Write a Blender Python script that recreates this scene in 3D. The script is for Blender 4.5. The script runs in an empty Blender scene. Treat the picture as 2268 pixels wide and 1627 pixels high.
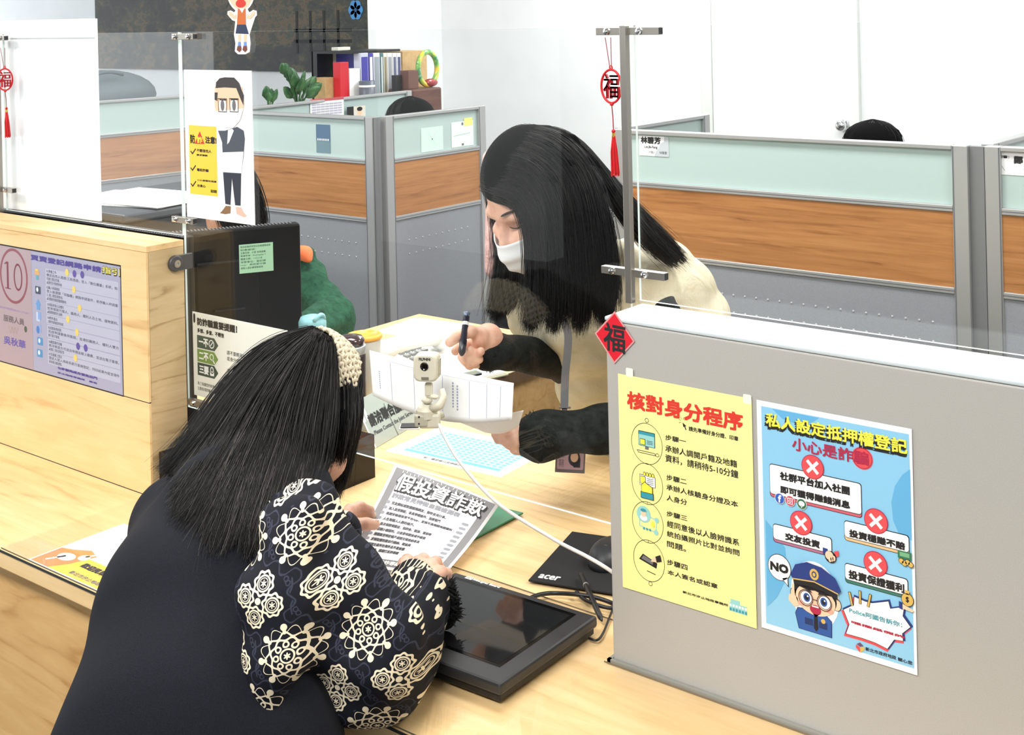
import bpy, bmesh, math, random
import numpy as np
from mathutils import Vector, Matrix, Euler
random.seed(7); np.random.seed(7)
sc = bpy.context.scene
COL = sc.collection
# ------------------------------------------------------------------ camera (level, rising-front shift, slight roll)
CAM = np.array([1.0462, -1.4939, 1.6754])
F, CX, CY, YAW, ROLL = 2877.27, 1134.0, 23.54, -0.677123, -0.0230044
cam = bpy.data.cameras.new('camera'); camo = bpy.data.objects.new('camera', cam); COL.objects.link(camo)
fw = Vector((math.sin(YAW), math.cos(YAW), 0)); rt = Vector((math.cos(YAW), -math.sin(YAW), 0)); dn = Vector((0, 0, -1))
c_, s_ = math.cos(ROLL), math.sin(ROLL)
RX = c_*rt - s_*dn; DN = s_*rt + c_*dn
mw = Matrix((RX, -DN, -fw)).transposed().to_4x4(); mw.translation = Vector(CAM)
camo.matrix_world = mw
cam.sensor_width = 36.0; cam.lens = F*36.0/2268
cam.shift_x = (1134.0-CX)/2268; cam.shift_y = (CY-813.5)/2268
cam.clip_start = 0.05; cam.clip_end = 60
sc.camera = camo
def ray(px, py):
    v = RX*((px-CX)/F) + DN*((py-CY)/F) + fw
    return np.array(v)
def P(ax, val, px, py):                      # pixel seen on the plane  axis = val
    r = ray(px, py); return CAM + r*((val-CAM[ax])/r[ax])
def D(d, px, py):                            # pixel at forward distance d
    return CAM + ray(px, py)*d
# ------------------------------------------------------------------ world, lamps, exposure
w = bpy.data.worlds.new('world'); sc.world = w; w.use_nodes = True
w.node_tree.nodes['Background'].inputs[0].default_value = (0.93, 0.97, 1, 1)
w.node_tree.nodes['Background'].inputs[1].default_value = 2.0
sc.view_settings.view_transform = 'Standard'; sc.view_settings.look = 'None'
sc.view_settings.exposure = 0.22; sc.view_settings.gamma = 1.0
def area(x, y, z, sx, sy, e, rot=(0, 0, 0), col=(1, .98, .95)):
    l = bpy.data.lights.new('ceiling_lamp', 'AREA'); l.shape = 'RECTANGLE'; l.size = sx; l.size_y = sy; l.energy = e; l.color = col
    o = bpy.data.objects.new('ceiling_lamp', l); COL.objects.link(o); o.location = (x, y, z); o.rotation_euler = rot
    return o
LAMPS = [(-2.7, 4.35), (-1.2, 3.2), (1.4, 3.2), (-3.6, 0.9), (-1.0, 0.9), (1.4, 0.9), (-2.6, -1.6), (0.2, -1.6)]
for lx, ly in LAMPS: area(lx, ly, 2.86, 1.2, 0.6, 40 if ly > 0 else 62)
try:
    sc.cycles.use_adaptive_sampling = True
    sc.cycles.max_bounces = 10; sc.cycles.transparent_max_bounces = 16; sc.cycles.transmission_bounces = 8
    sc.cycles.sample_clamp_indirect = 6
    sc.cycles.use_denoising = True
except Exception: pass
# ------------------------------------------------------------------ materials
def lin(c):
    return tuple(((v/255)/12.92 if v/255 <= .04045 else ((v/255+.055)/1.055)**2.4) for v in c)
MATS = {}
def mat(name, rgb, rough=.5, metal=0.0, spec=.5, emit=0.0, coat=0.0, alpha=1.0):
    if name in MATS: return MATS[name]
    m = bpy.data.materials.new(name); m.use_nodes = True
    b = m.node_tree.nodes['Principled BSDF']
    c = (*lin(rgb), 1)
    b.inputs['Base Color'].default_value = c; b.inputs['Roughness'].default_value = rough
    b.inputs['Metallic'].default_value = metal; b.inputs['Specular IOR Level'].default_value = spec
    b.inputs['Coat Weight'].default_value = coat
    if emit: b.inputs['Emission Color'].default_value = c; b.inputs['Emission Strength'].default_value = emit
    m.diffuse_color = c
    MATS[name] = m; return m
class NT:                                       # tiny node helper
    def __init__(s, m): s.m = m; s.t = m.node_tree; s.b = s.t.nodes['Principled BSDF']
    def n(s, typ, **kw):
        q = s.t.nodes.new(typ)
        for k, v in kw.items(): setattr(q, k, v)
        return q
    def l(s, a, b): s.t.links.new(a, b)
    def math(s, op, a, b=None, c=None):
        q = s.n('ShaderNodeMath', operation=op)
        for i, v in enumerate((a, b, c)):
            if v is None: continue
            if isinstance(v, (int, float)): q.inputs[i].default_value = v
            else: s.l(v, q.inputs[i])
        return q.outputs[0]
    def ramp(s, fac, stops):
        q = s.n('ShaderNodeValToRGB'); e = q.color_ramp.elements
        while len(e) < len(stops): e.new(.5)
        for i, (p, c) in enumerate(stops): e[i].position = p; e[i].color = (*lin(c), 1)
        s.l(fac, q.inputs[0]); return q.outputs[0]
    def coord(s, scale=(1, 1, 1), rot=(0, 0, 0), kind='Object'):
        tc = s.n('ShaderNodeTexCoord'); mp = s.n('ShaderNodeMapping')
        mp.inputs['Scale'].default_value = scale; mp.inputs['Rotation'].default_value = rot
        s.l(tc.outputs[kind], mp.inputs['Vector']); return mp.outputs[0]
    def noise(s, vec, scale, detail=4, rough=.55, dist=0):
        q = s.n('ShaderNodeTexNoise'); q.inputs['Scale'].default_value = scale; q.inputs['Detail'].default_value = detail
        q.inputs['Roughness'].default_value = rough; q.inputs['Distortion'].default_value = dist
        s.l(vec, q.inputs['Vector']); return q.outputs['Fac']
    def bump(s, h, strength=.2, dist=.002):
        q = s.n('ShaderNodeBump'); q.inputs['Strength'].default_value = strength; q.inputs['Distance'].default_value = dist
        s.l(h, q.inputs['Height']); s.l(q.outputs[0], s.b.inputs['Normal'])
def wood(name, stops, scale, rough=.35, lines=.35, freq=3.0, warp=.5, coat=.0):
    """laminate: fine streaks along the grain plus sparse wavy growth lines; the grain runs along the axis whose scale is small"""
    if name in MATS: return MATS[name]
    m = mat(name, stops[1][1], rough, coat=coat, spec=.35); t = NT(m); v = t.coord(scale)
    fine = t.noise(v, 6.0, 5, .6, .3); big = t.noise(v, .9, 2, .5, .2)
    lev = t.math('ADD', t.math('MULTIPLY', big, 3.2*freq), t.math('MULTIPLY', fine, warp))
    fr = t.math('FRACT', lev); d = t.math('ABSOLUTE', t.math('SUBTRACT', fr, .5))
    ln = t.math('SUBTRACT', 1.0, t.math('MINIMUM', t.math('MULTIPLY', d, 5.0), 1.0))
    f = t.math('SUBTRACT', t.math('ADD', t.math('MULTIPLY', fine, .8), t.math('MULTIPLY', big, .25)), t.math('MULTIPLY', ln, lines*.4))
    t.l(t.ramp(f, stops), t.b.inputs['Base Color'])
    return m
def glassmat(name, tint=(238, 246, 243), f0=.038, rough=0.0):
    """clear sheet: see-through plus a mirror that grows at grazing angles"""
    if name in MATS: return MATS[name]
    m = bpy.data.materials.new(name); m.use_nodes = True; t = m.node_tree; t.nodes.clear()
    o = t.nodes.new('ShaderNodeOutputMaterial'); mx = t.nodes.new('ShaderNodeMixShader')
    tr = t.nodes.new('ShaderNodeBsdfTransparent'); gl = t.nodes.new('ShaderNodeBsdfGlossy'); lw = t.nodes.new('ShaderNodeLayerWeight')
    lw.inputs['Blend'].default_value = .5
    pw = t.nodes.new('ShaderNodeMath'); pw.operation = 'POWER'; pw.inputs[1].default_value = 5.0; t.links.new(lw.outputs['Facing'], pw.inputs[0])
    ma = t.nodes.new('ShaderNodeMath'); ma.operation = 'MULTIPLY_ADD'; ma.inputs[1].default_value = 1-f0; ma.inputs[2].default_value = f0; t.links.new(pw.outputs[0], ma.inputs[0])
    tr.inputs[0].default_value = (*lin(tint), 1); gl.inputs['Roughness'].default_value = rough
    t.links.new(ma.outputs[0], mx.inputs[0]); t.links.new(tr.outputs[0], mx.inputs[1]); t.links.new(gl.outputs[0], mx.inputs[2])
    t.links.new(mx.outputs[0], o.inputs[0]); m.diffuse_color = (.8, .9, .9, .3)
    MATS[name] = m; return m
# ------------------------------------------------------------------ mesh builder
class MB:
    def __init__(s): s.v = []; s.f = []; s.mi = []
    def add(s, vs, fs, mi=0):
        o = len(s.v); s.v.extend([tuple(map(float, p)) for p in vs]); s.f.extend([tuple(i+o for i in f) for f in fs]); s.mi.extend([mi]*len(fs))
        return s
    def box(s, a, b, mi=0, M=None):
        x0, y0, z0 = [min(a[i], b[i]) for i in range(3)]; x1, y1, z1 = [max(a[i], b[i]) for i in range(3)]
        vs = [(x0,y0,z0),(x1,y0,z0),(x1,y1,z0),(x0,y1,z0),(x0,y0,z1),(x1,y0,z1),(x1,y1,z1),(x0,y1,z1)]
        if M is not None: vs = [M @ Vector(v) for v in vs]
        return s.add(vs, [(0,3,2,1),(4,5,6,7),(0,1,5,4),(1,2,6,5),(2,3,7,6),(3,0,4,7)], mi)
    def tube(s, pts, r, n=10, mi=0, caps=True, up=None):
        pts = [Vector(p) for p in pts]; N = len(pts); rs = r if isinstance(r, (list, tuple)) else [r]*N
        prev = None; vs = []
        for i, p in enumerate(pts):
            d = (pts[min(i+1, N-1)]-pts[max(i-1, 0)])
            if d.length < 1e-9: d = Vector((0, 0, 1))
            d.normalize()
            if prev is None:
                a = Vector((0, 0, 1)) if abs(d.z) < .9 else Vector((1, 0, 0)); prev = d.cross(a).normalized()
            u = (prev - d*prev.dot(d)).normalized(); prev = u; v = d.cross(u)
            for k in range(n):
                t = 2*math.pi*k/n; vs.append(p + (u*math.cos(t)+v*math.sin(t))*rs[i])
        fs = [(i*n+k, i*n+(k+1) % n, (i+1)*n+(k+1) % n, (i+1)*n+k) for i in range(N-1) for k in range(n)]
        if caps: fs += [tuple(range(n-1, -1, -1)), tuple(range((N-1)*n, N*n))]
        return s.add(vs, fs, mi)
    def lathe(s, prof, c=(0, 0, 0), n=32, mi=0, M=None, capb=True, capt=True):
        vs = []
        for r, z in prof:
            for k in range(n):
                t = 2*math.pi*k/n; p = Vector((r*math.cos(t), r*math.sin(t), z))
                vs.append((M @ p) if M is not None else (p + Vector(c)))
        N = len(prof)
        fs = [(i*n+k, i*n+(k+1) % n, (i+1)*n+(k+1) % n, (i+1)*n+k) for i in range(N-1) for k in range(n)]
        if capb: fs.append(tuple(range(n-1, -1, -1)))
        if capt: fs.append(tuple(range((N-1)*n, N*n)))
        return s.add(vs, fs, mi)
    def prism(s, poly, nvec, mi=0):              # planar polygon (3D) pushed along nvec
        n = len(poly); nv = Vector(nvec); a = [Vector(p) for p in poly]; b = [p+nv for p in a]
        return s.add(a+b, [tuple(range(n-1, -1, -1)), tuple(range(n, 2*n))]+[(i, (i+1) % n, (i+1) % n+n, i+n) for i in range(n)], mi)
    def grid(s, fun, nu, nv, mi=0):
        vs = [fun(i/nu, j/nv) for j in range(nv+1) for i in range(nu+1)]
        fs = [(j*(nu+1)+i, j*(nu+1)+i+1, (j+1)*(nu+1)+i+1, (j+1)*(nu+1)+i) for j in range(nv) for i in range(nu)]
        return s.add(vs, fs, mi)
    def ell(s, c, r, nu=20, nv=12, mi=0, M=None):
        vs = []; fs = []
        for j in range(nv+1):
            ph = math.pi*j/nv
            for i in range(nu):
                t = 2*math.pi*i/nu; p = Vector((r[0]*math.sin(ph)*math.cos(t), r[1]*math.sin(ph)*math.sin(t), r[2]*math.cos(ph)))
                if M is not None: p = M @ p
                vs.append(p+Vector(c))
        fs = [(j*nu+i, (j+1)*nu+i, (j+1)*nu+(i+1) % nu, j*nu+(i+1) % nu) for j in range(nv) for i in range(nu)]
        return s.add(vs, fs, mi)
def link(o, parent=None):
    COL.objects.link(o)
    if parent is not None: o.parent = parent
    return o
def obj(name, mb, mats, parent=None, smooth=False, bevel=0, solid=0, sub=0, origin=None):
    """links the collected shapes as ONE mesh object; world coordinates in, parent is an unrotated Empty"""
    me = bpy.data.meshes.new(name); mats = mats if isinstance(mats, (list, tuple)) else [mats]
    vs = mb.v
    if origin is not None: vs = [(p[0]-origin[0], p[1]-origin[1], p[2]-origin[2]) for p in vs]
    me.from_pydata(vs, [], mb.f); me.update()
    for m in mats: me.materials.append(m)
    me.polygons.foreach_set('material_index', [min(i, len(mats)-1) for i in mb.mi])
    if smooth: me.polygons.foreach_set('use_smooth', [True]*len(me.polygons))
    o = bpy.data.objects.new(name, me)
    COL.objects.link(o)
    if origin is not None: o.location = origin
    if parent is not None:
        o.parent = parent; wp = Vector((0, 0, 0)); q = parent
        while q is not None: wp += q.location; q = q.parent
        o.location = Vector(o.location) - wp
    if solid: md = o.modifiers.new('solidify', 'SOLIDIFY'); md.thickness = solid; md.offset = 0
    if bevel: md = o.modifiers.new('bevel', 'BEVEL'); md.width = bevel; md.segments = 2; md.limit_method = 'ANGLE'
    if sub: md = o.modifiers.new('subd', 'SUBSURF'); md.levels = sub; md.render_levels = sub
    return o
def tag(o, label, cat, group=None, kind=None):
    if label: o['label'] = label
    if cat: o['category'] = cat
    if group: o['group'] = group
    if kind: o['kind'] = kind
    return o
def thing(name, label, cat, loc=(0, 0, 0), group=None):
    o = bpy.data.objects.new(name, None); COL.objects.link(o); o.location = Vector([float(v) for v in loc]); o.empty_display_size = .05
    return tag(o, label, cat, group)
def struct(name, mb, mats, **k):
    o = obj(name, mb, mats, **k); o['kind'] = 'structure'; return o
# ------------------------------------------------------------------ printed sheets: flat (u right, v up) artwork laid on a surface
_tc = {}
def text_mesh(s, res=2):
    if s in _tc: return _tc[s]
    c = bpy.data.curves.new('lettering', 'FONT'); c.body = s; c.resolution_u = res
    o = bpy.data.objects.new('lettering', c); COL.objects.link(o)
    me = o.to_mesh(); v = np.empty(len(me.vertices)*3); me.vertices.foreach_get('co', v); v = v.reshape(-1, 3)[:, :2].copy()
    f = [tuple(p.vertices) for p in me.polygons]; o.to_mesh_clear(); bpy.data.objects.remove(o); bpy.data.curves.remove(c)
    _tc[s] = (v, f); return v, f
class Sheet:
    """artwork collected in sheet metres; finish() maps it to the world and links the parts"""
    LAY = 0.00022; square = False; KEEP = ('paper', 'laminate', 'backing', 'character', 'tape', 'display', 'plate')
    def __init__(s, O, U, V, mapf=None, lay=None):
        s.O, s.U, s.V = np.array(O, float), np.array(U, float), np.array(V, float); s.N = np.cross(s.U, s.V)
        s.parts = {}; s.mapf = mapf; s.h = None; s.lay = lay or s.LAY
    def uv(s, px, py):                            # pixel -> sheet coordinate
        if s.h is not None:
            q = s.h @ np.array([px, py, 1.]); return q[:2]/q[2]
        r = ray(px, py); t = np.dot(s.O-CAM, s.N)/np.dot(r, s.N); q = CAM+r*t-s.O
        return np.array([q@s.U, q@s.V])
    def homog(s, quad_px, quad_uv):
        A = []
        for (x, y), (u, v) in zip(quad_px, quad_uv):
            A += [[x, y, 1, 0, 0, 0, -u*x, -u*y, -u], [0, 0, 0, x, y, 1, -v*x, -v*y, -v]]
        s.h = np.linalg.svd(np.array(A, float))[2][-1].reshape(3, 3)
    def put(s, part, m, vs, fs, layer):
        part = 'lettering' if part.endswith('lettering') else part if part in s.KEEP else 'picture'
        mb, mats = s.parts.setdefault(part, (MB(), []))
        if m not in mats: mats.append(m)
        mb.add([(p[0], p[1], layer) for p in vs], fs, mats.index(m))
    def poly(s, part, m, pts, layer=1): s.put(part, m, pts, [tuple(range(len(pts)))], layer)
    def rect(s, part, m, x0, y0, x1, y1, layer=1, r=0, n=5):
        x0, x1 = min(x0, x1), max(x0, x1); y0, y1 = min(y0, y1), max(y0, y1)
        if r <= 0: return s.poly(part, m, [(x0, y0), (x1, y0), (x1, y1), (x0, y1)], layer)
        pts = []
        for cx, cy, a in ((x1-r, y0+r, -90), (x1-r, y1-r, 0), (x0+r, y1-r, 90), (x0+r, y0+r, 180)):
            for k in range(n+1):
                t = math.radians(a+90*k/n); pts.append((cx+r*math.cos(t), cy+r*math.sin(t)))
        s.poly(part, m, pts, layer)
    def ell(s, part, m, cx, cy, rx, ry=None, layer=1, n=28, a0=0, a1=360):
        ry = ry or rx; full = abs(a1-a0) >= 360
        pts = [(cx+rx*math.cos(math.radians(a0+(a1-a0)*k/n)), cy+ry*math.sin(math.radians(a0+(a1-a0)*k/n))) for k in range(n if full else n+1)]
        s.poly(part, m, pts, layer)
    def line(s, part, m, pts, w, layer=1, closed=False):
        pts = [np.array(p, float) for p in pts]; n = len(pts)
        for i in range(n if closed else n-1):
            a, b = pts[i], pts[(i+1) % n]; d = b-a; L = np.hypot(*d)
            if L < 1e-9: continue
            d /= L; q = np.array([-d[1], d[0]])*w/2; e = d*w*.35
            s.put(part, m, [a-e-q, b+e-q, b+e+q, a-e+q], [(0, 1, 2, 3)], layer+.12*(i % 3)/2)
    def ring(s, part, m, cx, cy, rx, ry, w, layer=1, n=32):
        h = w/2; pts = [(cx+(rx+d)*math.cos(2*math.pi*k/n), cy+(ry+d)*math.sin(2*math.pi*k/n)) for d in (-h, h) for k in range(n)]
        s.put(part, m, pts, [(k, (k+1) % n, n+(k+1) % n, n+k)[::-1] for k in range(n)], layer)
    def text(s, part, m, t, x0, y0, x1, y1, layer=2, bold=0, slant=0):
        """lettering fitted into the box (x0,y1 top-left .. x1,y0 bottom-right)"""
        v, f = text_mesh(t)
        if not len(v): return
        x0, x1 = min(x0, x1), max(x0, x1); y0, y1 = min(y0, y1), max(y0, y1)
        mn, mx = v.min(0), v.max(0); q = (v-mn)/np.maximum(mx-mn, 1e-6)
        if mx[1]-mn[1] < .25: y0, y1 = (y0+y1)/2-(x1-x0)*(mx[1]-mn[1])/(mx[0]-mn[0])/2, (y0+y1)/2+(x1-x0)*(mx[1]-mn[1])/(mx[0]-mn[0])/2
        q = q*np.array([x1-x0, y1-y0])+np.array([x0, y0]); q[:, 0] += slant*(q[:, 1]-y0)
        offs = [(0, 0)] if not bold else [(-bold, -bold), (bold, -bold), (-bold, bold), (bold, bold), (0, 0)]
        for k, (dx, dy) in enumerate(offs): s.put(part, m, q+np.array([dx, dy]), f, layer+k*.05)
    def tpx(s, part, m, t, a, b, layer=2, bold=0, slant=0):   # box given by its top-left and bottom-right pixels
        p, q = s.uv(*a), s.uv(*b); y0, y1 = q[1], p[1]; cw = .92*abs(q[0]-p[0])/len(t)
        if s.square and min(map(ord, t)) > 0x3000 and '一' not in t and y1-y0 < .9*cw: y0, y1 = (y0+y1)/2-cw/2, (y0+y1)/2+cw/2
        s.text(part, m, t, p[0], y0, q[0], y1, layer, bold, slant)
    def base(s, name, m, x0, y0, x1, y1, nu=1, nv=1, back=.0004):
        """the sheet itself, a thin closed slab"""
        mb = MB()
        for h, flip in ((0, False), (-back/s.lay, True)):
            vs = [(x0+(x1-x0)*i/nu, y0+(y1-y0)*j/nv, h) for j in range(nv+1) for i in range(nu+1)]
            fs = [(j*(nu+1)+i, j*(nu+1)+i+1, (j+1)*(nu+1)+i+1, (j+1)*(nu+1)+i) for j in range(nv) for i in range(nu)]
            mb.add(vs, [f[::-1] for f in fs] if flip else fs)
        K = (nu+1)*(nv+1); rim = [(0+i) for i in range(nu+1)]+[(j*(nu+1)+nu) for j in range(1, nv+1)]+[(nv*(nu+1)+i) for i in range(nu-1, -1, -1)]+[j*(nu+1) for j in range(nv-1, 0, -1)]
        R = len(rim); mb.f += [(rim[i], rim[i]+K, rim[(i+1) % R]+K, rim[(i+1) % R]) for i in range(R)]; mb.mi += [0]*R
        s.parts[name] = (mb, [m]); s.basename = name
    def finish(s, root):
        out = {}
        for name, (mb, mats) in s.parts.items():
            q = MB(); q.f, q.mi = mb.f, mb.mi
            if s.mapf: q.v = [tuple(s.mapf(p[0], p[1], p[2]*s.lay)) for p in mb.v]
            else: q.v = [tuple(s.O+s.U*p[0]+s.V*p[1]+s.N*(p[2]*s.lay)) for p in mb.v]
            out[name] = obj(name, q, mats, root, smooth=bool(s.mapf) and name == s.basename)
        return out
# ================================================================== materials used all over
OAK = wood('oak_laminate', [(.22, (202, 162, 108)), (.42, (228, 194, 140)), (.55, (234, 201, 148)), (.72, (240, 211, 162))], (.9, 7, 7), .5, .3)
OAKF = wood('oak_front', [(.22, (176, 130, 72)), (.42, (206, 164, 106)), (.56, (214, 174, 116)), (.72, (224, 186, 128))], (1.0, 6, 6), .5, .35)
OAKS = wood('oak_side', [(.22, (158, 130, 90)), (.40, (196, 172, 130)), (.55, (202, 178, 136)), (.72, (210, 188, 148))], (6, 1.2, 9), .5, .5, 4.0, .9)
TEAK = wood('teak_laminate', [(.28, (132, 84, 46)), (.42, (162, 110, 64)), (.55, (174, 121, 72)), (.74, (188, 136, 88))], (.7, .7, 14), .45, .25, 1.5, 1.0)
GREY = mat('grey_laminate', (164, 161, 154), .45); PALE = mat('pale_cap', (198, 208, 212), .3)
WHITE = mat('white_paint', (236, 238, 240), .6); PAPER = mat('white_paper', (240, 240, 240), .6)
ALU = mat('aluminium', (176, 178, 178), .38, .55); STEEL = mat('steel', (168, 163, 154), .28, .85)
DARKLINE = mat('dark_groove', (40, 42, 46), .6); BLACK = mat('black_plastic', (20, 20, 22), .42); GLOSS = mat('black_gloss', (14, 12, 11), .08, coat=.6)
CHROME = mat('chrome', (220, 220, 222), .12, 1.0); PMET = mat('partition_grey', (140, 144, 150), .55)
GLASS = glassmat('clear_acrylic', (254, 255, 255)); GEDGE = mat('lit_acrylic_edge', (225, 238, 236), .2, emit=0)  # edge whitened: the light it catches is put into its colour
FROST = mat('frosted_glass', (176, 197, 194), .22)
RED = mat('red_lacquer', (205, 18, 32), .4); INK = mat('black_ink', (24, 24, 26), .6)
def speck(m, a, b, sc, k=.5):
    t = NT(m); n = t.noise(t.coord((1, 1, 1)), sc, 3, .6); t.l(t.ramp(n, [(.3, a), (.7, b)]), t.b.inputs['Base Color'])
speck(GREY, (166, 164, 159), (177, 175, 170), 700); speck(PMET, (134, 138, 144), (146, 150, 156), 400)
# ================================================================== the room
YB, YM, XM = 5.04, 4.30, -4.82
PL = mat('wall_paint', (240, 243, 245), .7)
speck(PL, (236, 239, 241), (243, 246, 248), 3)
FL = mat('floor_tile', (150, 146, 140), .35)
t_ = NT(FL); n_ = t_.noise(t_.coord((1, 1, 1)), 60, 5, .7); t_.l(t_.ramp(n_, [(.3, (62, 62, 62)), (.7, (88, 88, 87))]), t_.b.inputs['Base Color'])
struct('floor', MB().box((-10, -7.2, -.1), (4.5, YB+.2, 0)), FL)
struct('ceiling', MB().box((-10, -7.2, 2.9), (4.5, YB+.2, 3.0)), PL)
struct('wall_back', MB().box((XM-.02, YB, 0), (4.5, YB+.2, 2.9)), PL)
struct('wall_left', MB().box((-10, YM, 0), (XM, YB+.2, 2.9)), PL)
struct('wall_right', MB().box((4.3, -5, 0), (4.5, YB, 2.9)), PL)
# unseen lobby pieces behind the camera, added to shape the reflections in the acrylic
struct('reflection_wall', MB().box((-10, -7.2, 0), (4.5, -7.0, 1.55)), mat('reflection_wall_grey', (76, 76, 78), .7))  # low dark wall added to keep bright world light out of the reflections
struct('lobby_pillar', MB().box((-5.75, -5.35, 0), (-4.22, -5.15, 2.9)), PL)  # unseen white pillar, placed to mirror as the pale veil in the acrylic
# door in the back wall
dx0, dx1 = P(1, YB, 1583, 200)[0], P(1, YB, 1884, 200)[0]; kz = P(1, YB-.06, 1865, 278)
DOORM = mat('door_white', (236, 239, 238), .5); TRIMM = mat('door_trim', (226, 230, 226), .5)
dr = struct('door_1', MB().box((dx0, YB-.02, 0), (dx1, YB-.001, 2.1)), DOORM)
k = MB(); k.lathe([(.03, 0), (.03, .008), (.013, .012), (.012, .03), (.026, .04), (.031, .055), (.026, .07), (.012, .076)], M=Matrix.Translation((kz[0], YB-.02, kz[2])) @ Matrix.Rotation(math.pi/2, 4, 'X'), n=24)
ko = obj('door_knob', k, CHROME, dr, smooth=True); ko['label'] = 'round chrome door knob'
fx0 = P(1, YB, 1560, 200)[0]
struct('trim_1', MB().box((fx0, YB-.035, 0), (dx0-.003, YB-.001, 2.1)).box((dx1+.003, YB-.035, 0), (dx1+.06, YB-.001, 2.1)).box((fx0, YB-.035, 2.103), (dx1+.06, YB-.001, 2.16)), TRIMM, bevel=.004)
# lamps' fixtures
for lx, ly in LAMPS:
    f_ = thing('ceiling_light', 'recessed square office light panel in the ceiling', 'ceiling light', (lx, ly, 2.9), 'ceiling light panels')
    obj('diffuser', MB().box((lx-.6, ly-.3, 2.88), (lx+.6, ly+.3, 2.895)), mat('lamp_diffuser', (255, 252, 246), .6, emit=2.5), f_)
    obj('frame', MB().box((lx-.63, ly-.33, 2.87), (lx+.63, ly-.3, 2.9)).box((lx-.63, ly+.3, 2.87), (lx+.63, ly+.33, 2.9)).box((lx-.63, ly-.3, 2.87), (lx-.6, ly+.3, 2.9)).box((lx+.6, ly-.3, 2.87), (lx+.63, ly+.3, 2.9)), ALU, f_)
# ================================================================== counter
ZC = .76
ct = thing('service_counter', 'long pale oak service counter the two women lean over', 'counter', (-.6, .2, 0))
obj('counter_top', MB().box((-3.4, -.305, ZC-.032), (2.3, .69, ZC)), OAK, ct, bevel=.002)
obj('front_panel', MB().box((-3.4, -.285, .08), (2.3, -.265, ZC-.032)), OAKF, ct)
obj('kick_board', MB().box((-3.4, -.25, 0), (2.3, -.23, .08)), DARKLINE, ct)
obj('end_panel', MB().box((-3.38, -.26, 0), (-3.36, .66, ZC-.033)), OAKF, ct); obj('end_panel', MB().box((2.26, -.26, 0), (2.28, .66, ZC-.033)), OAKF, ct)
# staff desk wing behind the counter
dk = thing('side_desk', 'pale oak staff desk wing running back from the counter with phone and papers on it', 'desk', (-1.35, 1.05, 0))
obj('desk_top', MB().box((-1.67, .695, ZC-.03), (-1.035, 1.40, ZC)), OAK, dk, bevel=.003)
obj('edge_band', MB().box((-1.034, .695, ZC-.03), (-1.03, 1.40, ZC)), mat('edge_brown', (96, 72, 50), .5), dk)
obj('side_panel', MB().box((-1.08, .73, 0), (-1.06, 1.38, ZC-.031)), OAKF, dk); obj('side_panel', MB().box((-1.65, .73, 0), (-1.63, 1.38, ZC-.031)), OAKF, dk)
# ---- left hutch with the built-in display
XW, HD, HZ = -1.067, .087, 1.24
zs = P(1, 0, 329, 892)[2]
hu = thing('display_hutch', 'raised pale oak hutch on the counter at left with a built-in screen', 'counter hutch', (-2.1, .04, ZC))
st_r = P(1, 0, 268, 588); st_b = P(1, 0, 270, 880.5)
sx1, sz1, sz0 = float(st_r[0]), float(st_r[2]), float(st_b[2])
sx0 = sx1-.62
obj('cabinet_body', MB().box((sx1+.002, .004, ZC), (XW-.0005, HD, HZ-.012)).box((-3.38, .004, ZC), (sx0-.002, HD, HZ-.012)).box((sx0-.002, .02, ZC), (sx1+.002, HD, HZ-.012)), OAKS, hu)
obj('top_board', MB().box((-3.38, .0, HZ-.012), (XW, HD, HZ)), OAK, hu, bevel=.001)
obj('lower_fascia', MB().box((-3.38, -.001, ZC+.001), (XW-.0005, .0045, zs-.0012)), OAK, hu, bevel=.0008)
fas = MB().box((sx1+.001, -.001, zs+.0012), (XW-.0005, .0045, HZ-.0125)).box((-3.38, -.001, sz1+.001), (sx1+.001, .0045, HZ-.0125)).box((-3.38, -.001, zs+.0012), (sx0-.001, .0045, sz1+.001))
obj('upper_fascia', fas, OAK, hu)
obj('seam', MB().box((-3.38, .0005, zs-.0014), (XW-.001, .0042, zs+.0014)).box((-3.38, -.0015, ZC), (XW-.001, .0003, ZC+.0012)), DARKLINE, hu)
# washer bracket on the hutch side that holds the acrylic
wb = P(0, XW, 386, 583)
br = thing('glass_bracket', 'dark grey round-ended bracket bolted to the side of the oak hutch', 'bracket', wb)
DG = mat('dark_grey_metal', (92, 92, 94), .4, .5)
b_ = MB(); b_.lathe([(.016, 0), (.016, .006), (.014, .008)], M=Matrix.Translation(wb) @ Matrix.Rotation(math.pi/2, 4, 'Y'), n=28); b_.box((XW, wb[1], wb[2]-.015), (XW+.006, wb[1]+.04, wb[2]+.015))
obj('plate', b_, DG, br, bevel=.001)
obj('screw', MB().lathe([(.0075, .006), (.0075, .011), (.003, .011), (.003, .009)], M=Matrix.Translation(wb) @ Matrix.Rotation(math.pi/2, 4, 'Y'), n=20), CHROME, br)
# ---- right grey divider
pz = 1.245
dv = thing('counter_divider', 'thick grey divider panel standing on the counter at right with two posters on it', 'divider', (.8, .05, ZC))
obj('panel', MB().box((0, 0, ZC), (2.2, .094, pz-.006)), GREY, dv, bevel=.003)
obj('cap_strip', MB().box((-.001, -.001, pz-.006), (2.2, .095, pz)), PALE, dv, bevel=.002)
obj('base_seal', MB().box((-.006, -.006, ZC), (2.2, -.0005, ZC+.006)).box((-.006, -.006, ZC), (-.0005, .094, ZC+.006)), mat('clear_sealant', (150, 150, 142), .25), dv)
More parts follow.
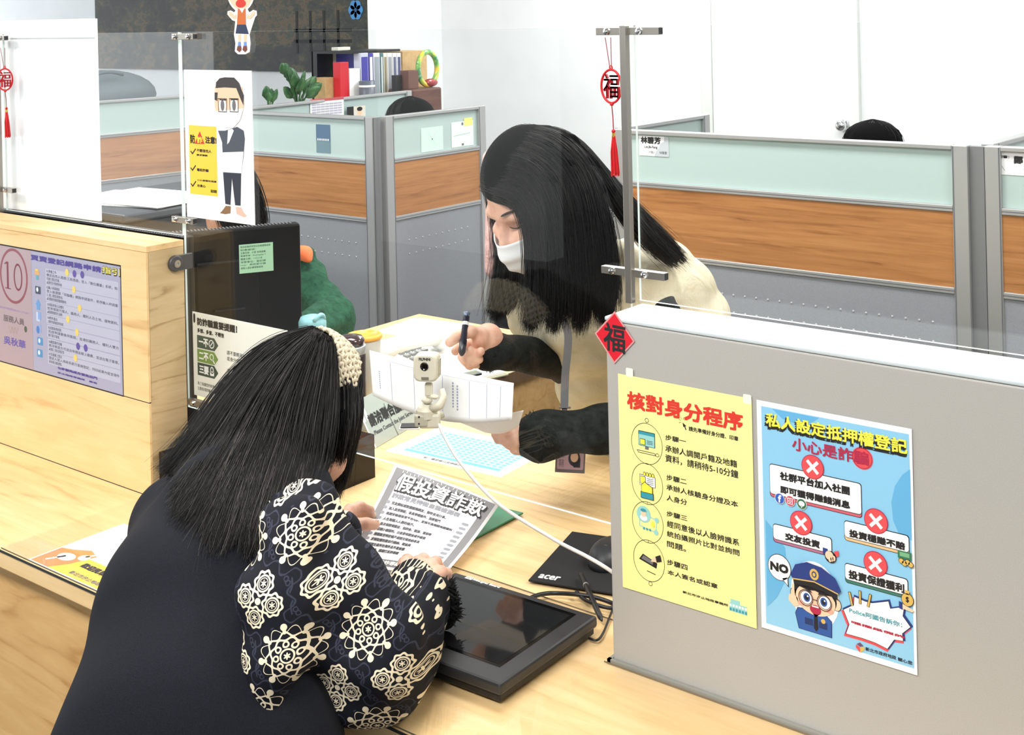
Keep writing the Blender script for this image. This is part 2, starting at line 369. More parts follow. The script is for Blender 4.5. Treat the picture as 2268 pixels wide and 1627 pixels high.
# ================================================================== acrylic screens
YG, GT = .103, .005
def pane(label, x0, x1, z0, z1, group=None):
    mb = MB().box((x0, YG-GT/2, z0), (x1, YG+GT/2, z1))
    mb.mi = [1, 1, 0, 1, 0, 1]
    return tag(obj('acrylic_screen', mb, [GLASS, GEDGE]), label, 'acrylic screen', group)
gz0 = .905; zt = 1.648
pane('clear acrylic screen above the counter opening between hutch and grey divider', -1.083, -.024, gz0, zt)
pane('clear acrylic screen standing on the grey divider at right', -.008, 2.1, pz+.002, zt+.002)
pane('clear acrylic screen standing on the oak hutch at left', -1.742, -1.088, HZ+.004, zt)
def post(x, y, z0, z1, label, clamps):
    t = thing('screen_post', label, 'metal post', (x, y, z0))
    h = .0055
    obj('upright', MB().box((x-h, y-h, z0), (x+h, y+h, z1)), STEEL, t, bevel=.0008)
    for z, l, r, yy in clamps:
        m = MB(); y1 = yy
        m.box((x-l, y1-.0055, z-.0055), (x+r, y1+.0055, z+.0055))
        c = obj('clamp_arm', m, STEEL, t, bevel=.0006)
        obj('end_cap', MB().box((x+r-.001, y1-.0045, z-.0045), (x+r+.0008, y1+.0045, z+.0045)), DARKLINE, c)
        for xs in (-l*.62, r*.42):
            s_ = MB().lathe([(.0052, 0), (.0052, .002), (.004, .004), (.0015, .0048)], M=Matrix.Translation((x+xs, y1-.0055, z)) @ Matrix.Rotation(math.pi/2, 4, 'X'), n=16)
            obj('screw', s_, CHROME, c, smooth=False)
    return t
YA = YG-GT/2-.0056
post(-.016, .088, pz, zt+.002, 'square steel post on the grey divider between two acrylic screens', [(1.6415, .052, .058, YA), (1.288, .052, .058, YA)])
obj_l = post(-1.746, .088, HZ, zt+.001, 'square steel post on the oak hutch at the left edge', [(1.6395, .01, .03, YA), (1.292, .004, .05, YA)])
# the clamps joining the two panes at the hutch corner
for px, py, w_, lab in ((408, 81, .034, 'upper steel clamp joining two acrylic screens above the cartoon poster'), (408, 487, .034, 'lower steel clamp joining two acrylic screens beside the foot of the cartoon poster'), (441, 893, .03, 'steel clamp at the bottom corner of the acrylic screen beside the white notice')):
    c = P(1, YA, px, py); t = thing('screen_clamp', lab, 'clamp', c, 'acrylic screen clamps')
    two = w_ == .034
    x0, x1 = c[0]-w_, c[0]+w_
    obj('clamp_bar', MB().box((x0, YA-.0055, c[2]-.0058), (x1, YA+.0055, c[2]+.0058)), STEEL, t, bevel=.0006)
    for xs in ((-.022, .02) if two else (-.012,)):
        obj('screw', MB().lathe([(.0055, 0), (.0055, .002), (.004, .004), (.0015, .0048)], M=Matrix.Translation((c[0]+xs, YA-.0055, c[2])) @ Matrix.Rotation(math.pi/2, 4, 'X'), n=16), CHROME, t)
    obj('end_cap', MB().box((x1-.001, YA-.0045, c[2]-.0045), (x1+.0008, YA+.0045, c[2]+.0045)), DARKLINE, t)
# white board behind the left screen
wx = P(1, .125, 221, 300)[0]; wzt = P(1, .125, 215, 41)[2]
tag(obj('white_board', MB().box((-2.9, .118, HZ+.003), (wx, .126, wzt)), mat('foam_board', (244, 246, 248), .5), bevel=.001), 'tall plain white board standing behind the left acrylic screen', 'board')
# ================================================================== office partitions
def partition(label, a, b, group, dots=True, zt=1.31, stiles=(True, True), z1=1.158, z2=.95, glass=None):
    a = Vector((*a, 0)); b = Vector((*b, 0)); d = (b-a); L = d.length; d.normalize(); n = Vector((d.y, -d.x, 0))
    M = Matrix((d, Vector((-n.x, -n.y, 0)), Vector((0, 0, 1)))).transposed().to_4x4(); M.translation = a
    t = thing('office_partition', label, 'partition', (a+b)/2, group); T = .016
    fr = MB(); S = .04; R = .017; RT = .012
    xa = S if stiles[0] else .006; xb = L-(S if stiles[1] else .006)
    fr.box((0, -T, .02), (xa, T, zt), M=M); fr.box((xb, -T, .02), (L, T, zt), M=M)
    for z, hR_ in ((zt-RT, RT), (z1-R, R), (z2-R, R), (.02, R)): fr.box((xa, -T, z), (xb, T, z+hR_), M=M)
    obj('frame', fr, ALU, t, bevel=.002)
    g = MB()
    for x in ((xa-.005, xb+.002) if all(stiles) else ((xa-.005,) if stiles[0] else (xb+.002,))): g.box((x, -T-.0006, .03), (x+.003, T+.0006, zt-.002), M=M)
    for z in (z1-R, z2-R): g.box((xa, -T-.0005, z+R*.45), (xb, T+.0005, z+R*.45+.0022), M=M)
    obj('groove', g, mat('mid_groove', (96, 100, 106), .6), t)
    obj('glass_pane', MB().box((xa, -.004, z1), (xb, .004, zt-RT), M=M), glass or FROST, t)
    obj('wood_panel', MB().box((xa, -.012, z2), (xb, .012, z1-R), M=M), TEAK, t)
    mp = MB().box((xa, -.011, .044), (xb, .011, z2-R), M=M)
    if dots:
        for r_ in range(2):
            x = xa+.07
            while x < xb-.05:
                mp.lathe([(.0034, 0), (.0026, .0014), (.001, .002)], M=M @ Matrix.Translation((x, -.011, z2-.095-r_*.05)) @ Matrix.Rotation(math.pi/2, 4, 'X'), n=8, mi=1, capb=False); x += .036
    obj('metal_panel', mp, [PMET, mat('dimple', (176, 179, 183), .3)], t)
    return t
YP = 1.79
G1 = 'office cubicle partitions'
partition('teak and frosted glass partition facing the counter behind the black monitor', (-3.05, YP), (-2.228, YP), G1)
partition('teak and frosted glass partition running back beside two pinned green notes', (-2.215, 1.815), (-2.215, 2.365), G1)
partition('long teak and frosted glass partition behind the steel post at right', (-1.185, 1.77), (-.112, 1.77), G1)
partition('partition at the right edge of the photo with a name card on its glass', (-.075, 1.785), (1.1, 1.785), G1)
partition('partition end rising behind the top of the steel post, running to the door', (-1.20, 1.81), (-1.205, 2.34), G1, dots=False)
partition('partition end just showing above the right edge of the photo', (-.085, 1.825), (-.075, 2.6), G1, dots=False)
partition('far partition in front of the shelf of binders with a calendar on it', (-3.08, 1.85), (-3.19, 2.985), G1, dots=False)
partition('partition at far left behind the left acrylic screen below the dark bag', (-4.14, 1.6), (-4.05, 2.55), G1, dots=False)
for x_, lb in ((-.0935, 'slim grey connecting post between the two right-hand partitions'), (-2.2205, 'slim grey connecting post at the partition corner behind the black flask')):
    y_ = 1.79 if x_ < -1 else 1.778
    t = thing('partition_post', lb, 'post', (x_, y_, 0)); obj('post_body', MB().box((x_-.0055, y_-.012, 0), (x_+.0055, y_+.012, 1.308)) if x_ < -1 else MB().box((x_-.018, y_-.010, 0), (x_+.018, y_+.012, 1.308)), mat('post_grey', (128, 130, 132), .45, .3), t)
# ================================================================== printed things
def zz(ox, oy, s): return lambda x, y: (ox+x/s, oy+y/s)
UX, UZ = (1, 0, 0), (0, 0, 1)
def ink(name, rgb, rough=.6, **k): return mat('ink_'+name, rgb, rough, **k)
I_RED = ink('red', (214, 52, 38)); I_BLK = ink('black', (28, 28, 30)); I_WHT = ink('white', (246, 246, 244)); I_YEL = ink('yellow', (250, 232, 74))
I_TEAL = ink('teal', (52, 150, 168)); I_LTEAL = ink('light_teal', (150, 208, 204)); I_SKIN = ink('skin', (246, 204, 172)); I_NAVY = ink('navy', (34, 58, 128))
I_CORAL = ink('coral', (226, 78, 84)); I_GRN = ink('green', (52, 120, 84)); I_GOLD = ink('gold', (214, 178, 92)); I_DKRED = ink('dark_red', (176, 36, 72)); I_GRY = ink('grey', (112, 112, 114))
# ---------------------------------------------------------------- yellow procedure poster
z = zz(1300, 660, 2.1405)
S = Sheet((.0205, -.0016, .8715), UX, UZ)
r_ = thing('procedure_poster', 'pale yellow poster of four numbered steps taped to the grey divider', 'poster', (.125, -.001, .8715))
W_, H_ = .2075, .2965
S.base('paper', mat('yellow_paper', (248, 240, 158), .45), 0, 0, W_, H_)
S.tpx('title_lettering', I_RED, '核對身分程序', z(192, 440), z(738, 632), bold=.0009)
for t, a, b in (('請先準備好身分證、印章', (483, 606), (718, 678)), ('步驟一', (372, 645), (470, 692)), ('承辦人調閱戶籍及地籍', (372, 694), (712, 803)), ('資料，請稍待5-10分鐘', (372, 738), (718, 855)),
                ('步驟二', (377, 834), (473, 884)), ('承辦人核驗身分證及本', (377, 880), (717, 992)), ('人身分', (378, 930), (475, 982)),
                ('步驟三', (378, 1006), (476, 1057)), ('經同意後以人臉辨識系', (380, 1052), (722, 1175)), ('統拍攝照片比對並詢問', (380, 1100), (723, 1222)), ('問題。', (380, 1149), (470, 1202)),
                ('步驟四', (380, 1235), (477, 1290)), ('本人簽名或認章', (383, 1285), (620, 1378)), ('新北市汐止地政事務所', (455, 1385), (670, 1462))):
    S.tpx('body_lettering', I_BLK, t, z(*a), z(*b), bold=.00012)
cc = [S.uv(*z(*c)) for c in ((284, 690), (286, 880), (288, 1062), (294, 1244))]
rx = (S.uv(*z(357, 700))-S.uv(*z(211, 680)))[0]/2; ry = rx*1.12
for c in cc: S.ring('step_icons', I_BLK, c[0], c[1], rx, ry, .0007)
t0, t1 = S.uv(*z(284, 579)), S.uv(*z(302, 1353))
for c in (t0, t1): S.ring('step_icons', I_BLK, c[0], c[1], .0028, .0028, .0007, n=16)
S.line('step_icons', I_BLK, [(cc[0][0], t0[1]-.0028), (cc[0][0], cc[0][1]+ry)], .0006); S.line('step_icons', I_BLK, [(cc[3][0], t1[1]+.0028), (cc[3][0], cc[3][1]-ry)], .0006)
for a, b in zip(cc, cc[1:]): S.line('step_icons', I_BLK, [(a[0], a[1]-ry), (b[0], b[1]+ry)], .0006)
n = 'step_icons'
x, y = cc[0]                                     # computer
S.rect(n, I_BLK, x-.0135, y-.004, x+.0135, y+.0165, 1, .001); S.rect(n, I_TEAL, x-.0127, y-.0032, x+.0127, y+.0157, 2); S.rect(n, I_LTEAL, x-.0127, y-.0032, x+.0127, y+.0115, 3)
S.rect(n, I_BLK, x-.0107, y-.0022, x-.0018, y+.006, 4); S.rect(n, I_YEL, x-.0100, y-.0015, x-.0025, y+.0053, 5)
for k in range(3): S.rect(n, I_BLK, x+.0005, y+.0002+k*.002, x+.010, y+.0008+k*.002, 4)
S.rect(n, I_GRY, x-.003, y-.008, x+.003, y-.004, 1); S.line(n, I_BLK, [(x-.016, y-.011), (x+.012, y-.011), (x+.014, y-.0138), (x-.014, y-.0138)], .0008, 1, True); S.ring(n, I_BLK, x+.0165, y-.0125, .0028, .002, .0007, n=14)
x, y = cc[1]                                     # hand with card
S.rect(n, I_BLK, x-.0125, y-.0035, x+.0135, y+.0115, 1, .001); S.rect(n, I_WHT, x-.0118, y-.0028, x+.0128, y+.0108, 2); S.rect(n, I_BLK, x-.011, y-.001, x-.0022, y+.0096, 3); S.rect(n, I_YEL, x-.0104, y-.0004, x-.0028, y+.009, 4)
for k in range(4): S.rect(n, I_BLK, x, y+k*.0024, x+.0105, y+.0006+k*.0024, 3)
S.poly(n, I_BLK, [(x-.009, y-.0115), (x+.0092, y-.0115), (x+.0092, y-.003), (x+.002, y+.0), (x-.0035, y+.003), (x-.0095, y-.003)], 5); S.poly(n, I_YEL, [(x-.0082, y-.0115), (x+.0084, y-.0115), (x+.0084, y-.0035), (x+.002, y-.0008), (x-.0035, y+.002), (x-.0087, y-.0032)], 6)
S.rect(n, I_BLK, x-.0105, y-.0205, x+.0105, y-.0115, 5); S.rect(n, I_TEAL, x-.0097, y-.0198, x+.0097, y-.0122, 6)
for k in range(4): S.ell(n, I_BLK, x-.004+k*.0045, y+.0125, .0024, .0034, 1, 14); S.ell(n, I_YEL, x-.004+k*.0045, y+.0125, .0017, .0027, 2, 14)
x, y = cc[2]                                     # face check
S.line(n, I_LTEAL, [(x-.013, y+.008), (x-.013, y-.007), (x+.013, y-.011), (x+.015, y+.006), (x-.002, y+.009)], .0014)
S.ell(n, I_LTEAL, x-.006, y+.010, .0112, layer=2); S.ell(n, I_WHT, x-.006, y+.005, .006, .004, 3); S.ell(n, I_SKIN, x-.006, y+.0115, .0042, .0052, 4); S.ell(n, I_TEAL, x-.006, y+.0155, .0046, .0022, 5); S.ell(n, I_YEL, x+.0085, y-.001, .003, .004, 2); S.ell(n, I_LTEAL, x+.0135, y-.011, .0036, layer=2); S.ell(n, I_LTEAL, x+.015, y+.006, .0036, layer=2)
for k in range(3): S.ell(n, I_TEAL, x-.006+k*.005, y-.0095, .0017, layer=3, n=12)
x, y = cc[3]                                     # signing
S.poly(n, I_BLK, [(x-.016, y-.001), (x+.012, y-.008), (x+.0135, y-.0005), (x-.0095, y+.0075)], 1); S.poly(n, I_GRY, [(x-.012, y+.0006), (x+.006, y-.0042), (x+.0075, y+.0008), (x-.0085, y+.0058)], 2)
S.poly(n, I_SKIN, [(x+.003, y+.0), (x+.012, y+.001), (x+.018, y+.0065), (x+.010, y+.0085)], 3); S.poly(n, I_BLK, [(x+.013, y+.001), (x+.021, y+.004), (x+.019, y+.0125), (x+.011, y+.0085)], 4); S.line(n, I_BLK, [(x-.003, y-.0145), (x+.010, y-.0165)], .0011)
x, y = S.uv(*z(463, 608)); S.poly(n, I_BLK, [(x-.003, y+.005), (x+.003, y+.001), (x+.001, y+.0005), (x+.003, y-.004), (x+.0015, y-.0045), (x-.0003, y-.0005), (x-.002, y-.001)], 1)
for k in range(4): a = math.radians(70+k*45); S.line(n, I_BLK, [(x-.003+.003*math.cos(a), y+.006+.003*math.sin(a)), (x-.003+.0062*math.cos(a), y+.006+.0062*math.sin(a))], .0005)
x, y = S.uv(*z(717, 1463)); S.rect(n, I_LTEAL, x-.013, y-.008, x+.013, y+.003, 1); S.rect(n, I_LTEAL, x-.011, y+.003, x+.003, y+.008, 1)
for k in range(6): S.rect(n, I_TEAL, x-.0125+k*.0045, y-.007, x-.0095+k*.0045, y-.0035, 2); S.rect(n, I_WHT, x-.0125+k*.0045, y-.0015, x-.0095+k*.0045, y+.0015, 2)
for px, py in ((202, 352), (760, 478)):
    x, y = S.uv(*z(px, py)); S.rect('tape', mat('clear_tape', (238, 236, 222), .25), x-.006, y-.006, x+.006, y+.006, 1, .002)
S.finish(r_)
# ---------------------------------------------------------------- blue fraud poster
z = zz(1660, 860, 2.465)
S = Sheet((.2352, -.0016, .8755), UX, UZ)
r_ = thing('fraud_poster', 'blue laminated fraud warning poster with a cartoon policeman, on the grey divider', 'poster', (.338, -.001, .8755))
W_, H_ = .2055, .2925
S.base('paper', mat('laminated_white', (242, 244, 246), .18), 0, 0, W_, H_)
c0, c1 = S.uv(*z(64, 95)), S.uv(*z(900, 1528))
SKYB = ink('sky_blue', (142, 200, 232), .18); SKYD = ink('mid_blue', (104, 176, 220), .18)
S.rect('background', SKYB, c0[0], c1[1], c1[0], c0[1], 1)
def up(*q): return [tuple(S.uv(*z(*p))) for p in q]
S.poly('background', SKYD, up((125, 110), (380, 160), (340, 185), (250, 190), (180, 165)), 2)
S.poly('background', SKYD, up((877, 440), (835, 470), (795, 530), (775, 620), (785, 720), (815, 790), (886, 830)), 2)
S.poly('background', SKYD, up((88, 715), (150, 790), (195, 870), (205, 960), (190, 1060), (150, 1140), (98, 1190)), 2)
S.tpx('title_lettering', I_BLK, '私人設定抵押權登記', z(86, 140), z(856, 372), 3, .0012); S.tpx('title_lettering', I_YEL, '私人設定抵押權登記', z(92, 130), z(862, 358), 4, .0005)
S.tpx('subtitle_lettering', I_DKRED, '小心是詐騙', z(235, 264), z(652, 420), 5, .0004)
x, y = S.uv(*z(617, 380)); S.ell('stamp', I_CORAL, x, y, .0136, layer=3); S.ring('stamp', I_DKRED, x, y, .0122, .0122, .0007, 4)
def card(a, b, col, cx, cy, lines):
    p, q = S.uv(*z(*a)), S.uv(*z(*b)); n = 'message_cards'
    S.rect(n, I_BLK, p[0]-.0008, q[1]-.0045, q[0]+.0008, p[1]+.0008, 2, .004); S.rect(n, col, p[0], q[1]-.0037, q[0], p[1]-.004, 3, .0035); S.rect(n, I_BLK, p[0], q[1]-.0005, q[0], p[1]-.004, 4, .0035); S.rect(n, I_WHT, p[0], q[1]+.0003, q[0], p[1], 5, .0035)
    for t, a_, b_ in lines: S.tpx('message_lettering', I_BLK, t, z(*a_), z(*b_), 6, .00055)
    x, y = S.uv(*z(cx, cy)); S.ell('cross_badges', I_DKRED, x, y, .0152, layer=6); S.ell('cross_badges', I_CORAL, x, y, .0143, layer=7)
    for s in (1, -1): S.line('cross_badges', I_WHT, [(x-.0062, y-.0062*s), (x+.0062, y+.0062*s)], .0042, 8+.2*s)
card((112, 410), (613, 688), ink('rose', (206, 96, 112)), 347, 427, [('社群平台加入社團', (170, 452), (548, 580)), ('即可獲得賺錢消息', (172, 529), (550, 655))])
card((132, 737), (450, 900), ink('mauve', (176, 110, 140)), 284, 732, [('交友投資', (198, 785), (385, 870))])
card((520, 720), (872, 895), ink('tan', (226, 190, 140)), 693, 722, [('投資穩賺不賠', (548, 767), (850, 880))])
card((524, 952), (866, 1130), ink('sea_green', (62, 120, 104)), 690, 955, [('投資保證獲利', (545, 987), (846, 1113))])
n = 'social_badges'
for px, py, c in ((168, 598, (40, 92, 190)), (225, 612, (206, 70, 90)), (288, 628, (52, 110, 74))):
    x, y = S.uv(*z(px, py)); S.ell(n, I_WHT, x, y, .0068, layer=7); S.ell(n, ink('badge%d' % px, c), x, y, .0062, layer=8)
    if px == 168: S.text(n, I_WHT, 'f', x-.0018, y-.0045, x+.0022, y+.0042, 9, .0004)
    elif px == 225: S.line(n, I_WHT, [(x-.0034, y-.0034), (x+.0034, y-.0034), (x+.0034, y+.0034), (x-.0034, y+.0034)], .0009, 9, True); S.ring(n, I_WHT, x, y, .0016, .0016, .0008, 9, 14)
    else: S.ell(n, I_WHT, x, y+.0004, .0042, .0034, 9); S.poly(n, I_WHT, [(x-.001, y-.002), (x+.0018, y-.0026), (x-.0006, y-.0052)], 9)
n = 'handshake'; x, y = S.uv(*z(447, 915))
S.poly(n, I_NAVY, [(x-.0105, y+.009), (x-.004, y+.0085), (x-.004, y+.001), (x-.0105, y+.0005)], 7); S.poly(n, I_CORAL, [(x+.0045, y+.0075), (x+.0105, y+.0095), (x+.0105, y+.003), (x+.005, y+.0005)], 7)
S.ell(n, I_BLK, x-.0005, y-.0005, .0078, .0074, 7); S.ell(n, I_SKIN, x-.002, y+.001, .0055, .0055, 8)
for k in range(3): S.ell(n, I_SKIN, x-.001+k*.0026, y-.0035+k*.0012, .0021, .0034, 9, 14)
n = 'money_icons'; x, y = S.uv(*z(850, 928)); S.rect(n, I_GRN, x-.0085, y+.0, x+.0085, y+.009, 7); S.rect(n, ink('mint', (120, 176, 130)), x-.006, y+.0025, x+.006, y+.0075, 8)
for k in range(4): S.ell(n, I_BLK, x-.004+k*.0038, y-.003-(k % 2)*.002, .0036, layer=9, n=16); S.ell(n, I_GOLD, x-.004+k*.0038, y-.003-(k % 2)*.002, .003, layer=10, n=16)
x, y = S.uv(*z(865, 1150)); S.ell(n, I_BLK, x, y, .0078, .0082, 7); S.ell(n, I_GOLD, x, y, .0071, .0075, 8); S.poly(n, I_GOLD, [(x-.003, y+.011), (x+.003, y+.011), (x+.002, y+.006), (x-.002, y+.006)], 8); S.text(n, I_BLK, '$', x-.0018, y-.0035, x+.0018, y+.0035, 9, .0002); S.poly(n, I_SKIN, [(x-.007, y-.006), (x+.008, y-.0105), (x+.006, y-.0135), (x-.006, y-.012)], 9); S.poly(n, I_NAVY, [(x-.0105, y-.004), (x-.006, y-.005), (x-.006, y-.0135), (x-.0105, y-.0125)], 9)
n = 'speech_bubbles'; x, y = S.uv(*z(165, 975)); S.ell(n, I_BLK, x, y, .0163, .0168, 3); S.ell(n, I_WHT, x, y, .0155, .016, 4); S.poly(n, I_BLK, [(x+.003, y-.014), (x+.0125, y-.0225), (x+.012, y-.010)], 3); S.poly(n, I_WHT, [(x+.0035, y-.013), (x+.0112, y-.0203), (x+.011, y-.010)], 4)
S.tpx('bubble_lettering', I_BLK, 'NO', z(118, 942), z(212, 1010), 5, .0008)
star = [(516, 1205), (572, 1180), (575, 1135), (632, 1160), (672, 1170), (760, 1160), (770, 1200), (846, 1190), (838, 1240), (880, 1300), (835, 1335), (840, 1375), (792, 1368), (755, 1418), (690, 1385), (620, 1360), (530, 1335), (548, 1285)]
sp = up(*star); cxy = np.mean(sp, axis=0)
def fan(part, m, pts, layer, c):
    pts = [tuple(c)]+list(pts); S.put(part, m, pts, [(0, i, i % (len(pts)-1)+1) for i in range(1, len(pts))], layer)
fan(n, I_CORAL, [tuple((np.array(p)-cxy)*1.06+cxy+np.array([-.001, -.0022])) for p in sp], 3, cxy); fan(n, I_NAVY, [tuple((np.array(p)-cxy)*1.06+cxy+np.array([.001, .0012])) for p in sp], 3.3, cxy)
fan(n, I_BLK, [tuple((np.array(p)-cxy)*1.025+cxy) for p in sp], 4, cxy); fan(n, I_WHT, sp, 5, cxy)
S.tpx('bubble_lettering', I_TEAL, 'Police阿國告訴你：', z(548, 1220), z(835, 1275), 6, .00015); S.tpx('bubble_lettering', I_DKRED, '嘿攏是假的', z(560, 1277), z(848, 1350), 6, .0004)
for k, (px, py) in enumerate(((562, 1152), (606, 1142), (650, 1158))):
    x, y = S.uv(*z(px, py)); S.line('speech_bubbles', I_BLK, [(x+(k-1)*.003, y+.008), (x, y-.006)], .0036, 6); S.line('speech_bubbles', I_GOLD, [(x+(k-1)*.003, y+.008), (x, y-.006)], .0022, 7)
S.tpx('footer_lettering', I_BLK, '新北市政府地政', z(634, 1408), z(802, 1480), 3, .0001); S.tpx('footer_lettering', I_BLK, '關心您', z(812, 1465), z(890, 1508), 3, .0001)
x, y = S.uv(*z(605, 1415)); S.poly('office_emblem', I_CORAL, [(x-.0055, y+.003), (x, y+.001), (x, y-.0055), (x-.0055, y-.001)], 3); S.poly('office_emblem', I_GOLD, [(x, y-.0055), (x, y+.001), (x+.0055, y+.003), (x+.0055, y-.001)], 3); S.poly('office_emblem', ink('plum', (110, 74, 100)), [(x-.0045, y+.0036), (x, y+.0068), (x+.0045, y+.0036), (x, y+.0018)], 3)
# generic cartoon officer
n = 'cartoon_policeman'; cx, cy = S.uv(*z(362, 1150)); UNI = ink('uniform', (44, 86, 158)); UND = ink('uniform_dark', (26, 50, 104)); HAIRI = ink('hair', (26, 26, 32)); BLUSH = ink('blush', (240, 170, 150))
S.ell(n, I_WHT, cx-.001, cy+.005, .0325, .042, 2.2)
S.poly(n, UND, [(cx-.024, cy-.0425), (cx+.021, cy-.0425), (cx+.0215, cy-.022), (cx+.012, cy-.0145), (cx-.012, cy-.0145), (cx-.025, cy-.016), (cx-.0285, cy-.024)], 3); S.poly(n, UNI, [(cx-.023, cy-.0418), (cx+.020, cy-.0418), (cx+.0205, cy-.022), (cx+.012, cy-.0155), (cx-.012, cy-.0155), (cx-.024, cy-.0165), (cx-.0275, cy-.024)], 4)
S.poly(n, HAIRI, [(cx-.0022, cy-.018), (cx+.0022, cy-.018), (cx+.003, cy-.036), (cx, cy-.040), (cx-.003, cy-.036)], 5); S.poly(n, I_WHT, [(cx-.007, cy-.0155), (cx+.007, cy-.0155), (cx, cy-.022)], 5)
for s in (-1, 1): S.rect(n, UND, cx+s*.0095-.0055, cy-.034, cx+s*.0095+.0055, cy-.026, 5)
S.ell(n, I_GOLD, cx+.010, cy-.0245, .003, layer=6, n=14)
S.poly(n, I_SKIN, [(cx-.037, cy-.010), (cx-.029, cy-.0165), (cx-.0225, cy-.013), (cx-.0245, cy-.004), (cx-.029, cy-.001), (cx-.0285, cy+.012), (cx-.032, cy+.012), (cx-.0325, cy-.001), (cx-.0365, cy-.003)], 5)
for s in (-1, 1): S.ell(n, HAIRI, cx+s*.0285, cy+.0005, .0062, .0078, 3); S.ell(n, I_SKIN, cx+s*.0285, cy+.0005, .0054, .007, 4)
S.ell(n, HAIRI, cx, cy+.003, .0285, .0215, 4); S.ell(n, I_SKIN, cx, cy-.0005, .0268, .0195, 5)
S.poly(n, HAIRI, [(cx-.0285, cy+.016), (cx+.0285, cy+.012), (cx+.0275, cy+.002), (cx+.022, cy+.0095), (cx+.010, cy+.0085), (cx, cy+.011), (cx-.010, cy+.0095), (cx-.0225, cy+.0115), (cx-.0285, cy+.004)], 6)
for s in (-1, 1):
    S.ell(n, HAIRI, cx+s*.0125, cy-.0005, .0082, .0084, 6.5); S.ell(n, I_WHT, cx+s*.0125, cy-.0005, .0076, .0078, 7); S.ell(n, UNI, cx+s*.0115, cy, .0046, .0055, 8); S.ell(n, HAIRI, cx+s*.0115, cy, .0026, .0032, 9); S.ell(n, I_WHT, cx+s*.0115+.0015, cy+.002, .0012, layer=10, n=10)
    S.ell(n, BLUSH, cx+s*.0195, cy-.0095, .0045, .003, 6.2); S.ring(n, HAIRI, cx+s*.0125, cy-.0005, .0096, .0098, .0009, 11); S.poly(n, HAIRI, [(cx+s*.004, cy+.0075), (cx+s*.005, cy+.0098), (cx+s*.0185, cy+.0145), (cx+s*.019, cy+.0125)], 11)
S.line(n, HAIRI, [(cx-.003, cy), (cx+.003, cy)], .0009, 11); S.ell(n, I_DKRED, cx, cy-.0125, .0075, .0058, 8); S.rect(n, I_WHT, cx-.0045, cy-.0095, cx+.0045, cy-.0078, 9)
S.poly(n, I_NAVY, [(cx-.033, cy+.024), (cx-.026, cy+.038), (cx-.010, cy+.045), (cx+.010, cy+.043), (cx+.028, cy+.034), (cx+.0355, cy+.020), (cx+.030, cy+.014), (cx, cy+.021), (cx-.029, cy+.018)], 12)
S.poly(n, HAIRI, [(cx-.029, cy+.0185), (cx, cy+.0215), (cx+.030, cy+.0145), (cx+.031, cy+.008), (cx+.012, cy+.0135), (cx-.012, cy+.015), (cx-.028, cy+.0125)], 13); S.line(n, I_GOLD, [(cx-.030, cy+.0195), (cx, cy+.0228), (cx+.031, cy+.0158)], .0016, 14)
S.ell(n, I_GOLD, cx, cy+.032, .0062, .0072, 14, 12); S.ell(n, I_NAVY, cx, cy+.032, .0034, .004, 15, 12); S.ell(n, I_GOLD, cx, cy+.032, .002, .0024, 16, 12)
S.finish(r_)
# ---------------------------------------------------------------- red diamond on the divider corner
p = P(1, -.0014, 1361, 747); dg = thing('fortune_sign', 'red diamond sign reading a black fortune character on the corner of the grey divider', 'sign', p)
R2 = Matrix.Rotation(math.radians(2), 3, 'Y')
S = Sheet(p, tuple(R2 @ Vector((1, 0, 0))), tuple(R2 @ Vector((0, 0, 1))))
wl, wr = -.0305, .0305; hh = .0335
S.base('paper', RED, -.001, -.001, .001, .001); S.parts = {}
S.poly('laminate', mat('laminate_edge', (214, 150, 150), .2), [(wl-.003, 0), (0, -hh-.0035), (wr+.003, 0), (0, hh+.0035)], 0); S.poly('paper', mat('red_card', (214, 34, 50), .3), [(wl, 0), (0, -hh), (wr, 0), (0, hh)], 1)
S.text('character', I_BLK, '福', -.0175, -.0195, .0175, .0185, 2, .0007)
S.poly('backing', RED, [(wl-.003, 0), (0, hh+.0035), (wr+.003, 0), (0, -hh-.0035)], -1)
S.finish(dg)
# ---------------------------------------------------------------- built-in screen of the hutch
z = zz(0, 450, 3.461)
sd = thing('information_screen', 'flat screen showing number 10 and a guide in purple, set in the oak hutch', 'screen', ((sx0+sx1)/2, -.001, sz0))
obj('bezel', MB().box((sx0, -.0008, sz0), (sx1, .0038, sz1)), BLACK, sd)
SC = lambda nm, c: mat('screen_'+nm, c, .3, emit=.22)
S = Sheet((sx0, -.001, sz0), UX, UZ); S.base('display', SC('lilac', (150, 150, 172)), .004, .006, sx1-sx0-.002, sz1-sz0-.002, back=.0001)
pk = S.uv(*z(245, 700))[0]
S.rect('display_picture', SC('pink', (158, 140, 146)), .004, .006, pk, sz1-sz0-.002, 1)
a, b = S.uv(*z(3, 372)), S.uv(*z(218, 742))
cx, cy = S.uv(*z(106, 557)); S.ring('display_picture', SC('ring', (128, 70, 80)), cx, cy, (b[0]-a[0])/2*.97, abs(S.uv(*z(108, 350))[1]-S.uv(*z(108, 768))[1])/2*.96, .0058, 2, 40)
a, b = S.uv(*z(30, 452)), S.uv(*z(178, 690)); MRN = SC('maroon', (110, 44, 58)); w_, h_ = b[0]-a[0], a[1]-b[1]; y0 = b[1]+.003; x1_ = a[0]+w_*.2
S.rect('number_lettering', MRN, x1_-.0035, y0, x1_+.0035, y0+h_, 2); S.rect('number_lettering', MRN, x1_-.011, y0, x1_+.011, y0+.002, 2.2); S.poly('number_lettering', MRN, [(x1_-.012, y0+h_-.007), (x1_-.0035, y0+h_-.004), (x1_-.0035, y0+h_), (x1_-.012, y0+h_-.004)], 2.3)
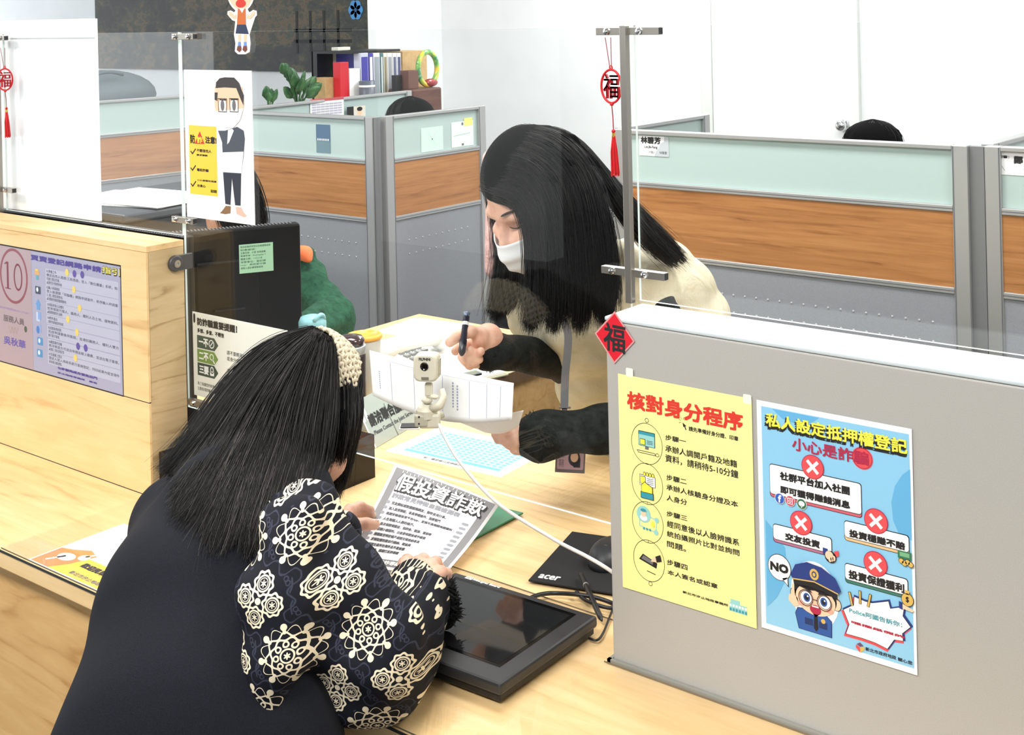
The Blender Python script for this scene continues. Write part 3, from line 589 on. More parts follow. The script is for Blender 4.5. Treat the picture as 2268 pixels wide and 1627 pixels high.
S.ring('number_lettering', MRN, a[0]+w_*.75, y0+h_/2, w_*.2, h_/2-.0022, .0044, 2, 36)
S.tpx('name_lettering', SC('mauve', (138, 116, 168)), '收件時間08:30-17:00', z(0, 783), z(220, 853), 2); S.tpx('name_lettering', SC('taupe', (104, 92, 96)), '服務人員', z(28, 850), z(187, 937), 2, .0004); S.tpx('name_lettering', SC('violet', (88, 76, 150)), '吳秋華', z(30, 1012), z(197, 1117), 2, .0004)
x, y = S.uv(*z(105, 972)); S.line('display_picture', SC('sand', (152, 128, 104)), [(x-.020+.04*k/24, y+.007*math.sin(k*.9)) for k in range(25)], .0008, 2)
x, y = S.uv(*z(198, 965)); S.ell('display_picture', SC('leaf', (70, 84, 66)), x, y, .0055, .0068, 2, 14)
S.tpx('title_lettering', SC('purple', (70, 58, 130)), '買賣登記網路申請', z(237, 392), z(775, 530), 2, .0008); S.tpx('title_lettering', SC('black', (40, 40, 40)), '指引', z(782, 480), z(922, 562), 2, .0011); S.tpx('title_lettering', SC('lemon', (206, 196, 96)), '指引', z(784, 480), z(920, 556), 3, .0003)
LT, LP = SC('ink', (58, 60, 74)), SC('panel', (166, 168, 186)); YB_, PB_ = SC('badge_yellow', (204, 184, 98)), SC('badge_purple', (88, 72, 142))
rows = [((357, 506), ['01準備工作', '備妥自然人憑證/工商憑證，登入「數位櫃臺」系統，始', '可進行登記作業。', '▲憑證可至戶政事務所申辦'], [12, 0, 8, 14]), ((358, 630), ['02輸入申請資料', '登入後選擇「非臨櫃」網路申請案件，依序輸入申請書', '方、原因、買賣登記資訊等內容。', '▲可由電腦版或行動裝置瀏覽器辦理網路申請'], [12, 0, 15, 18]),
        ((363, 760), ['03填寫申請人及標的', '依序填寫代理人、義務人、權利人及土地、建物資料。', '▲請留意應附證明文件人員資料'], [12, 0, 14]), ((365, 862), ['04附件產出', '上傳附件後即製給及列印收單。'], [12, 15]), ((370, 938), ['05送案前再核對', '完成申請書後待簽證，並通知義務人、權利人雙方', '進行電子簽章。'], [12, 0, 10]),
        ((375, 1045), ['06確認案件送審', '再次檢查方可送出申請並線上繳費，並送出電子簽章。', '▲若需補正，可於線上進行補正作業'], [12, 0, 14]), ((375, 1140), ['07完成線上登記', '登記人登入地政系統可查詢登記，列印結果內容並領件', '本所將主動通知。'], [12, 0, 10])]
uR = S.uv(*z(905, 800))[0]; sp_ = .0078
for (px, py), ls, wd in rows:
    u, v = S.uv(*z(px, py)); S.rect('display_picture', LP, u-.004, v-sp_*len(ls)-.001, uR+.003, v+.002, 1, .003)
    for k, (t, wn) in enumerate(zip(ls, wd)):
        hh_ = .0064; ww = (uR-u) if wn == 0 else min((uR-u), wn*hh_*.62 if wn > 12 else len(t)*hh_*.95)
        S.text('guide_lettering', LT, t, u, v-sp_*k-hh_, u+ww, v-sp_*k, 2)
for lst, c in ((((515, 530), (567, 660), (612, 802), (522, 888), (592, 988), (580, 1185)), YB_), (((572, 540), (632, 547), (600, 1095), (658, 1108)), PB_)):
    for px, py in lst: x, y = S.uv(*z(px, py)); S.ell('display_picture', c, x, y, .0066, .0075, 3, 18)
for (px, py), c in zip(((285, 540), (292, 665), (294, 775), (298, 868), (298, 962), (308, 1057), (306, 1148)), ((196, 150, 96), (64, 70, 88), (92, 140, 190), (120, 150, 200), (70, 110, 176), (76, 130, 176), (76, 130, 176))):
    x, y = S.uv(*z(px, py)); m_ = SC('icon%d' % py, c)
    if py == 775: S.poly('display_picture', m_, [(x-.010, y-.001), (x, y+.012), (x+.010, y-.001), (x+.006, y-.001), (x+.006, y-.011), (x-.006, y-.011), (x-.006, y-.001)], 2)
    elif py == 962: S.ell('display_picture', m_, x-.003, y-.002, .006, .008, 2, 16); S.rect('display_picture', SC('coin', (130, 150, 190)), x, y-.008, x+.009, y+.010, 1.5, .002)
    elif py == 868: S.rect('display_picture', SC('sheet', (176, 186, 208)), x-.009, y-.010, x+.004, y+.009, 1.5); S.rect('display_picture', m_, x-.003, y-.006, x+.008, y+.010, 2)
    elif py == 540: S.rect('display_picture', m_, x-.009, y-.002, x+.009, y+.006, 2); S.rect('display_picture', SC('bench', (90, 150, 160)), x-.004, y-.012, x+.005, y-.003, 2); S.rect('display_picture', SC('basket', (200, 180, 90)), x-.007, y+.006, x+.005, y+.010, 2)
    else: S.rect('display_picture', m_, x-.010, y-.008, x+.010, y+.008, 2, .001); S.ell('display_picture', SC('pale', (200, 214, 226)), x-.002, y+.001, .004, .005, 3, 14)
S.tpx('footer_lettering', SC('purple', (70, 58, 130)), '七步驟完成方便免出門', z(442, 1250), z(745, 1350), 2, .0005); S.tpx('footer_lettering', SC('purple', (70, 58, 130)), '汐止地政事務所　廣告', z(442, 1290), z(745, 1385), 2, .0005)
S.finish(sd)
# ---------------------------------------------------------------- cartoon man poster on the middle screen
z = zz(0, 0, 3.129); YP_ = YG-GT/2-.0012
c0, c1 = P(1, YP_, 407, 154), P(1, YP_, 565, 499)
S = Sheet((c0[0], YP_, c1[2]), UX, UZ); W_, H_ = c1[0]-c0[0], c0[2]-c1[2]
r_ = thing('warning_poster', 'white poster of a cartoon man in a suit beside a yellow notice', 'poster', ((c0[0]+c1[0])/2, YP_, c1[2]))
S.base('paper', mat('poster_white', (246, 247, 248), .2), 0, 0, W_, H_)
SY = ink('sign_yellow', (248, 206, 62), .3); a, b = S.uv(*z(1308, 866)), S.uv(*z(1510, 1362))
S.rect('yellow_notice', SY, a[0], b[1], b[0], a[1], 1)
S.tpx('notice_lettering', I_BLK, '防', z(1320, 932), z(1352, 992), 2, .0006); S.tpx('notice_lettering', I_BLK, '注意!', z(1424, 945), z(1500, 996), 2, .0006)
S.poly('yellow_notice', I_RED, up((1385, 908), (1350, 996), (1419, 998)), 2); S.tpx('notice_lettering', I_YEL, '詐', z(1368, 945), z(1404, 992), 3, .0004)
for t, a, b in (('不輕信他人', (1364, 1030), (1466, 1060)), ('要求匯款', (1364, 1066), (1440, 1084)), ('電話詐騙', (1366, 1165), (1446, 1192)), ('小心查證勿洩漏', (1368, 1240), (1500, 1265)), ('勿貪心', (1368, 1275), (1426, 1300)), ('新北市政府', (1462, 1312), (1503, 1338))): S.tpx('notice_lettering', I_BLK, t, z(*a), z(*b), 2, .0002)
for px, py in ((1338, 1050), (1338, 1165), (1340, 1275)): S.line('notice_lettering', I_BLK, up((px-14, py-2), (px-3, py+14), (px+18, py-18)), .0026, 2)
n = 'cartoon_man'; SU, TR = ink('suit', (74, 80, 92)), ink('trousers', (44, 50, 64))
S.poly(n, TR, up((1546, 1190), (1672, 1205), (1668, 1425), (1630, 1422), (1608, 1235), (1598, 1420), (1562, 1412)), 1)
S.poly(n, ink('brown_shoe', (138, 104, 70)), up((1566, 1425), (1600, 1428), (1598, 1478), (1560, 1484), (1524, 1476), (1540, 1460)), 1); S.poly(n, ink('tan_shoe', (222, 186, 168)), up((1634, 1432), (1672, 1436), (1690, 1470), (1713, 1498), (1690, 1506), (1640, 1482)), 1)
S.poly(n, SU, up((1512, 905), (1560, 905), (1645, 878), (1690, 905), (1698, 960), (1690, 1070), (1672, 1205), (1546, 1195), (1545, 1080), (1540, 985)), 2); S.poly(n, I_WHT, up((1582, 900), (1612, 892), (1622, 905), (1590, 985), (1576, 1000)), 3); S.poly(n, ink('shirt_white', (236, 240, 246)), up((1545, 1055), (1690, 1050), (1675, 1200), (1546, 1192)), 3)
S.poly(n, I_SKIN, up((1490, 600), (1680, 600), (1695, 720), (1665, 830), (1620, 885), (1560, 880), (1515, 830), (1490, 740)), 4); S.poly(n, I_WHT, up((1500, 770), (1690, 750), (1665, 835), (1620, 885), (1560, 882), (1515, 835)), 5)
S.poly(n, ink('cartoon_hair', (62, 58, 58)), up((1497, 610), (1500, 570), (1525, 542), (1560, 535), (1625, 537), (1660, 575), (1692, 660), (1690, 730), (1672, 690), (1640, 610), (1560, 605)), 5); S.poly(n, ink('cartoon_hair', (62, 58, 58)), up((1490, 640), (1512, 640), (1508, 700), (1490, 690)), 5)
for px in (1546, 1626): x, y = S.uv(*z(px, 730)); S.ell(n, I_WHT, x, y, .011, .013, 6); S.ell(n, I_GRY, x, y, .0055, .0105, 7); S.line(n, I_BLK, [(x-.013, y+.013), (x+.013, y+.013), (x+.012, y-.012), (x-.012, y-.012)], .0012, 8, True)
S.line(n, I_BLK, up((1528, 690), (1570, 692)), .002, 8); S.line(n, I_BLK, up((1605, 690), (1650, 688)), .002, 8)
S.finish(r_)
# ---------------------------------------------------------------- white notice behind the screen
z = zz(380, 460, 3.254); YN = YG+GT/2+.0015
c0 = P(1, YN, 426, 689); c1 = P(1, YN, 428.6, 873); c2 = P(1, YN, 636.6, 728)
S = Sheet((c0[0], YN, c1[2]), UX, UZ); W_, H_ = c2[0]-c0[0], c0[2]-c1[2]
r_ = thing('reminder_notice', 'white notice with green arrow labels, partly hidden by the hair of the woman in front', 'notice', (c0[0]+W_/2, YN, c1[2]))
S.base('paper', mat('cream_paper', (240, 238, 228), .5), 0, 0, W_, H_); S.square = True
S.tpx('title_lettering', I_BLK, '防詐騙重要提醒！', z(186, 800), z(472, 893), 2, .0007); S.rect('title_lettering', I_BLK, .003, H_-.022, .009, H_-.003, 2, .004); S.tpx('title_lettering', I_BLK, '多想、多查、不輕信', z(187, 872), z(378, 930), 2, .0003)
for a, b, c, t in (((184, 932), (338, 1022), (60, 84, 72), '一不'), ((186, 1034), (338, 1120), (122, 152, 72), '二不'), ((188, 1128), (338, 1222), (48, 70, 60), '三要')):
    p, q = S.uv(*z(*a)), S.uv(*z(*b)); m_ = ink('arrow%d' % a[1], c); hh_ = .0125; y0 = (p[1]+q[1])/2
    S.poly('arrow_labels', m_, [(p[0], y0-hh_), (q[0]-.012, y0-hh_), (q[0], y0), (q[0]-.012, y0+hh_), (p[0], y0+hh_)], 1); S.text('arrow_lettering', I_WHT, t, p[0]+.006, y0-.0075, p[0]+.034, y0+.0075, 2, .0007)
    x = p[0]+.045
    if t == '三要': S.rect('arrow_lettering', I_WHT, x-.006, y0-.008, x+.006, y0+.001, 2); S.ring('arrow_lettering', I_WHT, x, y0+.003, .0042, .006, .0022, 2, 14)
    elif t == '二不': S.ring('arrow_lettering', I_WHT, x, y0+.002, .0055, .0055, .002, 2, 16); S.line('arrow_lettering', I_WHT, [(x+.003, y0-.003), (x+.008, y0-.009)], .003, 2)
    else: S.ring('arrow_lettering', I_WHT, x, y0, .0075, .0075, .002, 2, 16); S.line('arrow_lettering', I_WHT, [(x-.005, y0-.005), (x+.005, y0+.005)], .002, 2)
u0 = S.uv(*z(398, 1000))[0]
for k, t in enumerate(('請不要輕易將您的個人資料或', '或身分證等重要文件交給他人', '', '絕不要輕易相信來路不明的電', '他與、或簽署您不了解的文件', '但請您務必仔細閱讀內容', '', '為保障您的權益請先查證', '有疑問請撥打諮詢專線')):
    if t: S.text('body_lettering', I_BLK, t, u0, H_-.062-k*.0115-.0082, u0+len(t)*.0095, H_-.062-k*.0115, 2)
for k, t in enumerate(('為了保護您的財產安全，請務必', '注意各項詐騙手法以免受騙')): S.text('body_lettering', I_BLK, t, .012, .022-k*.010, .012+len(t)*.0066, .029-k*.010, 2)
S.finish(r_)
# ================================================================== background things
def bx(name, mat_, label, cat, a, b, bevel=.002, group=None, **k): return tag(obj(name, MB().box(a, b), mat_, bevel=bevel, **k), label, cat, group)
# landscape picture on the far wall
ml, mr, mb_ = P(1, YM-.02, 211, 50)[0], P(1, YM-.02, 811, 100)[0], P(1, YM-.02, 300, 153)[2]
mu = thing('landscape_picture', 'large dark landscape photo panel on the far white wall', 'picture', ((ml+mr)/2, YM, mb_))
LM = mat('landscape_print', (50, 48, 40), .5); t = NT(LM); v = t.coord((1, 1, 1.6))
n1 = t.noise(v, 2.2, 4, .6, .6); n2 = t.noise(v, 9, 6, .75, .4)
f = t.math('ADD', t.math('MULTIPLY', n1, .55), t.math('MULTIPLY', n2, .5))
t.l(t.ramp(f, [(.36, (8, 9, 11)), (.46, (26, 28, 24)), (.52, (48, 52, 34)), (.57, (96, 76, 46)), (.61, (40, 54, 40)), (.68, (70, 74, 52)), (.78, (130, 116, 90))]), t.b.inputs['Base Color'])
obj('print', MB().box((ml, YM-.02, mb_), (mr, YM-.001, 2.5)), LM, mu)
fb = MB()
for x0, n_ in ((mr-.65, 4),):
    for k in range(n_): fb.box((x0+k*.13, YM-.0215, mb_+.24+(-.12)), (x0+k*.13+.022, YM-.0202, mb_+.42+(.0*k if n_ == 7 else -.02)))
    for zz_ in (.29, .36): fb.box((x0-.02, YM-.0215, mb_+zz_-(0 if n_ == 7 else .1)), (x0+n_*.13, YM-.0202, mb_+zz_+.022-(0 if n_ == 7 else .1)))
obj('printed_fence', fb, mat('fence_print', (18, 18, 18), .6), mu)
c = P(1, YM-.02, 788, 22); fl = MB()
for k in range(6): a = math.radians(60*k); fl.lathe([(.03, 0), (.03, .003)], M=Matrix.Translation((c[0]+.035*math.cos(a), YM-.0202, c[2]+.035*math.sin(a))) @ Matrix.Rotation(math.pi/2, 4, 'X'), n=12)
obj('blue_flower', fl, mat('blue_sticker', (60, 150, 220), .5), mu)
# cabinet and the things on it (seen over the far partition)
XS = -3.62
z2 = zz(560, 0, 3.129)
def S2(x, y): return P(0, XS, *z2(x, y))
CT = 1.185
bx('low_cabinet', mat('cream_enamel', (226, 224, 212), .4), 'cream low cabinet against the far end behind the partitions, holding binders and boxes', 'cabinet', (-4.02, S2(40, 700)[1], 0), (XS+.20, S2(1310, 700)[1], CT-.03), .006)
TZ = float(P(0, XS+.17, *z2(1200, 612))[2])
bx('wooden_tray', wood('dark_walnut', [(.25, (66, 40, 32)), (.45, (88, 56, 46)), (.7, (104, 70, 58))], (2, 1, 9)), 'dark brown wooden box lid lying on the right end of the cream cabinet', 'wooden box', (XS-.02, P(0, XS+.17, *z2(1108, 640))[1], CT-.03), (XS+.17, P(0, XS+.17, *z2(1312, 690))[1], TZ), .01)
def item(name, m, label, cat, x0, x1, ytop, dep=.2, group=None, xs=XS, zb=CT-.03, bevel=.002):
    a, b = P(0, xs, *z2(x0, ytop)), P(0, xs, *z2(x1, ytop)); return bx(name, m, label, cat, (xs-dep, a[1], zb), (xs, b[1], (a[2]+b[2])/2), bevel, group)
KR = mat('kraft_board', (190, 158, 108), .7); speck(KR, (178, 146, 98), (200, 168, 118), 30)
item('magazine_file', mat('white_board_paper', (226, 224, 214), .6), 'tall cream file box standing left of the binders', 'file box', 590, 676, 326, .05, xs=XS-.25)
item('kraft_box', KR, 'small kraft cardboard box between the plant and the red file', 'box', 500, 572, 537, .08, xs=XS-.05)
item('red_file', mat('red_plastic', (200, 34, 48), .35), 'bright red file box standing left of the binders', 'file box', 603, 664, 430, .05)
item('paper_stack', PAPER, 'upright bundle of white papers beside the red file', 'papers', 668, 742, 475, .06)
item('cardboard_box', KR, 'big brown cardboard box right of the binders', 'box', 1036, 1205, 352, .36, xs=XS-.03)
# binders
GB = 'white ring binders on the cream cabinet'
bw = [(745, 800, (196, 200, 218), (70, 66, 160)), (803, 832, (70, 66, 160), (230, 230, 236)), (834, 880, (232, 234, 238), (150, 160, 168)), (882, 902, (62, 112, 118), (220, 226, 226)), (904, 930, (222, 222, 210), (140, 130, 100)), (932, 965, (234, 236, 240), (150, 154, 160)), (968, 996, (236, 238, 242), (96, 102, 130)), (998, 1026, (226, 228, 236), (70, 74, 120))]
bl = ['pale lilac wide binder, leftmost of the row', 'blue spined binder, second from the left in the row', 'wide white binder just right of the blue one', 'thin teal binder in the middle of the row', 'cream binder just right of the teal one', 'white binder with grey label, third from the right', 'white binder with dark label, second from the right', 'pale binder with navy band at the right end of the row']
for (x0, x1, c, c2), lb in zip(bw, bl):
    a, b = S2(x0, 368), S2(x1, 368); t = thing('ring_binder', lb, 'binder', (XS-.1, (a[1]+b[1])/2, CT-.03), GB); zt_ = a[2]
    obj('cover', MB().box((XS-(.05 if x0 == 745 else .24), a[1]+.001, CT-.03), (XS, b[1]-.001, zt_)), mat('binder_%d%d%d' % c, c, .4), t, bevel=.002)
    obj('spine_label', MB().box((XS, a[1]+.006, CT+.06), (XS+.0012, b[1]-.006, zt_-.02)), mat('label_%d%d%d' % c2, c2, .5), t)
bo = thing('shelf_organizer', 'black open organizer frame arching over the white binders', 'organizer', (XS-.2, S2(880, 350)[1], CT-.03))
a, b = S2(692, 385), S2(1036, 375); zt_ = S2(860, 348)[2]
obj('top_panel', MB().box((XS-.30, a[1], zt_-.012), (XS-.015, b[1], zt_)), BLACK, bo); obj('side_panel', MB().box((XS-.30, a[1], CT-.03), (XS-.26, a[1]+.01, zt_-.012)), BLACK, bo); obj('side_panel', MB().box((XS-.30, b[1]-.01, CT-.03), (XS-.26, b[1], zt_-.012)), BLACK, bo); obj('back_panel', MB().box((XS-.302, a[1], CT-.03), (XS-.29, b[1], zt_)), BLACK, bo)
# front small things
ZQ = CT-.03; XQ = XS+.09
p = P(0, XQ-.04, *z2(790, 560)); cu = thing('grey_mug', 'dark grey striped mug in front of the binders', 'mug', (XQ-.04, p[1], ZQ))
bxs = MB().lathe([(.034, 0), (.038, .004), (.04, p[2]-ZQ), (.037, p[2]-ZQ), (.035, .01)], (XQ-.04, p[1], ZQ), 24); obj('cup', bxs, mat('slate_ceramic', (92, 100, 112), .4), cu, smooth=True)
obj('handle', MB().tube([(XQ-.04, p[1]-.038-.022*math.sin(k*math.pi/8), ZQ+.03+.05*k/8+.035) for k in range(9)], .005, 8), mat('slate_ceramic', (0, 0, 0)), cu, smooth=True)
obj('stripe', MB().lathe([(.0405, p[2]-ZQ-.03), (.0406, p[2]-ZQ-.02)], (XQ-.04, p[1], ZQ), 24, capb=False, capt=False), I_WHT, cu)
item('phone_stand', BLACK, 'small black handheld device leaning on the last binder', 'device', 990, 1034, 520, .03, xs=XQ)
a, b = P(0, XQ+.04, *z2(1078, 490)), P(0, XQ+.04, *z2(1150, 612))
bx('brown_box', mat('brown_card', (104, 70, 60), .6), 'small dark brown box standing on the wooden box lid', 'box', (XQ-.02, a[1], TZ), (XQ+.04, b[1], a[2]), .002)
cr = P(0, XQ+.02, *z2(1212, 533)); rg = thing('glass_ornament', 'ring shaped glass ornament in yellow and green on the wooden box lid', 'ornament', (XQ+.02, cr[1], TZ))
RG = mat('coloured_glass', (120, 190, 80), .12, coat=.5); t = NT(RG); n1 = t.noise(t.coord((1, 1, 1)), 14, 2); t.l(t.ramp(n1, [(.40, (236, 200, 60)), (.5, (150, 200, 90)), (.6, (40, 140, 90)), (.7, (200, 230, 190))]), t.b.inputs['Base Color'])
rr = .085; cz_ = TZ+rr+.012
obj('ring', MB().tube([(XQ+.02, cr[1]+rr*.85*math.cos(2*math.pi*k/28), cz_+rr*math.sin(2*math.pi*k/28)) for k in range(29)], .014, 12, caps=False), RG, rg, smooth=True)
obj('foot', MB().ell((XQ+.02, cr[1]+.02, TZ+.022), (.025, .05, .022)), mat('red_glass', (150, 50, 50), .2), rg, smooth=True)
# plants
LEAF = mat('leaf_green', (40, 86, 50), .45); speck(LEAF, (30, 70, 40), (66, 118, 66), 25)
def plant(label, c, leaves, hpot):
    t = thing('potted_plant', label, 'plant', c)
    obj('pot', MB().lathe([(.03, 0), (.045, hpot), (.04, hpot), (.035, hpot-.01)], c, 20), mat('terracotta_dark', (90, 66, 54), .7), t, smooth=True)
    st = MB(); lf = MB(); base = Vector(c)+Vector((0, 0, hpot-.01)); rnd = random.Random(3)
    for tip, s in leaves:
        tip = Vector(tip); mid = base.lerp(tip, .5)+Vector((0, 0, .02)); st.tube([base, mid, tip], .003, 5)
        d = (tip-mid).normalized(); sd_ = d.cross(Vector((1, rnd.uniform(-.4, .4), rnd.uniform(-.3, .3)))).normalized(); up_ = d.cross(sd_)
        rows_ = [(0, .0), (.15, .5), (.4, 1), (.7, .8), (.9, .4), (1, 0)]
        vs = []
        for a_, w_ in rows_:
            cpt = tip+d*(s*a_-.25*s); vs += [cpt-sd_*(w_*s*.36)+up_*.004, cpt, cpt+sd_*(w_*s*.36)+up_*.004]
        lf.add(vs, [(i*3+j, i*3+j+1, i*3+j+4, i*3+j+3) for i in range(5) for j in range(2)])
    obj('stems', st, LEAF, t); o = obj('leaves', lf, LEAF, t, smooth=True, solid=.0012); return t
lv = []
for x, y, s in ((225, 500, .07), (255, 530, .08), (240, 490, .06), (280, 560, .09), (300, 590, .08), (345, 575, .08), (365, 620, .09), (330, 630, .10), (400, 590, .08), (415, 630, .08), (300, 640, .09), (265, 660, .08), (390, 660, .09), (350, 660, .09), (290, 600, .08), (435, 605, .05)):
    q = P(0, XS+random.uniform(-.06, .03), *z2(x, y)); lv.append((q, s))
plant('leafy green potted plant on the cream cabinet left of the kraft box', (XS-.05, S2(360, 650)[1], CT-.03), lv, .07)
lv = []
for x, y, s in ((100, 668, .07), (125, 678, .06), (150, 680, .06), (110, 690, .05), (140, 692, .06)): lv.append((P(0, XS, *z2(x, y)), s))
plant('small green plant just beside the cartoon poster, half hidden by the partition', (XS-.02, S2(128, 690)[1], CT-.03), lv, .03)
# cards pinned on partition glass
def pin(label, name, cat, ax, val, a, b, art, m=PAPER, U=None):
    p, q = P(ax, val, *a), P(ax, val, *b)
    U = (1, 0, 0) if ax == 1 else (0, 1, 0); i = 0 if ax == 1 else 1
    O = np.array(p); O[2] = q[2]; S_ = Sheet(O, U, UZ); W_, H_ = q[i]-p[i], p[2]-q[2]
    t = thing(name, label, cat, (np.array(p)+np.array(q))/2); S_.base('paper', m, 0, 0, W_, H_, back=.0006)
    art(S_, W_, H_); S_.finish(t); return t
XF = -3.115
def art(S_, W, H):
    S_.rect('p', ink('calendar_red', (190, 90, 96)), 0, H-.012, W, H, 1)
    for i in range(5):
        for j in range(7): S_.rect('p', ink('calendar_grid', (186, 186, 206)), .01+j*(W-.02)/7, .012+i*(H-.03)/5, .008+(j+1)*(W-.02)/7, .008+(i+1)*(H-.03)/5, 1)
pin('white calendar sheet with a red top on the far partition glass', 'calendar', 'calendar', 0, XF, z2(396, 690), z2(632, 800), art)
pin('small portrait photo card on the far partition beside the calendar', 'photo_card', 'photo', 0, XF-.005, z2(652, 742), z2(782, 812), lambda S_, W, H: (S_.rect('p', ink('card_cream', (226, 220, 206)), W*.36, 0, W, H, 1), S_.rect('p', I_BLK, 0, 0, W*.34, H, 1), S_.ell('p', I_SKIN, W*.68, H*.45, W*.13, H*.3, 2), S_.ell('p', I_BLK, W*.68, H*.75, W*.15, H*.18, 3)), I_GRY)
YPF = 1.79-.0055
pin('dark blue card stuck on the partition glass right of the cartoon poster', 'blue_card', 'card', 1, YPF, z2(437, 860), z2(538, 1062), lambda S_, W, H: (S_.rect('p', ink('faded_blue', (84, 112, 140)), 0, H*.42, W, H, 1), [S_.rect('lettering', I_WHT, W*(.08+.11*k), H*.43, W*(.14+.11*k), H*.5, 2) for k in range(8)]), mat('slate_card', (110, 138, 150), .5))
XWF = -2.215+.0055
MINT = mat('mint_paper', (206, 236, 222), .6)
pin('mint green square sheet on the partition wing beside the white memo', 'mint_memo', 'memo', 0, XWF, z2(1165, 890), z2(1320, 1035), lambda S_, W, H: [S_.ell('p', I_GRY, W*.5, H*.5, .003), S_.line('p', ink('faint', (170, 206, 192)), [(W*.3, H*.8), (W*.7, H*.2)], .001), S_.line('p', ink('faint', (170, 206, 192)), [(W*.3, H*.2), (W*.7, H*.8)], .001)] and None, MINT)
pin('white memo with a yellow sticky note on the partition wing', 'white_memo', 'memo', 0, XWF, z2(1375, 850), z2(1530, 1002), lambda S_, W, H: (S_.rect('p', ink('sticky_yellow', (236, 238, 130)), W*.58, H*.80, W*.96, H*1.12, 2), S_.ell('p', I_GRY, W*.5, H*.9, .006), S_.line('p', ink('faint', (0, 0, 0)), [(W*.1, H*.45), (W*.85, H*.5)], .003), S_.rect('p', I_GRY, W*.45, H*.03, W*.55, H*.12, 1)), mat('pale_mint_paper', (226, 240, 234), .6))
z3 = zz(1180, 0, 3.129); z4 = zz(1700, 200, 3.2535)
YR = 1.77-.0055
pin('white name card on the long partition just right of the steel post', 'name_card', 'name card', 1, YR, z3(735, 938), z3(944, 1088), lambda S_, W, H: (S_.tpx('lettering', I_BLK, '林碧芳', z3(750, 946), z3(885, 998), 2, .0009), S_.tpx('lettering', I_BLK, 'Lin,Bi-Fang', z3(775, 1007), z3(864, 1034), 2, .0002), S_.tpx('lettering', I_BLK, '代理人', z3(803, 1045), z3(848, 1064), 2), S_.tpx('lettering', I_BLK, '林慧雯', z3(878, 1048), z3(930, 1070), 2), S_.poly('p', ink('card_grey', (186, 194, 200)), [(W, 0), (W, H), (W*.86, H), (W*.84, H*.74), (W*.72, H*.66), (W*.66, H*.4), (W*.56, H*.22), (W*.52, 0)], 1)), mat('card_white', (238, 240, 242), .5))
YR2 = 1.785-.0055
p, q = P(1, YR2, *z4(1628, 440)), P(1, YR2, *z4(1848, 628))
def art(S_, W, H):
    S_.tpx('lettering', I_BLK, '初審：', z4(1662, 466), z4(1742, 490), 2, .0003); S_.tpx('lettering', I_BLK, '鄭', z4(1776, 474), z4(1838, 528), 2, .0012); S_.text('lettering', I_BLK, '雅文', W*.42+.05, H*.50, W*.42+.16, H*.86, 2, .001); S_.text('lettering', I_BLK, 'ZHENG', W*.38, H*.28, W*.66, H*.42, 2, .0003)
    S_.line('p', I_GRY, [(W*.02, H*.2), (W*.04, H*.5), (W*.10, H*.4), (W*.14, H*.18)], .001)
pin('white name card on the partition at the right edge of the photo', 'name_card', 'name card', 1, YR2, z4(1628, 440), (2380, 396), art, mat('card_white', (0, 0, 0)))
# dark bag on a far shelf, left
q = P(0, -4.35, 262, 205); bg = thing('dark_bag', 'dark slate soft bag lying behind the far left partition', 'bag', (-4.4, q[1], 1.2))
tag(bg, None, None); b_ = MB(); b_.ell((-4.42, q[1]-.05, q[2]-.02), (.16, .30, .13), 24, 12); obj('bag_body', b_, mat('slate_cloth', (84, 98, 104), .6), bg, smooth=True)
obj('handle_strap', MB().tube([(-4.28, q[1]-.2+.03*k, q[2]+.085+.02*math.sin(k*.5)) for k in range(7)], .008, 8), mat('slate_strap', (70, 84, 90), .6), bg, smooth=True)
bx('low_cabinet', MATS['cream_enamel'], 'white low cabinet under the dark bag at far left', 'cabinet', (-4.75, 1.7, 0), (-4.40, 3.0, float(q[2]-.155)), .004)
# printer with papers behind the hutch
pr = thing('office_printer', 'dark office printer behind the left screen with white papers on top', 'printer', (-2.4, 1.0, 0)); DP = mat('charcoal_plastic', (58, 60, 64), .45)
obj('body', MB().box((-2.85, .74, .80), (-2.24, 1.22, 1.075)), DP, pr, bevel=.01); obj('stand', MB().box((-2.83, .76, 0), (-2.26, 1.2, .80)), mat('grey_metal_cabinet', (140, 142, 146), .5), pr, bevel=.004); obj('scanner_lid', MB().box((-2.85, .74, 1.08), (-2.22, 1.22, 1.105)), mat('charcoal_light', (84, 88, 92), .4), pr, bevel=.006)
obj('control_strip', MB().box((-2.72, .72, 1.0), (-2.2, .742, 1.06)), BLACK, pr, bevel=.004)
for k, (dx, dy, r) in enumerate(((0, 0, 4), (.03, .02, -6))):
    M = Matrix.Translation((-2.47+dx, .96+dy, 1.106+.004*k)) @ Matrix.Rotation(math.radians(r+12), 4, 'Z')
    tag(obj('paper_sheet', MB().box((-.21, -.15, 0), (.21, .15, .003), M=M), PAPER), ('white paper stack on the dark printer, lower of the two', 'loose white sheets on the dark printer, upper of the two')[k], 'papers')
tag(obj('red_folder', MB().box((-2.72, .76, 1.1055), (-2.58, .90, 1.1085)), mat('maroon_card', (120, 40, 50), .5)), 'maroon folder edge peeking out under papers on the printer', 'folder')
# black vented housing behind the hutch screen
vh = thing('screen_housing', 'black vented housing standing right behind the oak hutch', 'housing', (-1.6, .125, ZC))
obj('case', MB().box((-2.4, HD+.001, ZC+.2), (-1.092, HD+.012, 1.236)).box((-2.4, HD+.026, ZC+.001), (-1.10, HD+.05, 1.238)), BLACK, vh, bevel=.002)
vm = MB(); x = -1.60
while x < -1.115: vm.box((x, HD+.028, 1.2385), (x+.003, HD+.048, 1.2398)); x += .008
obj('vent_slats', vm, mat('vent_grey', (96, 98, 100), .5), vh)
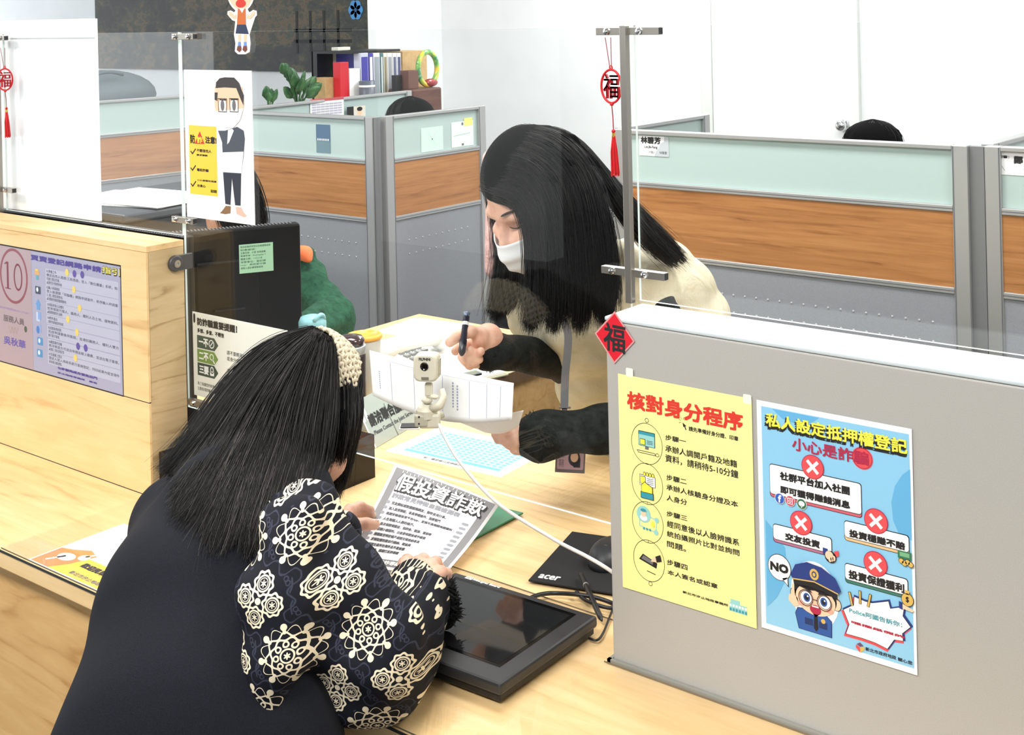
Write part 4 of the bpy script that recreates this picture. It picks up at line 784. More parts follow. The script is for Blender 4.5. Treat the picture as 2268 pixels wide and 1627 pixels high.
# ================================================================== monitor with note
ZM = 1.195
mR = P(2, ZM, 665, 494); mL = P(2, ZM, 400, 516); u = (mR-mL); u /= np.linalg.norm(u); nn = np.array([u[1], -u[0], 0]); MW = .34; MH = .325
A_ = mR-u*MW
Mm = Matrix((Vector(u), Vector(-nn), Vector((0, 0, 1)))).transposed().to_4x4(); Mm.translation = Vector((A_[0], A_[1], ZM-MH))
mo = thing('computer_monitor', 'black computer monitor seen from behind through the acrylic, green note on its back', 'monitor', (A_+mR)/2*np.array([1, 1, 0])+np.array([0, 0, ZC]))
obj('housing', MB().box((0, .0, 0), (MW, .035, MH), M=Mm), mat('monitor_black', (12, 12, 14), .5, spec=.2), mo, bevel=.006)
obj('back_bulge', MB().box((.10, -.012, .03), (MW-.10, .002, MH-.07), M=Mm), MATS['monitor_black'], mo, bevel=.004)
obj('display', MB().box((.012, .035, .014), (MW-.012, .0358, MH-.012), M=Mm), mat('screen_on', (120, 150, 180), .2, emit=.5), mo)
vm = MB(); x = .03
while x < MW-.02: vm.box((x, .004, MH), (x+.003, .03, MH+.0012), M=Mm); x += .008
obj('vent_slats', vm, MATS['vent_grey'], mo)
obj('stand_neck', MB().box((MW/2-.035, -.03, -.095), (MW/2+.035, -.012, .15), M=Mm), MATS['monitor_black'], mo, bevel=.003)
obj('stand_base', MB().lathe([(.12, 0), (.12, .008), (.10, .012)], M=Mm @ Matrix.Translation((MW/2, .0, -(ZM-MH-ZC)+.0005)), n=32), BLACK, mo)
z6 = zz(380, 460, 3.254)
S = Sheet(tuple(Mm @ Vector((0, -.0135, 0))), tuple(u), UZ); a, b, = S.uv(*z6(485, 268)), S.uv(*z6(735, 452))
nt = thing('green_note', 'mint green typed note stuck on the back of the black monitor', 'note', Mm @ Vector((a[0], -.0135, a[1])))
S.base('paper', mat('green_note_paper', (182, 232, 196), .6), a[0], b[1], b[0], a[1])
for k, (t_x, w_) in enumerate((('資訊設備使用登記及維護聯絡單', .96), ('財產編號：', .5), ('主機型號：小型 商用桌機', .8), ('螢幕型號：ProDisplay 7', .8), ('購置日期：一○八年', .7), ('保管單位：登記課', .8), ('http：資訊室分機', .8), ('保管人請妥善保管使用', .7))):
    h_ = (a[1]-b[1])/9.5; S.text('lettering', ink('dark_green', (46, 84, 66)), t_x, a[0]+.003, a[1]-(k+1.15)*h_, a[0]+.003+(b[0]-a[0]-.006)*w_, a[1]-(k+.45)*h_, 1)
S.finish(nt)
# ================================================================== things on the counter
bb = thing('document_tray', 'black glossy open document box on the counter behind the woman in front', 'document box', (-.95, .14, ZC))
bx0, bx1, by0, by1, bz = -1.058, -.79, .012, .325, .845; T = .004
BG = mat('smoked_acrylic', (10, 9, 9), .12, spec=.4)
obj('left_wall', MB().box((bx0, by0, ZC), (bx0+T, by1, bz)), BG, bb); obj('right_wall', MB().box((bx1-T, by0, ZC), (bx1, by1, bz)), BG, bb); obj('front_wall', MB().box((bx0+T, by0, ZC), (bx1-T, by0+T, bz)), BG, bb); obj('back_wall', MB().box((bx0+T, by1-T, ZC), (bx1-T, by1, bz)), BG, bb); obj('bottom', MB().box((bx0+T, by0+T, ZC), (bx1-T, by1-T, ZC+T)), BG, bb)
tag(obj('maroon_booklet', MB().box((bx1-.15, by0+.05, ZC+T+.001), (bx1-.01, by1-.01, bz-.012)), mat('maroon_cover', (110, 60, 62), .5), bevel=.002), 'stack of maroon booklets inside the black document box', 'booklet')
# clear mat along the front edge with the sheet under it
mt = thing('desk_mat', 'clear acrylic sheet covering the middle of the counter top', 'desk mat', (-.6, -.1, ZC))
m_ = MB().box((-1.079, -.303, ZC+.0012), (-.009, .10, ZC+.0035)).box((-.009, -.303, ZC+.0012), (.6, -.009, ZC+.0035)); m_.mi = [0, 0, 1, 0, 1, 0]*2
obj('sheet', m_, [glassmat('mat_acrylic', (255, 255, 255), .018), mat('mat_edge', (120, 108, 90), .3)], mt)
tag(obj('edge_seam', MB().box((-3.39, -.3065, ZC-.003), (2.29, -.3051, ZC+.0005)), DARKLINE, ct), None, None)
S = Sheet((-1.0, -.299, ZC+.0003), (1, 0, 0), (0, 1, 0)); z = zz(0, 900, 2.238)
fs_ = thing('flat_leaflet', 'white leaflet with orange and yellow band lying under the clear counter mat', 'leaflet', (-.9, -.2, ZC)); S.base('paper', PAPER, 0, 0, .297, .19, back=.0002)
S.lay = .0001
S.rect('p', ink('leaflet_yellow', (250, 216, 74)), .004, .003, .29, .062, 1); S.poly('p', ink('leaflet_orange', (240, 150, 84)), [(.004, .062), (.004, .003), (.055, .003), (.075, .03), (.09, .075), (.06, .085), (.03, .07)], 2)
S.ell('p', I_WHT, .045, .045, .020, .013, 3); S.ell('p', I_WHT, .075, .06, .012, .010, 3); S.line('p', I_WHT, [(.075, .065), (.088, .088)], .006, 3); S.line('p', I_WHT, [(.04, .045), (.025, .02)], .006, 3)
S.text('lettering', I_BLK, '歡迎民眾踴躍申請參加', .098, .036, .26, .050, 3, .0009); S.text('lettering', I_GRY, '新北市汐止地政事務所', .105, .010, .225, .020, 3, .0003); S.text('lettering', I_BLK, '廣告', .255, .008, .28, .017, 3, .0003)
for k in range(7): S.text('lettering', I_GRY, ('※請攜帶身分證明文件及印章', '一、申請人應備妥相關證明', '二、委託代理者另附委託書', '三、案件收件後依序辦理', '四、完成後通知領件', '五、如有疑問請洽櫃台', '說明')[k], .13, .075+k*.013, .13+(.14, .13, .13, .12, .10, .11, .03)[k], .084+k*.013, 1, .0002)
S.text('lettering', I_BLK, '安心申請', .18, .165, .27, .183, 1, .0008)
S.finish(fs_)
# green card
gc = P(2, ZC+.006, 1108, 1122), P(2, ZC+.006, 1159, 1135), P(2, ZC+.006, 1077, 1178)
e1 = gc[1]-gc[0]; e2 = gc[2]-gc[1]; n2 = e2/np.linalg.norm(e2)*.15; e1 = e1/np.linalg.norm(e1)*.105
q = [gc[1], gc[1]-e1, gc[1]-e1+n2, gc[1]+n2]
tag(obj('green_folder', MB().prism([(v[0], v[1], ZC+.0036) for v in q], (0, 0, .003)), mat('green_plastic', (40, 124, 84), .4), bevel=.0008), 'small green plastic mat lying half under the held flyer', 'green mat')
# blue schedule sheet
S = Sheet((-.882, .446, ZC+.0004), tuple(Vector((.9975, .07, 0)).normalized()), tuple(Vector((-.07, .9975, 0)).normalized()))
bs = thing('schedule_sheet', 'white sheet printed with a blue calendar grid on the inner counter below the webcam', 'schedule', (-.74, .55, ZC)); S.base('paper', PAPER, 0, 0, .297, .19, back=.0003); LB, DB = ink('pale_blue', (176, 222, 246)), ink('grid_blue', (110, 186, 236))
S.rect('p', LB, .03, .025, .275, .165, 1); S.rect('p', DB, .03, .025, .275, .035, 2)
for i in range(10):
    for j in range(16): S.rect('p', DB, .034+j*.0151, .042+i*.0122, .043+j*.0151, .048+i*.0122, 2)
S.text('lettering', I_GRY, '註：國定假日及例假日', .095, .008, .19, .017, 1, .0003)
S.finish(bs)
# grey acrylic service sign
o0, o1 = P(2, ZC+.001, 832, 992), P(2, ZC+.001, 902, 951); uu = o1-o0; uu[2] = 0; uu /= np.linalg.norm(uu)
tl = None; best = 9
for k in range(60):
    ang = math.radians(30+k); vv = np.array([-uu[1]*math.cos(ang), uu[0]*math.cos(ang), math.sin(ang)])
    if True:
        # top-left corner should project near (784, 889)
        for h_ in np.linspace(.08, .2, 40):
            p = o0+vv*h_; d = p-CAM; f_ = d@np.array(fw); x_ = CX+F*(d@np.array(RX))/f_; y_ = CY+F*(d@np.array(DN))/f_; e = math.hypot(x_-784, y_-889)
            if e < best: best, tl = e, (vv, h_)
vv, hh_ = tl
S = Sheet(o0, tuple(uu), tuple(vv)); sg = thing('service_sign', 'grey acrylic sign leaning on the inner counter reading joint service center', 'sign', (o0+o1)/2)
ACR = mat('grey_acrylic', (170, 178, 170), .15, coat=.4)
S.base('plate', ACR, 0, 0, .235, hh_, back=.003); S.rect('p', I_WHT, -.001, 0, .003, hh_, 1); S.rect('p', I_WHT, .003, hh_*.55, .022, hh_-.004, 1); S.rect('p', ACR, .009, hh_*.5, .014, hh_, 2)
S.text('lettering', I_BLK, '請洽聯合服務中心', .018, hh_*.40, .218, hh_*.64, 2, .0012); S.text('lettering', ink('sign_grey', (70, 74, 74)), 'Please Contact the Joint Service Center', .018, hh_*.20, .222, hh_*.31, 2, .0003)
S.finish(sg)
ft = o0+vv*hh_*.8; bk = np.array([-uu[1], uu[0], 0])
obj('back_foot', MB().prism([o0+uu*.09, o0+uu*.09+bk*(.11), o0+uu*.09+vv*hh_*.7], uu*.004), ACR, sg)
# drinks
def vessel(name, label, cat, c, parts):
    t = thing(name, label, cat, c)
    for nm, prof, m in parts: obj(nm, MB().lathe(prof, c, 36), m, t, smooth=True)
    return t
c = D(2.9, 779, 939); c[2] = ZC
vessel('vacuum_flask', 'tall dark brown vacuum flask with a silver ring, beside the knitted headband', 'flask', c, [('body', [(.034, 0), (.035, .003), (.035, .155), (.033, .16)], mat('dark_brown_metal', (52, 40, 38), .3, .3)), ('silver_ring', [(.0355, .1605), (.0358, .162), (.0358, .176), (.0345, .178)], ALU), ('lid', [(.030, .1785), (.033, .181), (.033, .190), (.028, .197), (.012, .200), (.001, .200)], mat('dark_maroon_lid', (58, 34, 38), .15, coat=.6))])
c = D(3.02, 811, 925); c[2] = ZC
vessel('plastic_cup', 'frosted plastic cup with a flat orange lid right of the brown flask', 'cup', c, [('body', [(.031, 0), (.032, .002), (.038, .160), (.0375, .162)], mat('frosted_cup', (222, 220, 212), .4)), ('lid', [(.041, .1625), (.042, .165), (.041, .172), (.034, .174), (.033, .170), (.001, .170)], mat('orange_lid', (246, 176, 66), .35))])
c = D(2.9, 697, 939); c[2] = ZC
bt = vessel('water_bottle', 'clear bottle with a mint blue cap just above the knitted headband', 'bottle', c, [('body', [(.029, 0), (.031, .003), (.031, .185), (.027, .20)], mat('milky_plastic', (212, 220, 220), .25)), ('collar', [(.028, .2005), (.029, .202), (.029, .214)], mat('pale_collar', (232, 236, 236), .3))])
obj('cap', MB().lathe([(.029, .2145), (.031, .217), (.031, .232), (.026, .243), (.012, .247), (.001, .248)], c, 28), mat('mint_cap', (150, 208, 216), .35), bt, smooth=True)
obj('cap_loop', MB().tube([(c[0]+.026*math.cos(a_), c[1]+.026*math.sin(a_), ZC+.238+.012*math.sin((a_+.6)*2.4)) for a_ in np.linspace(-.6, .7, 9)], .005, 8), MATS['mint_cap'], bt, smooth=True)
# telephone
PH = mat('phone_white', (226, 226, 222), .35); pc = P(2, ZC, 925, 800); tp = thing('desk_telephone', 'white desk telephone with its handset on the side desk', 'telephone', pc)
hd = [P(2, ZC+.06, 846, 792), P(2, ZC+.075, 880, 770), P(2, ZC+.075, 930, 757), P(2, ZC+.06, 975, 750)]
M = Matrix.Translation((pc[0], pc[1], ZC)) @ Matrix.Rotation(math.atan2(hd[3][1]-hd[0][1], hd[3][0]-hd[0][0])-math.radians(90), 4, 'Z')
obj('base', MB().prism([M @ Vector(v) for v in ((-.09, -.115, .0), (.10, -.115, .0), (.10, -.115, .02), (-.09, -.115, .055))], (M.to_3x3() @ Vector((0, .23, 0)))), PH, tp, bevel=.006)
hm = MB().tube([hd[0], hd[1], hd[2], hd[3]], [.017, .013, .013, .017], 14); hm.ell(tuple(hd[0]-np.array([0, 0, .008])), (.026, .026, .018)); hm.ell(tuple(hd[3]-np.array([0, 0, .008])), (.026, .026, .018))
obj('handset', hm, PH, tp, smooth=True)
kp = MB()
for i in range(4):
    for j in range(3): kp.box((.0+j*.022, -.08+i*.022, .03-.004*j), (.015+j*.022, -.065+i*.022, .042-.004*j), M=M)
obj('keypad', kp, mat('key_grey', (168, 170, 170), .4), tp)
# papers and clipboard on the side desk
cb = thing('clipboard', 'clipboard with white papers on the side desk under the hand with the pen', 'clipboard', P(2, ZC, 1020, 800)); a_ = math.radians(-14); M = Matrix.Translation((-1.175, .965, ZC+.0005)) @ Matrix.Rotation(a_, 4, 'Z')
obj('board', MB().box((-.135, -.10, 0), (.135, .10, .004), M=M), mat('clear_board', (160, 156, 130), .2), cb, bevel=.001); obj('papers', MB().box((-.13, -.09, .0042), (.125, .095, .010), M=M), PAPER, cb); obj('metal_clip', MB().box((.09, -.03, .010), (.12, .03, .018), M=M), CHROME, cb, bevel=.002)
for k, (x_, y_, r_, lb) in enumerate(((-1.53, 1.27, 8, 'white printed sheet at the far left corner of the side desk'), (-1.42, 1.20, 25, 'white sheet overlapping another beyond the telephone'))):
    S = Sheet((x_, y_, ZC+.0004+.0006*k), (math.cos(math.radians(r_)), math.sin(math.radians(r_)), 0), (-math.sin(math.radians(r_)), math.cos(math.radians(r_)), 0)); t = thing('paper_sheet', lb, 'paper', (x_, y_, ZC)); S.base('paper', PAPER, -.105, -.1, .105, .1, back=.0003)
    for q_ in range(6): S.rect('p', ink('pale_print', (206, 222, 232)), -.09, -.08+q_*.027, .085, -.066+q_*.027, 1)
    S.finish(t)
# ---------------------------------------------------------------- webcam stuck to the acrylic
CR = mat('cream_plastic', (214, 210, 190), .4); CRD = mat('cream_dark', (190, 186, 166), .45)  # second, darker cream for the ridge, jaw and rod
YW = YG-GT/2-.03; wc = P(1, YW, 945, 940); wbm = thing('webcam', 'cream webcam on a jointed stand fixed to the acrylic above the flyer', 'webcam', wc)
K = lambda px, py, y=YW: P(1, y, px, py)
s_ = 1/np.linalg.norm(K(945, 900)-K(955, 900))*10  # pixels per metre here
ang = Matrix.Rotation(math.radians(38), 4, 'Z')
def wb_box(px, py, w_, h_, d_, m, name, bevel, y=YW, r=ang): c_ = K(px, py, y); M_ = Matrix.Translation(c_) @ r; return obj(name, MB().box((-w_/2, -d_/2, -h_/2), (w_/2, d_/2, h_/2), M=M_), m, wbm, bevel=bevel)
HT = Matrix.Rotation(math.radians(30), 4, 'Z') @ Matrix.Rotation(math.radians(-4), 4, 'X')
hc = K(946, 811); hM = Matrix.Translation(hc) @ HT
hmz = MB(); W2, H2 = .0205, .0225
for (y_, sx, sz_) in ((-.016, .78, .86), (-.015, .9, .95), (-.011, 1, 1), (.012, 1.02, 1.0), (.017, .85, .85)):
    n_ = 28
    hmz.v += [tuple(hM @ Vector((W2*sx*math.copysign(abs(math.cos(t_))**.45, math.cos(t_)), y_, H2*sz_*math.copysign(abs(math.sin(t_))**.5, math.sin(t_))))) for t_ in np.linspace(0, 2*math.pi, n_, endpoint=False)]
for i in range(4): hmz.f += [(i*28+k, i*28+(k+1) % 28, (i+1)*28+(k+1) % 28, (i+1)*28+k) for k in range(28)]
hmz.f += [tuple(range(27, -1, -1)), tuple(range(4*28, 5*28))]; hmz.mi = [0]*len(hmz.f)
hd_ = obj('camera_head', hmz, CR, wbm, smooth=False, bevel=.001)
Rx90 = Matrix.Rotation(math.pi/2, 4, 'X')
obj('lens', MB().lathe([(.0068, 0), (.0068, .001), (.0055, .0012), (.004, .0005)], M=hM @ Matrix.Translation((-.001, -.016, .003)) @ Rx90, n=24), GLOSS, hd_)
obj('button', MB().box((-.006, -.0172, -.018), (.006, -.0158, -.014), M=hM), mat('grey_button', (120, 116, 104), .5), hd_)
S = Sheet(tuple(hM @ Vector((-.010, -.0163, .0125))), tuple(hM.to_3x3() @ Vector((1, 0, 0))), tuple(hM.to_3x3() @ Vector((0, 0, 1)))); S.text('lettering', I_BLK, 'PiLPHiNi', 0, 0, .019, .0042, 1, .0002)
for k_, o_ in S.finish(wbm).items(): pass
obj('side_ridge', MB().tube([hM @ Vector((W2*1.0, -.006, -.014)), hM @ Vector((W2*1.03, -.006, .013)), hM @ Vector((W2*1.03, .006, .013)), hM @ Vector((W2*1.0, .006, -.014))], .0012, 6), CRD, hd_)
wb_box(950, 862, .013, .022, .012, CR, 'neck', .003)
j = MB().ell(tuple(K(946, 886)), (.010, .008, .0055)); j.ell(tuple(K(962, 878)), (.008, .006, .004)); obj('joint', j, CR, wbm, smooth=True)
arm = MB().tube([K(958, 905), K(975, 897), K(983, 878, YW+.012), K(978, 862, YW+.014)], [.008, .007, .006, .005], 12); obj('arm', arm, CR, wbm, smooth=True)
obj('turret', MB().lathe([(.018, 0), (.018, .012), (.014, .017), (.008, .021)], M=Matrix.Translation(K(946, 922)), n=28), CR, wbm)
wb_box(952, 929, .034, .024, .024, CR, 'stand_base', .004)
wb_box(933, 931, .022, .020, .008, CRD, 'clip_jaw', .003, YW-.016)
for py in (923, 938): obj('screw', MB().lathe([(.0016, 0), (.0016, .001)], M=Matrix.Translation(K(928, py, YW-.021)) @ ang @ Rx90, n=10), DARKLINE, wbm)
wb_box(908, 945, .034, .0025, .026, I_WHT, 'pad', .0005); 
obj('pad_top', MB().box((-.015, -.011, .0013), (.015, .011, .0022), M=Matrix.Translation(K(908, 944)) @ ang), BLACK, wbm)
obj('mount_rod', MB().tube([K(952, 929), np.array([K(952, 929)[0], YG-GT/2, K(952, 929)[2]])], .006, 10), CRD, wbm)
def bez(ps, n=24):
    ps = [np.array(p) for p in ps]; out = []
    for i in range(len(ps)-1):
        p0, p1, p2, p3 = ps[max(i-1, 0)], ps[i], ps[i+1], ps[min(i+2, len(ps)-1)]
        for k in range(n if i < len(ps)-2 else n+1):
            t_ = k/n; out.append(.5*((2*p1)+(-p0+p2)*t_+(2*p0-5*p1+4*p2-p3)*t_**2+(-p0+3*p1-3*p2+p3)*t_**3))
    return out
cab = bez([K(972, 940), P(1, .055, 985, 968), P(1, .045, 1020, 1025), P(1, .03, 1100, 1112), P(1, .02, 1220, 1190), P(1, .015, 1300, 1232), P(1, .02, 1350, 1262), P(1, .05, 1400, 1300)])
cab[-1][0] = max(cab[-1][0], -.012); 
tag(obj('white_cable', MB().tube([q for q in cab if q[0] < -.008], .0027, 8), mat('white_cable', (228, 226, 220), .4), smooth=True), 'white cable hanging from the webcam down to the grey divider', 'cable')
# ---------------------------------------------------------------- signature tablet
tx0, tx1, ty0, ty1 = -.325, -.056, -.190, .045
sp = thing('signature_tablet', 'black pen tablet with a dark screen lying on the counter', 'tablet', ((tx0+tx1)/2, (ty0+ty1)/2, ZC+.0036)); TB = mat('tablet_black', (40, 41, 44), .4); zb, zt_ = ZC+.0037, ZC+.030
M = Matrix.Translation(((tx0+tx1)/2, (ty0+ty1)/2, 0)) @ Matrix.Rotation(math.radians(2), 4, 'Z'); hw, hd2 = (tx1-tx0)/2, (ty1-ty0)/2
low = MB().box((-hw+.004, -hd2+.004, zb), (hw-.004, hd2-.004, zb+.010), M=M); obj('base', low, BLACK, sp, bevel=.002)
obj('casing', MB().box((-hw, -hd2, zb+.010), (hw, hd2, zt_), M=M), TB, sp, bevel=.004)
SCR = mat('tablet_screen', (30, 31, 33), .06, coat=.4)
obj('screen', MB().box((-hw+.02, -hd2+.042, zt_), (hw-.034, hd2-.022, zt_+.0006), M=M), SCR, sp)
obj('screen_border', MB().box((-hw+.014, -hd2+.036, zt_-.0001), (hw-.028, hd2-.014, zt_+.0003), M=M), mat('border_black', (10, 10, 11), .12), sp)
S = Sheet(tuple(M @ Vector((-hw+.028, hd2-.011, zt_+.0004))), tuple(M.to_3x3() @ Vector((1, 0, 0))), tuple(M.to_3x3() @ Vector((0, 1, 0)))); S.rect('p', I_WHT, 0, .0, .013, .008, 1); S.text('lettering', I_BLK, 'HD', .002, .0015, .011, .0065, 2); S.text('lettering', I_WHT, 'Intergrat Board', .015, .0, .066, .0075, 1, .0003); S.finish(sp)
pb = thing('stylus_pen', 'thin black stylus lying across the cables right of the tablet', 'stylus', P(2, ZC+.01, 1300, 1320)); a_, b_ = P(2, ZC+.016, 1286, 1270), P(2, ZC+.010, 1333, 1374); d_ = b_-a_
obj('barrel', MB().tube([a_, a_+d_*.02, a_+d_*.5, a_+d_*.93, b_], [.002, .0038, .0045, .0042, .0015], 12), BLACK, pb, smooth=True); obj('ring', MB().tube([a_+d_*.25, a_+d_*.27], .0046, 12), ALU, pb)
# mouse pad and mouse
PADM = mat('cloth_black', (26, 26, 28), .85); padq = [P(2, ZC+.004, 1170, 1287), P(2, ZC+.004, 1268, 1178)]
e = padq[1]-padq[0]; e = e/np.linalg.norm(e); f_ = np.array([e[1], -e[0], 0]); L_ = .205
q = [padq[0], padq[0]+f_*.25, padq[0]+f_*.25+e*L_, padq[0]+e*L_]
mp = thing('mouse_pad', 'black cloth mouse pad half hidden behind the grey divider', 'mouse pad', padq[0]); 
Y0_ = .100
obj('pad', MB().prism([(v[0], v[1], ZC+.0006+.003) for v in q], (0, 0, .003)), PADM, mp, bevel=.001)
S = Sheet((q[0][0], q[0][1], ZC+.0068), tuple(f_), tuple(e)); 
S.h = None; o_ = S.uv(1200, 1280); S.text('lettering', I_WHT, 'acer', .012, .012, .046, .026, 1, .0006); S.finish(mp)
mc = P(2, ZC+.02, 1338, 1222); ms = thing('computer_mouse', 'black computer mouse on the mouse pad beside the grey divider', 'mouse', (mc[0], mc[1], ZC+.007)); aM = math.atan2(e[1], e[0])-math.pi/2
M = Matrix.Translation((mc[0]+.006, mc[1]+.006, ZC+.0068)) @ Matrix.Rotation(aM, 4, 'Z')
mm = MB(); N_ = 24
for i in range(9):
    t_ = i/8; rs_ = math.cos(t_*math.pi/2)**.55; zz_ = .031*math.sin(t_*math.pi/2)**.9
    mm.v += [tuple(M @ Vector((.031*rs_*math.cos(k_)*(1-.12*math.sin(k_)), .053*rs_*math.sin(k_)-.004*t_, zz_))) for k_ in np.linspace(0, 2*math.pi, N_, endpoint=False)]
for i in range(8): mm.f += [(i*N_+k, i*N_+(k+1) % N_, (i+1)*N_+(k+1) % N_, (i+1)*N_+k) for k in range(N_)]
mm.f.append(tuple(range(N_-1, -1, -1))); mm.mi = [0]*len(mm.f)
obj('shell', mm, mat('mouse_black', (46, 48, 52), .48), ms, smooth=True); obj('wheel', MB().lathe([(.008, -.003), (.008, .003)], M=M @ Matrix.Translation((0, .026, .026)) @ Matrix.Rotation(math.pi/2, 4, 'Y'), n=16), BLACK, ms); obj('emblem', MB().lathe([(.006, 0), (.006, .0008)], M=M @ Matrix.Translation((0, -.022, .0285)) @ Matrix.Rotation(math.radians(16), 4, 'X'), n=18), mat('emblem_silver', (170, 172, 176), .3, .6), ms)
# black cables
q3 = zz(740, 1000, 2.906)
for k, (pts, lb) in enumerate((([((1262, 942), .016), ((1330, 918), .012), ((1420, 910), .010), ((1560, 918), .014), ((1690, 940), .012), ((1790, 975), .008), ((1830, 1010), .008)], 'black cable looping from the tablet to the divider, the upper one'), ([((1560, 900), .012), ((1610, 950), .012), ((1690, 985), .012), ((1770, 1005), .010), ((1800, 1000), .010)], 'black cable crossing under the stylus, the lower one'), ([((1640, 1200), .006), ((1690, 1212), .006), ((1730, 1170), .006), ((1775, 1060), .006), ((1800, 1000), .008)], 'thin black cord ending in a plug at the tablet corner'))):
    ps = bez([P(2, ZC+h_, *q3(*c_)) for c_, h_ in pts], 10)
    t = tag(obj('black_cable', MB().tube(ps, (.0035, .003, .0018)[k], 8), BLACK, smooth=True), lb, 'cable')
# ---------------------------------------------------------------- hanging fortune ornaments
def ornament(label, c, s=1.0, yaw=0.0):
    t = thing('hanging_ornament', label, 'ornament', c, 'red fortune ornaments'); M = Matrix.Translation(c) @ Matrix.Rotation(yaw, 4, 'Z') @ Matrix.Scale(s, 4)
    def cv(pts): return [M @ Vector(p) for p in pts]
    obj('hanging_cord', MB().tube(cv([(-.009, 0, .072), (-.002, 0, .028), (0, 0, .026), (.001, 0, .03), (.001, 0, .072)]), .0006*s, 6), mat('cord_red', (150, 30, 40), .6), t)
    f_ = MB(); rw, rh = .0178, .0245
    n_ = 40
    ring = [(rw*math.cos(2*math.pi*k/n_), 0, rh*math.sin(2*math.pi*k/n_)) for k in range(n_+1)]; f_.tube(cv(ring), .0018*s, 8, caps=False)
    f_.tube(cv([(.0025*math.cos(k*math.pi/6), 0, rh+.003+.003*math.sin(k*math.pi/6)) for k in range(13)]), .0009*s, 6, caps=False); f_.ell(M @ Vector((0, 0, -rh-.002)), (.0035*s, .0025*s, .0025*s), 12, 8)
    obj('ring_frame', f_, RED, t, smooth=True)
    v, fc = text_mesh('福'); mn, mx = v.min(0), v.max(0); v = (v-(mn+mx)/2)/(mx-mn)*np.array([.027, .036]); ch = MB()
    for dx in (0, .0006): ch.add(cv([(p[0]+dx, -.0012, p[1]) for p in v]), fc); ch.add(cv([(p[0]+dx, .0012, p[1]) for p in v]), [f2[::-1] for f2 in fc])
    o = obj('character', ch, RED, t, solid=.0016)
    obj('tassel_cord', MB().tube(cv([(.0, 0, -rh-.003), (.0015, 0, -.045), (.002, 0, -.064)]), .0008*s, 6), mat('cord_red', (0, 0, 0)), t)
    obj('knot', MB().ell(M @ Vector((.002, 0, -.066)), (.003*s,)*3, 12, 8), RED, t, smooth=True)
    obj('gold_band', MB().lathe([(.0028*s, -.003*s), (.0028*s, .003*s)], M @ Vector((.002, 0, -.0715)), 14), mat('gold', (224, 186, 90), .25, .8), t)
    ts = MB(); rnd = random.Random(5)
    for k in range(60):
        a_ = rnd.uniform(0, 6.28); r0 = rnd.uniform(.0, .0026); r1 = rnd.uniform(.001, .0072); L2 = rnd.uniform(.052, .060)
        ts.tube(cv([(.002+r0*math.cos(a_), r0*math.sin(a_), -.073), (.002+r1*.8*math.cos(a_), r1*.8*math.sin(a_), -.073-L2*.4), (.0035+r1*math.cos(a_), r1*math.sin(a_), -.073-L2)]), .0006*s, 4)
    obj('tassel', ts, mat('tassel_red', (220, 30, 36), .45), t)
    return t
oc = P(1, YA-.008, 1354, 191); ornament('whole red fortune character ornament with a tassel hanging beside the tall steel post', oc, 1.0, 0)
oc = P(1, YA-.008, 11, 176); ornament('red fortune ornament cut by the left edge of the photo', oc, 1.0, math.radians(35))
# ---------------------------------------------------------------- cartoon girl cut-out on the top of the screen
z = zz(0, 0, 3.129); YS = YG-GT/2-.0015
c0 = P(1, YS, *z(1680, 370)); S = Sheet((c0[0], YS, c0[2]), UX, UZ)
st = thing('cartoon_sticker', 'cut-out sticker of a cartoon girl in an orange vest on top of the acrylic screen', 'sticker', c0)
def sp_(part, m, pts, l): S.poly(part, m, [tuple(S.uv(*z(*p))) for p in pts], l)
WB = ink('sticker_white', (246, 246, 246)); x, y = S.uv(*z(1668, -75)); 
S.ell('paper', WB, x, y, .042, .043, 1)
sp_('paper', WB, [(1632, 215), (1728, 215), (1736, 300), (1730, 360), (1700, 376), (1650, 376), (1628, 355), (1632, 300), (1622, 240)], 1.1)
sp_('paper', WB, [(1640, 50), (1712, 50), (1745, 130), (1772, 110), (1780, 80), (1762, 68), (1740, 72)][:4] + [(1730, 240), (1622, 240)], 1.2)
sp_('paper', WB, [(1640, 55), (1640, 150), (1610, 140), (1576, 100), (1578, 78), (1600, 72), (1625, 85)], 1.3); sp_('paper', WB, [(1710, 55), (1730, 85), (1755, 68), (1780, 75), (1782, 105), (1750, 140), (1712, 150)], 1.3)
sp_('back', WB, [(1640, 45), (1622, 240), (1632, 300), (1628, 355), (1650, 376), (1700, 376), (1730, 360), (1736, 300), (1730, 240), (1712, 45)], -2)
S.ell('p', I_SKIN, x, y, .038, .039, 2); S.ell('p', HAIRI, x, y+.018, .038, .024, 3); S.ell('p', I_RED, x, y-.027, .015, .008, 3)
for s in (-1, 1): S.ell('p', HAIRI, x+s*.014, y-.004, .004, .006, 4); S.line('p', HAIRI, [(x+s*.036, y-.026), (x+s*.043, y-.035)], .003, 2)
sp_('p', ink('vest_orange', (206, 108, 44)), [(1650, 60), (1704, 60), (1706, 170), (1644, 170)], 3); sp_('p', I_WHT, [(1660, 58), (1696, 58), (1680, 90)], 4)
sp_('p', ink('skirt_navy', (38, 52, 84)), [(1644, 170), (1706, 170), (1726, 236), (1634, 232)], 3)
for a_, b_ in ((1650, 1672), (1690, 1712)): sp_('p', I_SKIN, [(a_, 238), (b_, 238), (b_-2, 290), (a_+2, 290)], 3); sp_('p', ink('sock_blue', (110, 150, 214)), [(a_+2, 290), (b_-2, 290), (b_, 318), (a_, 318)], 3); sp_('p', ink('shoe_brown', (118, 66, 48)), [(a_-1, 318), (b_+1, 318), (b_+4, 345), ((a_+b_)/2, 362), (a_-8, 345)], 4)
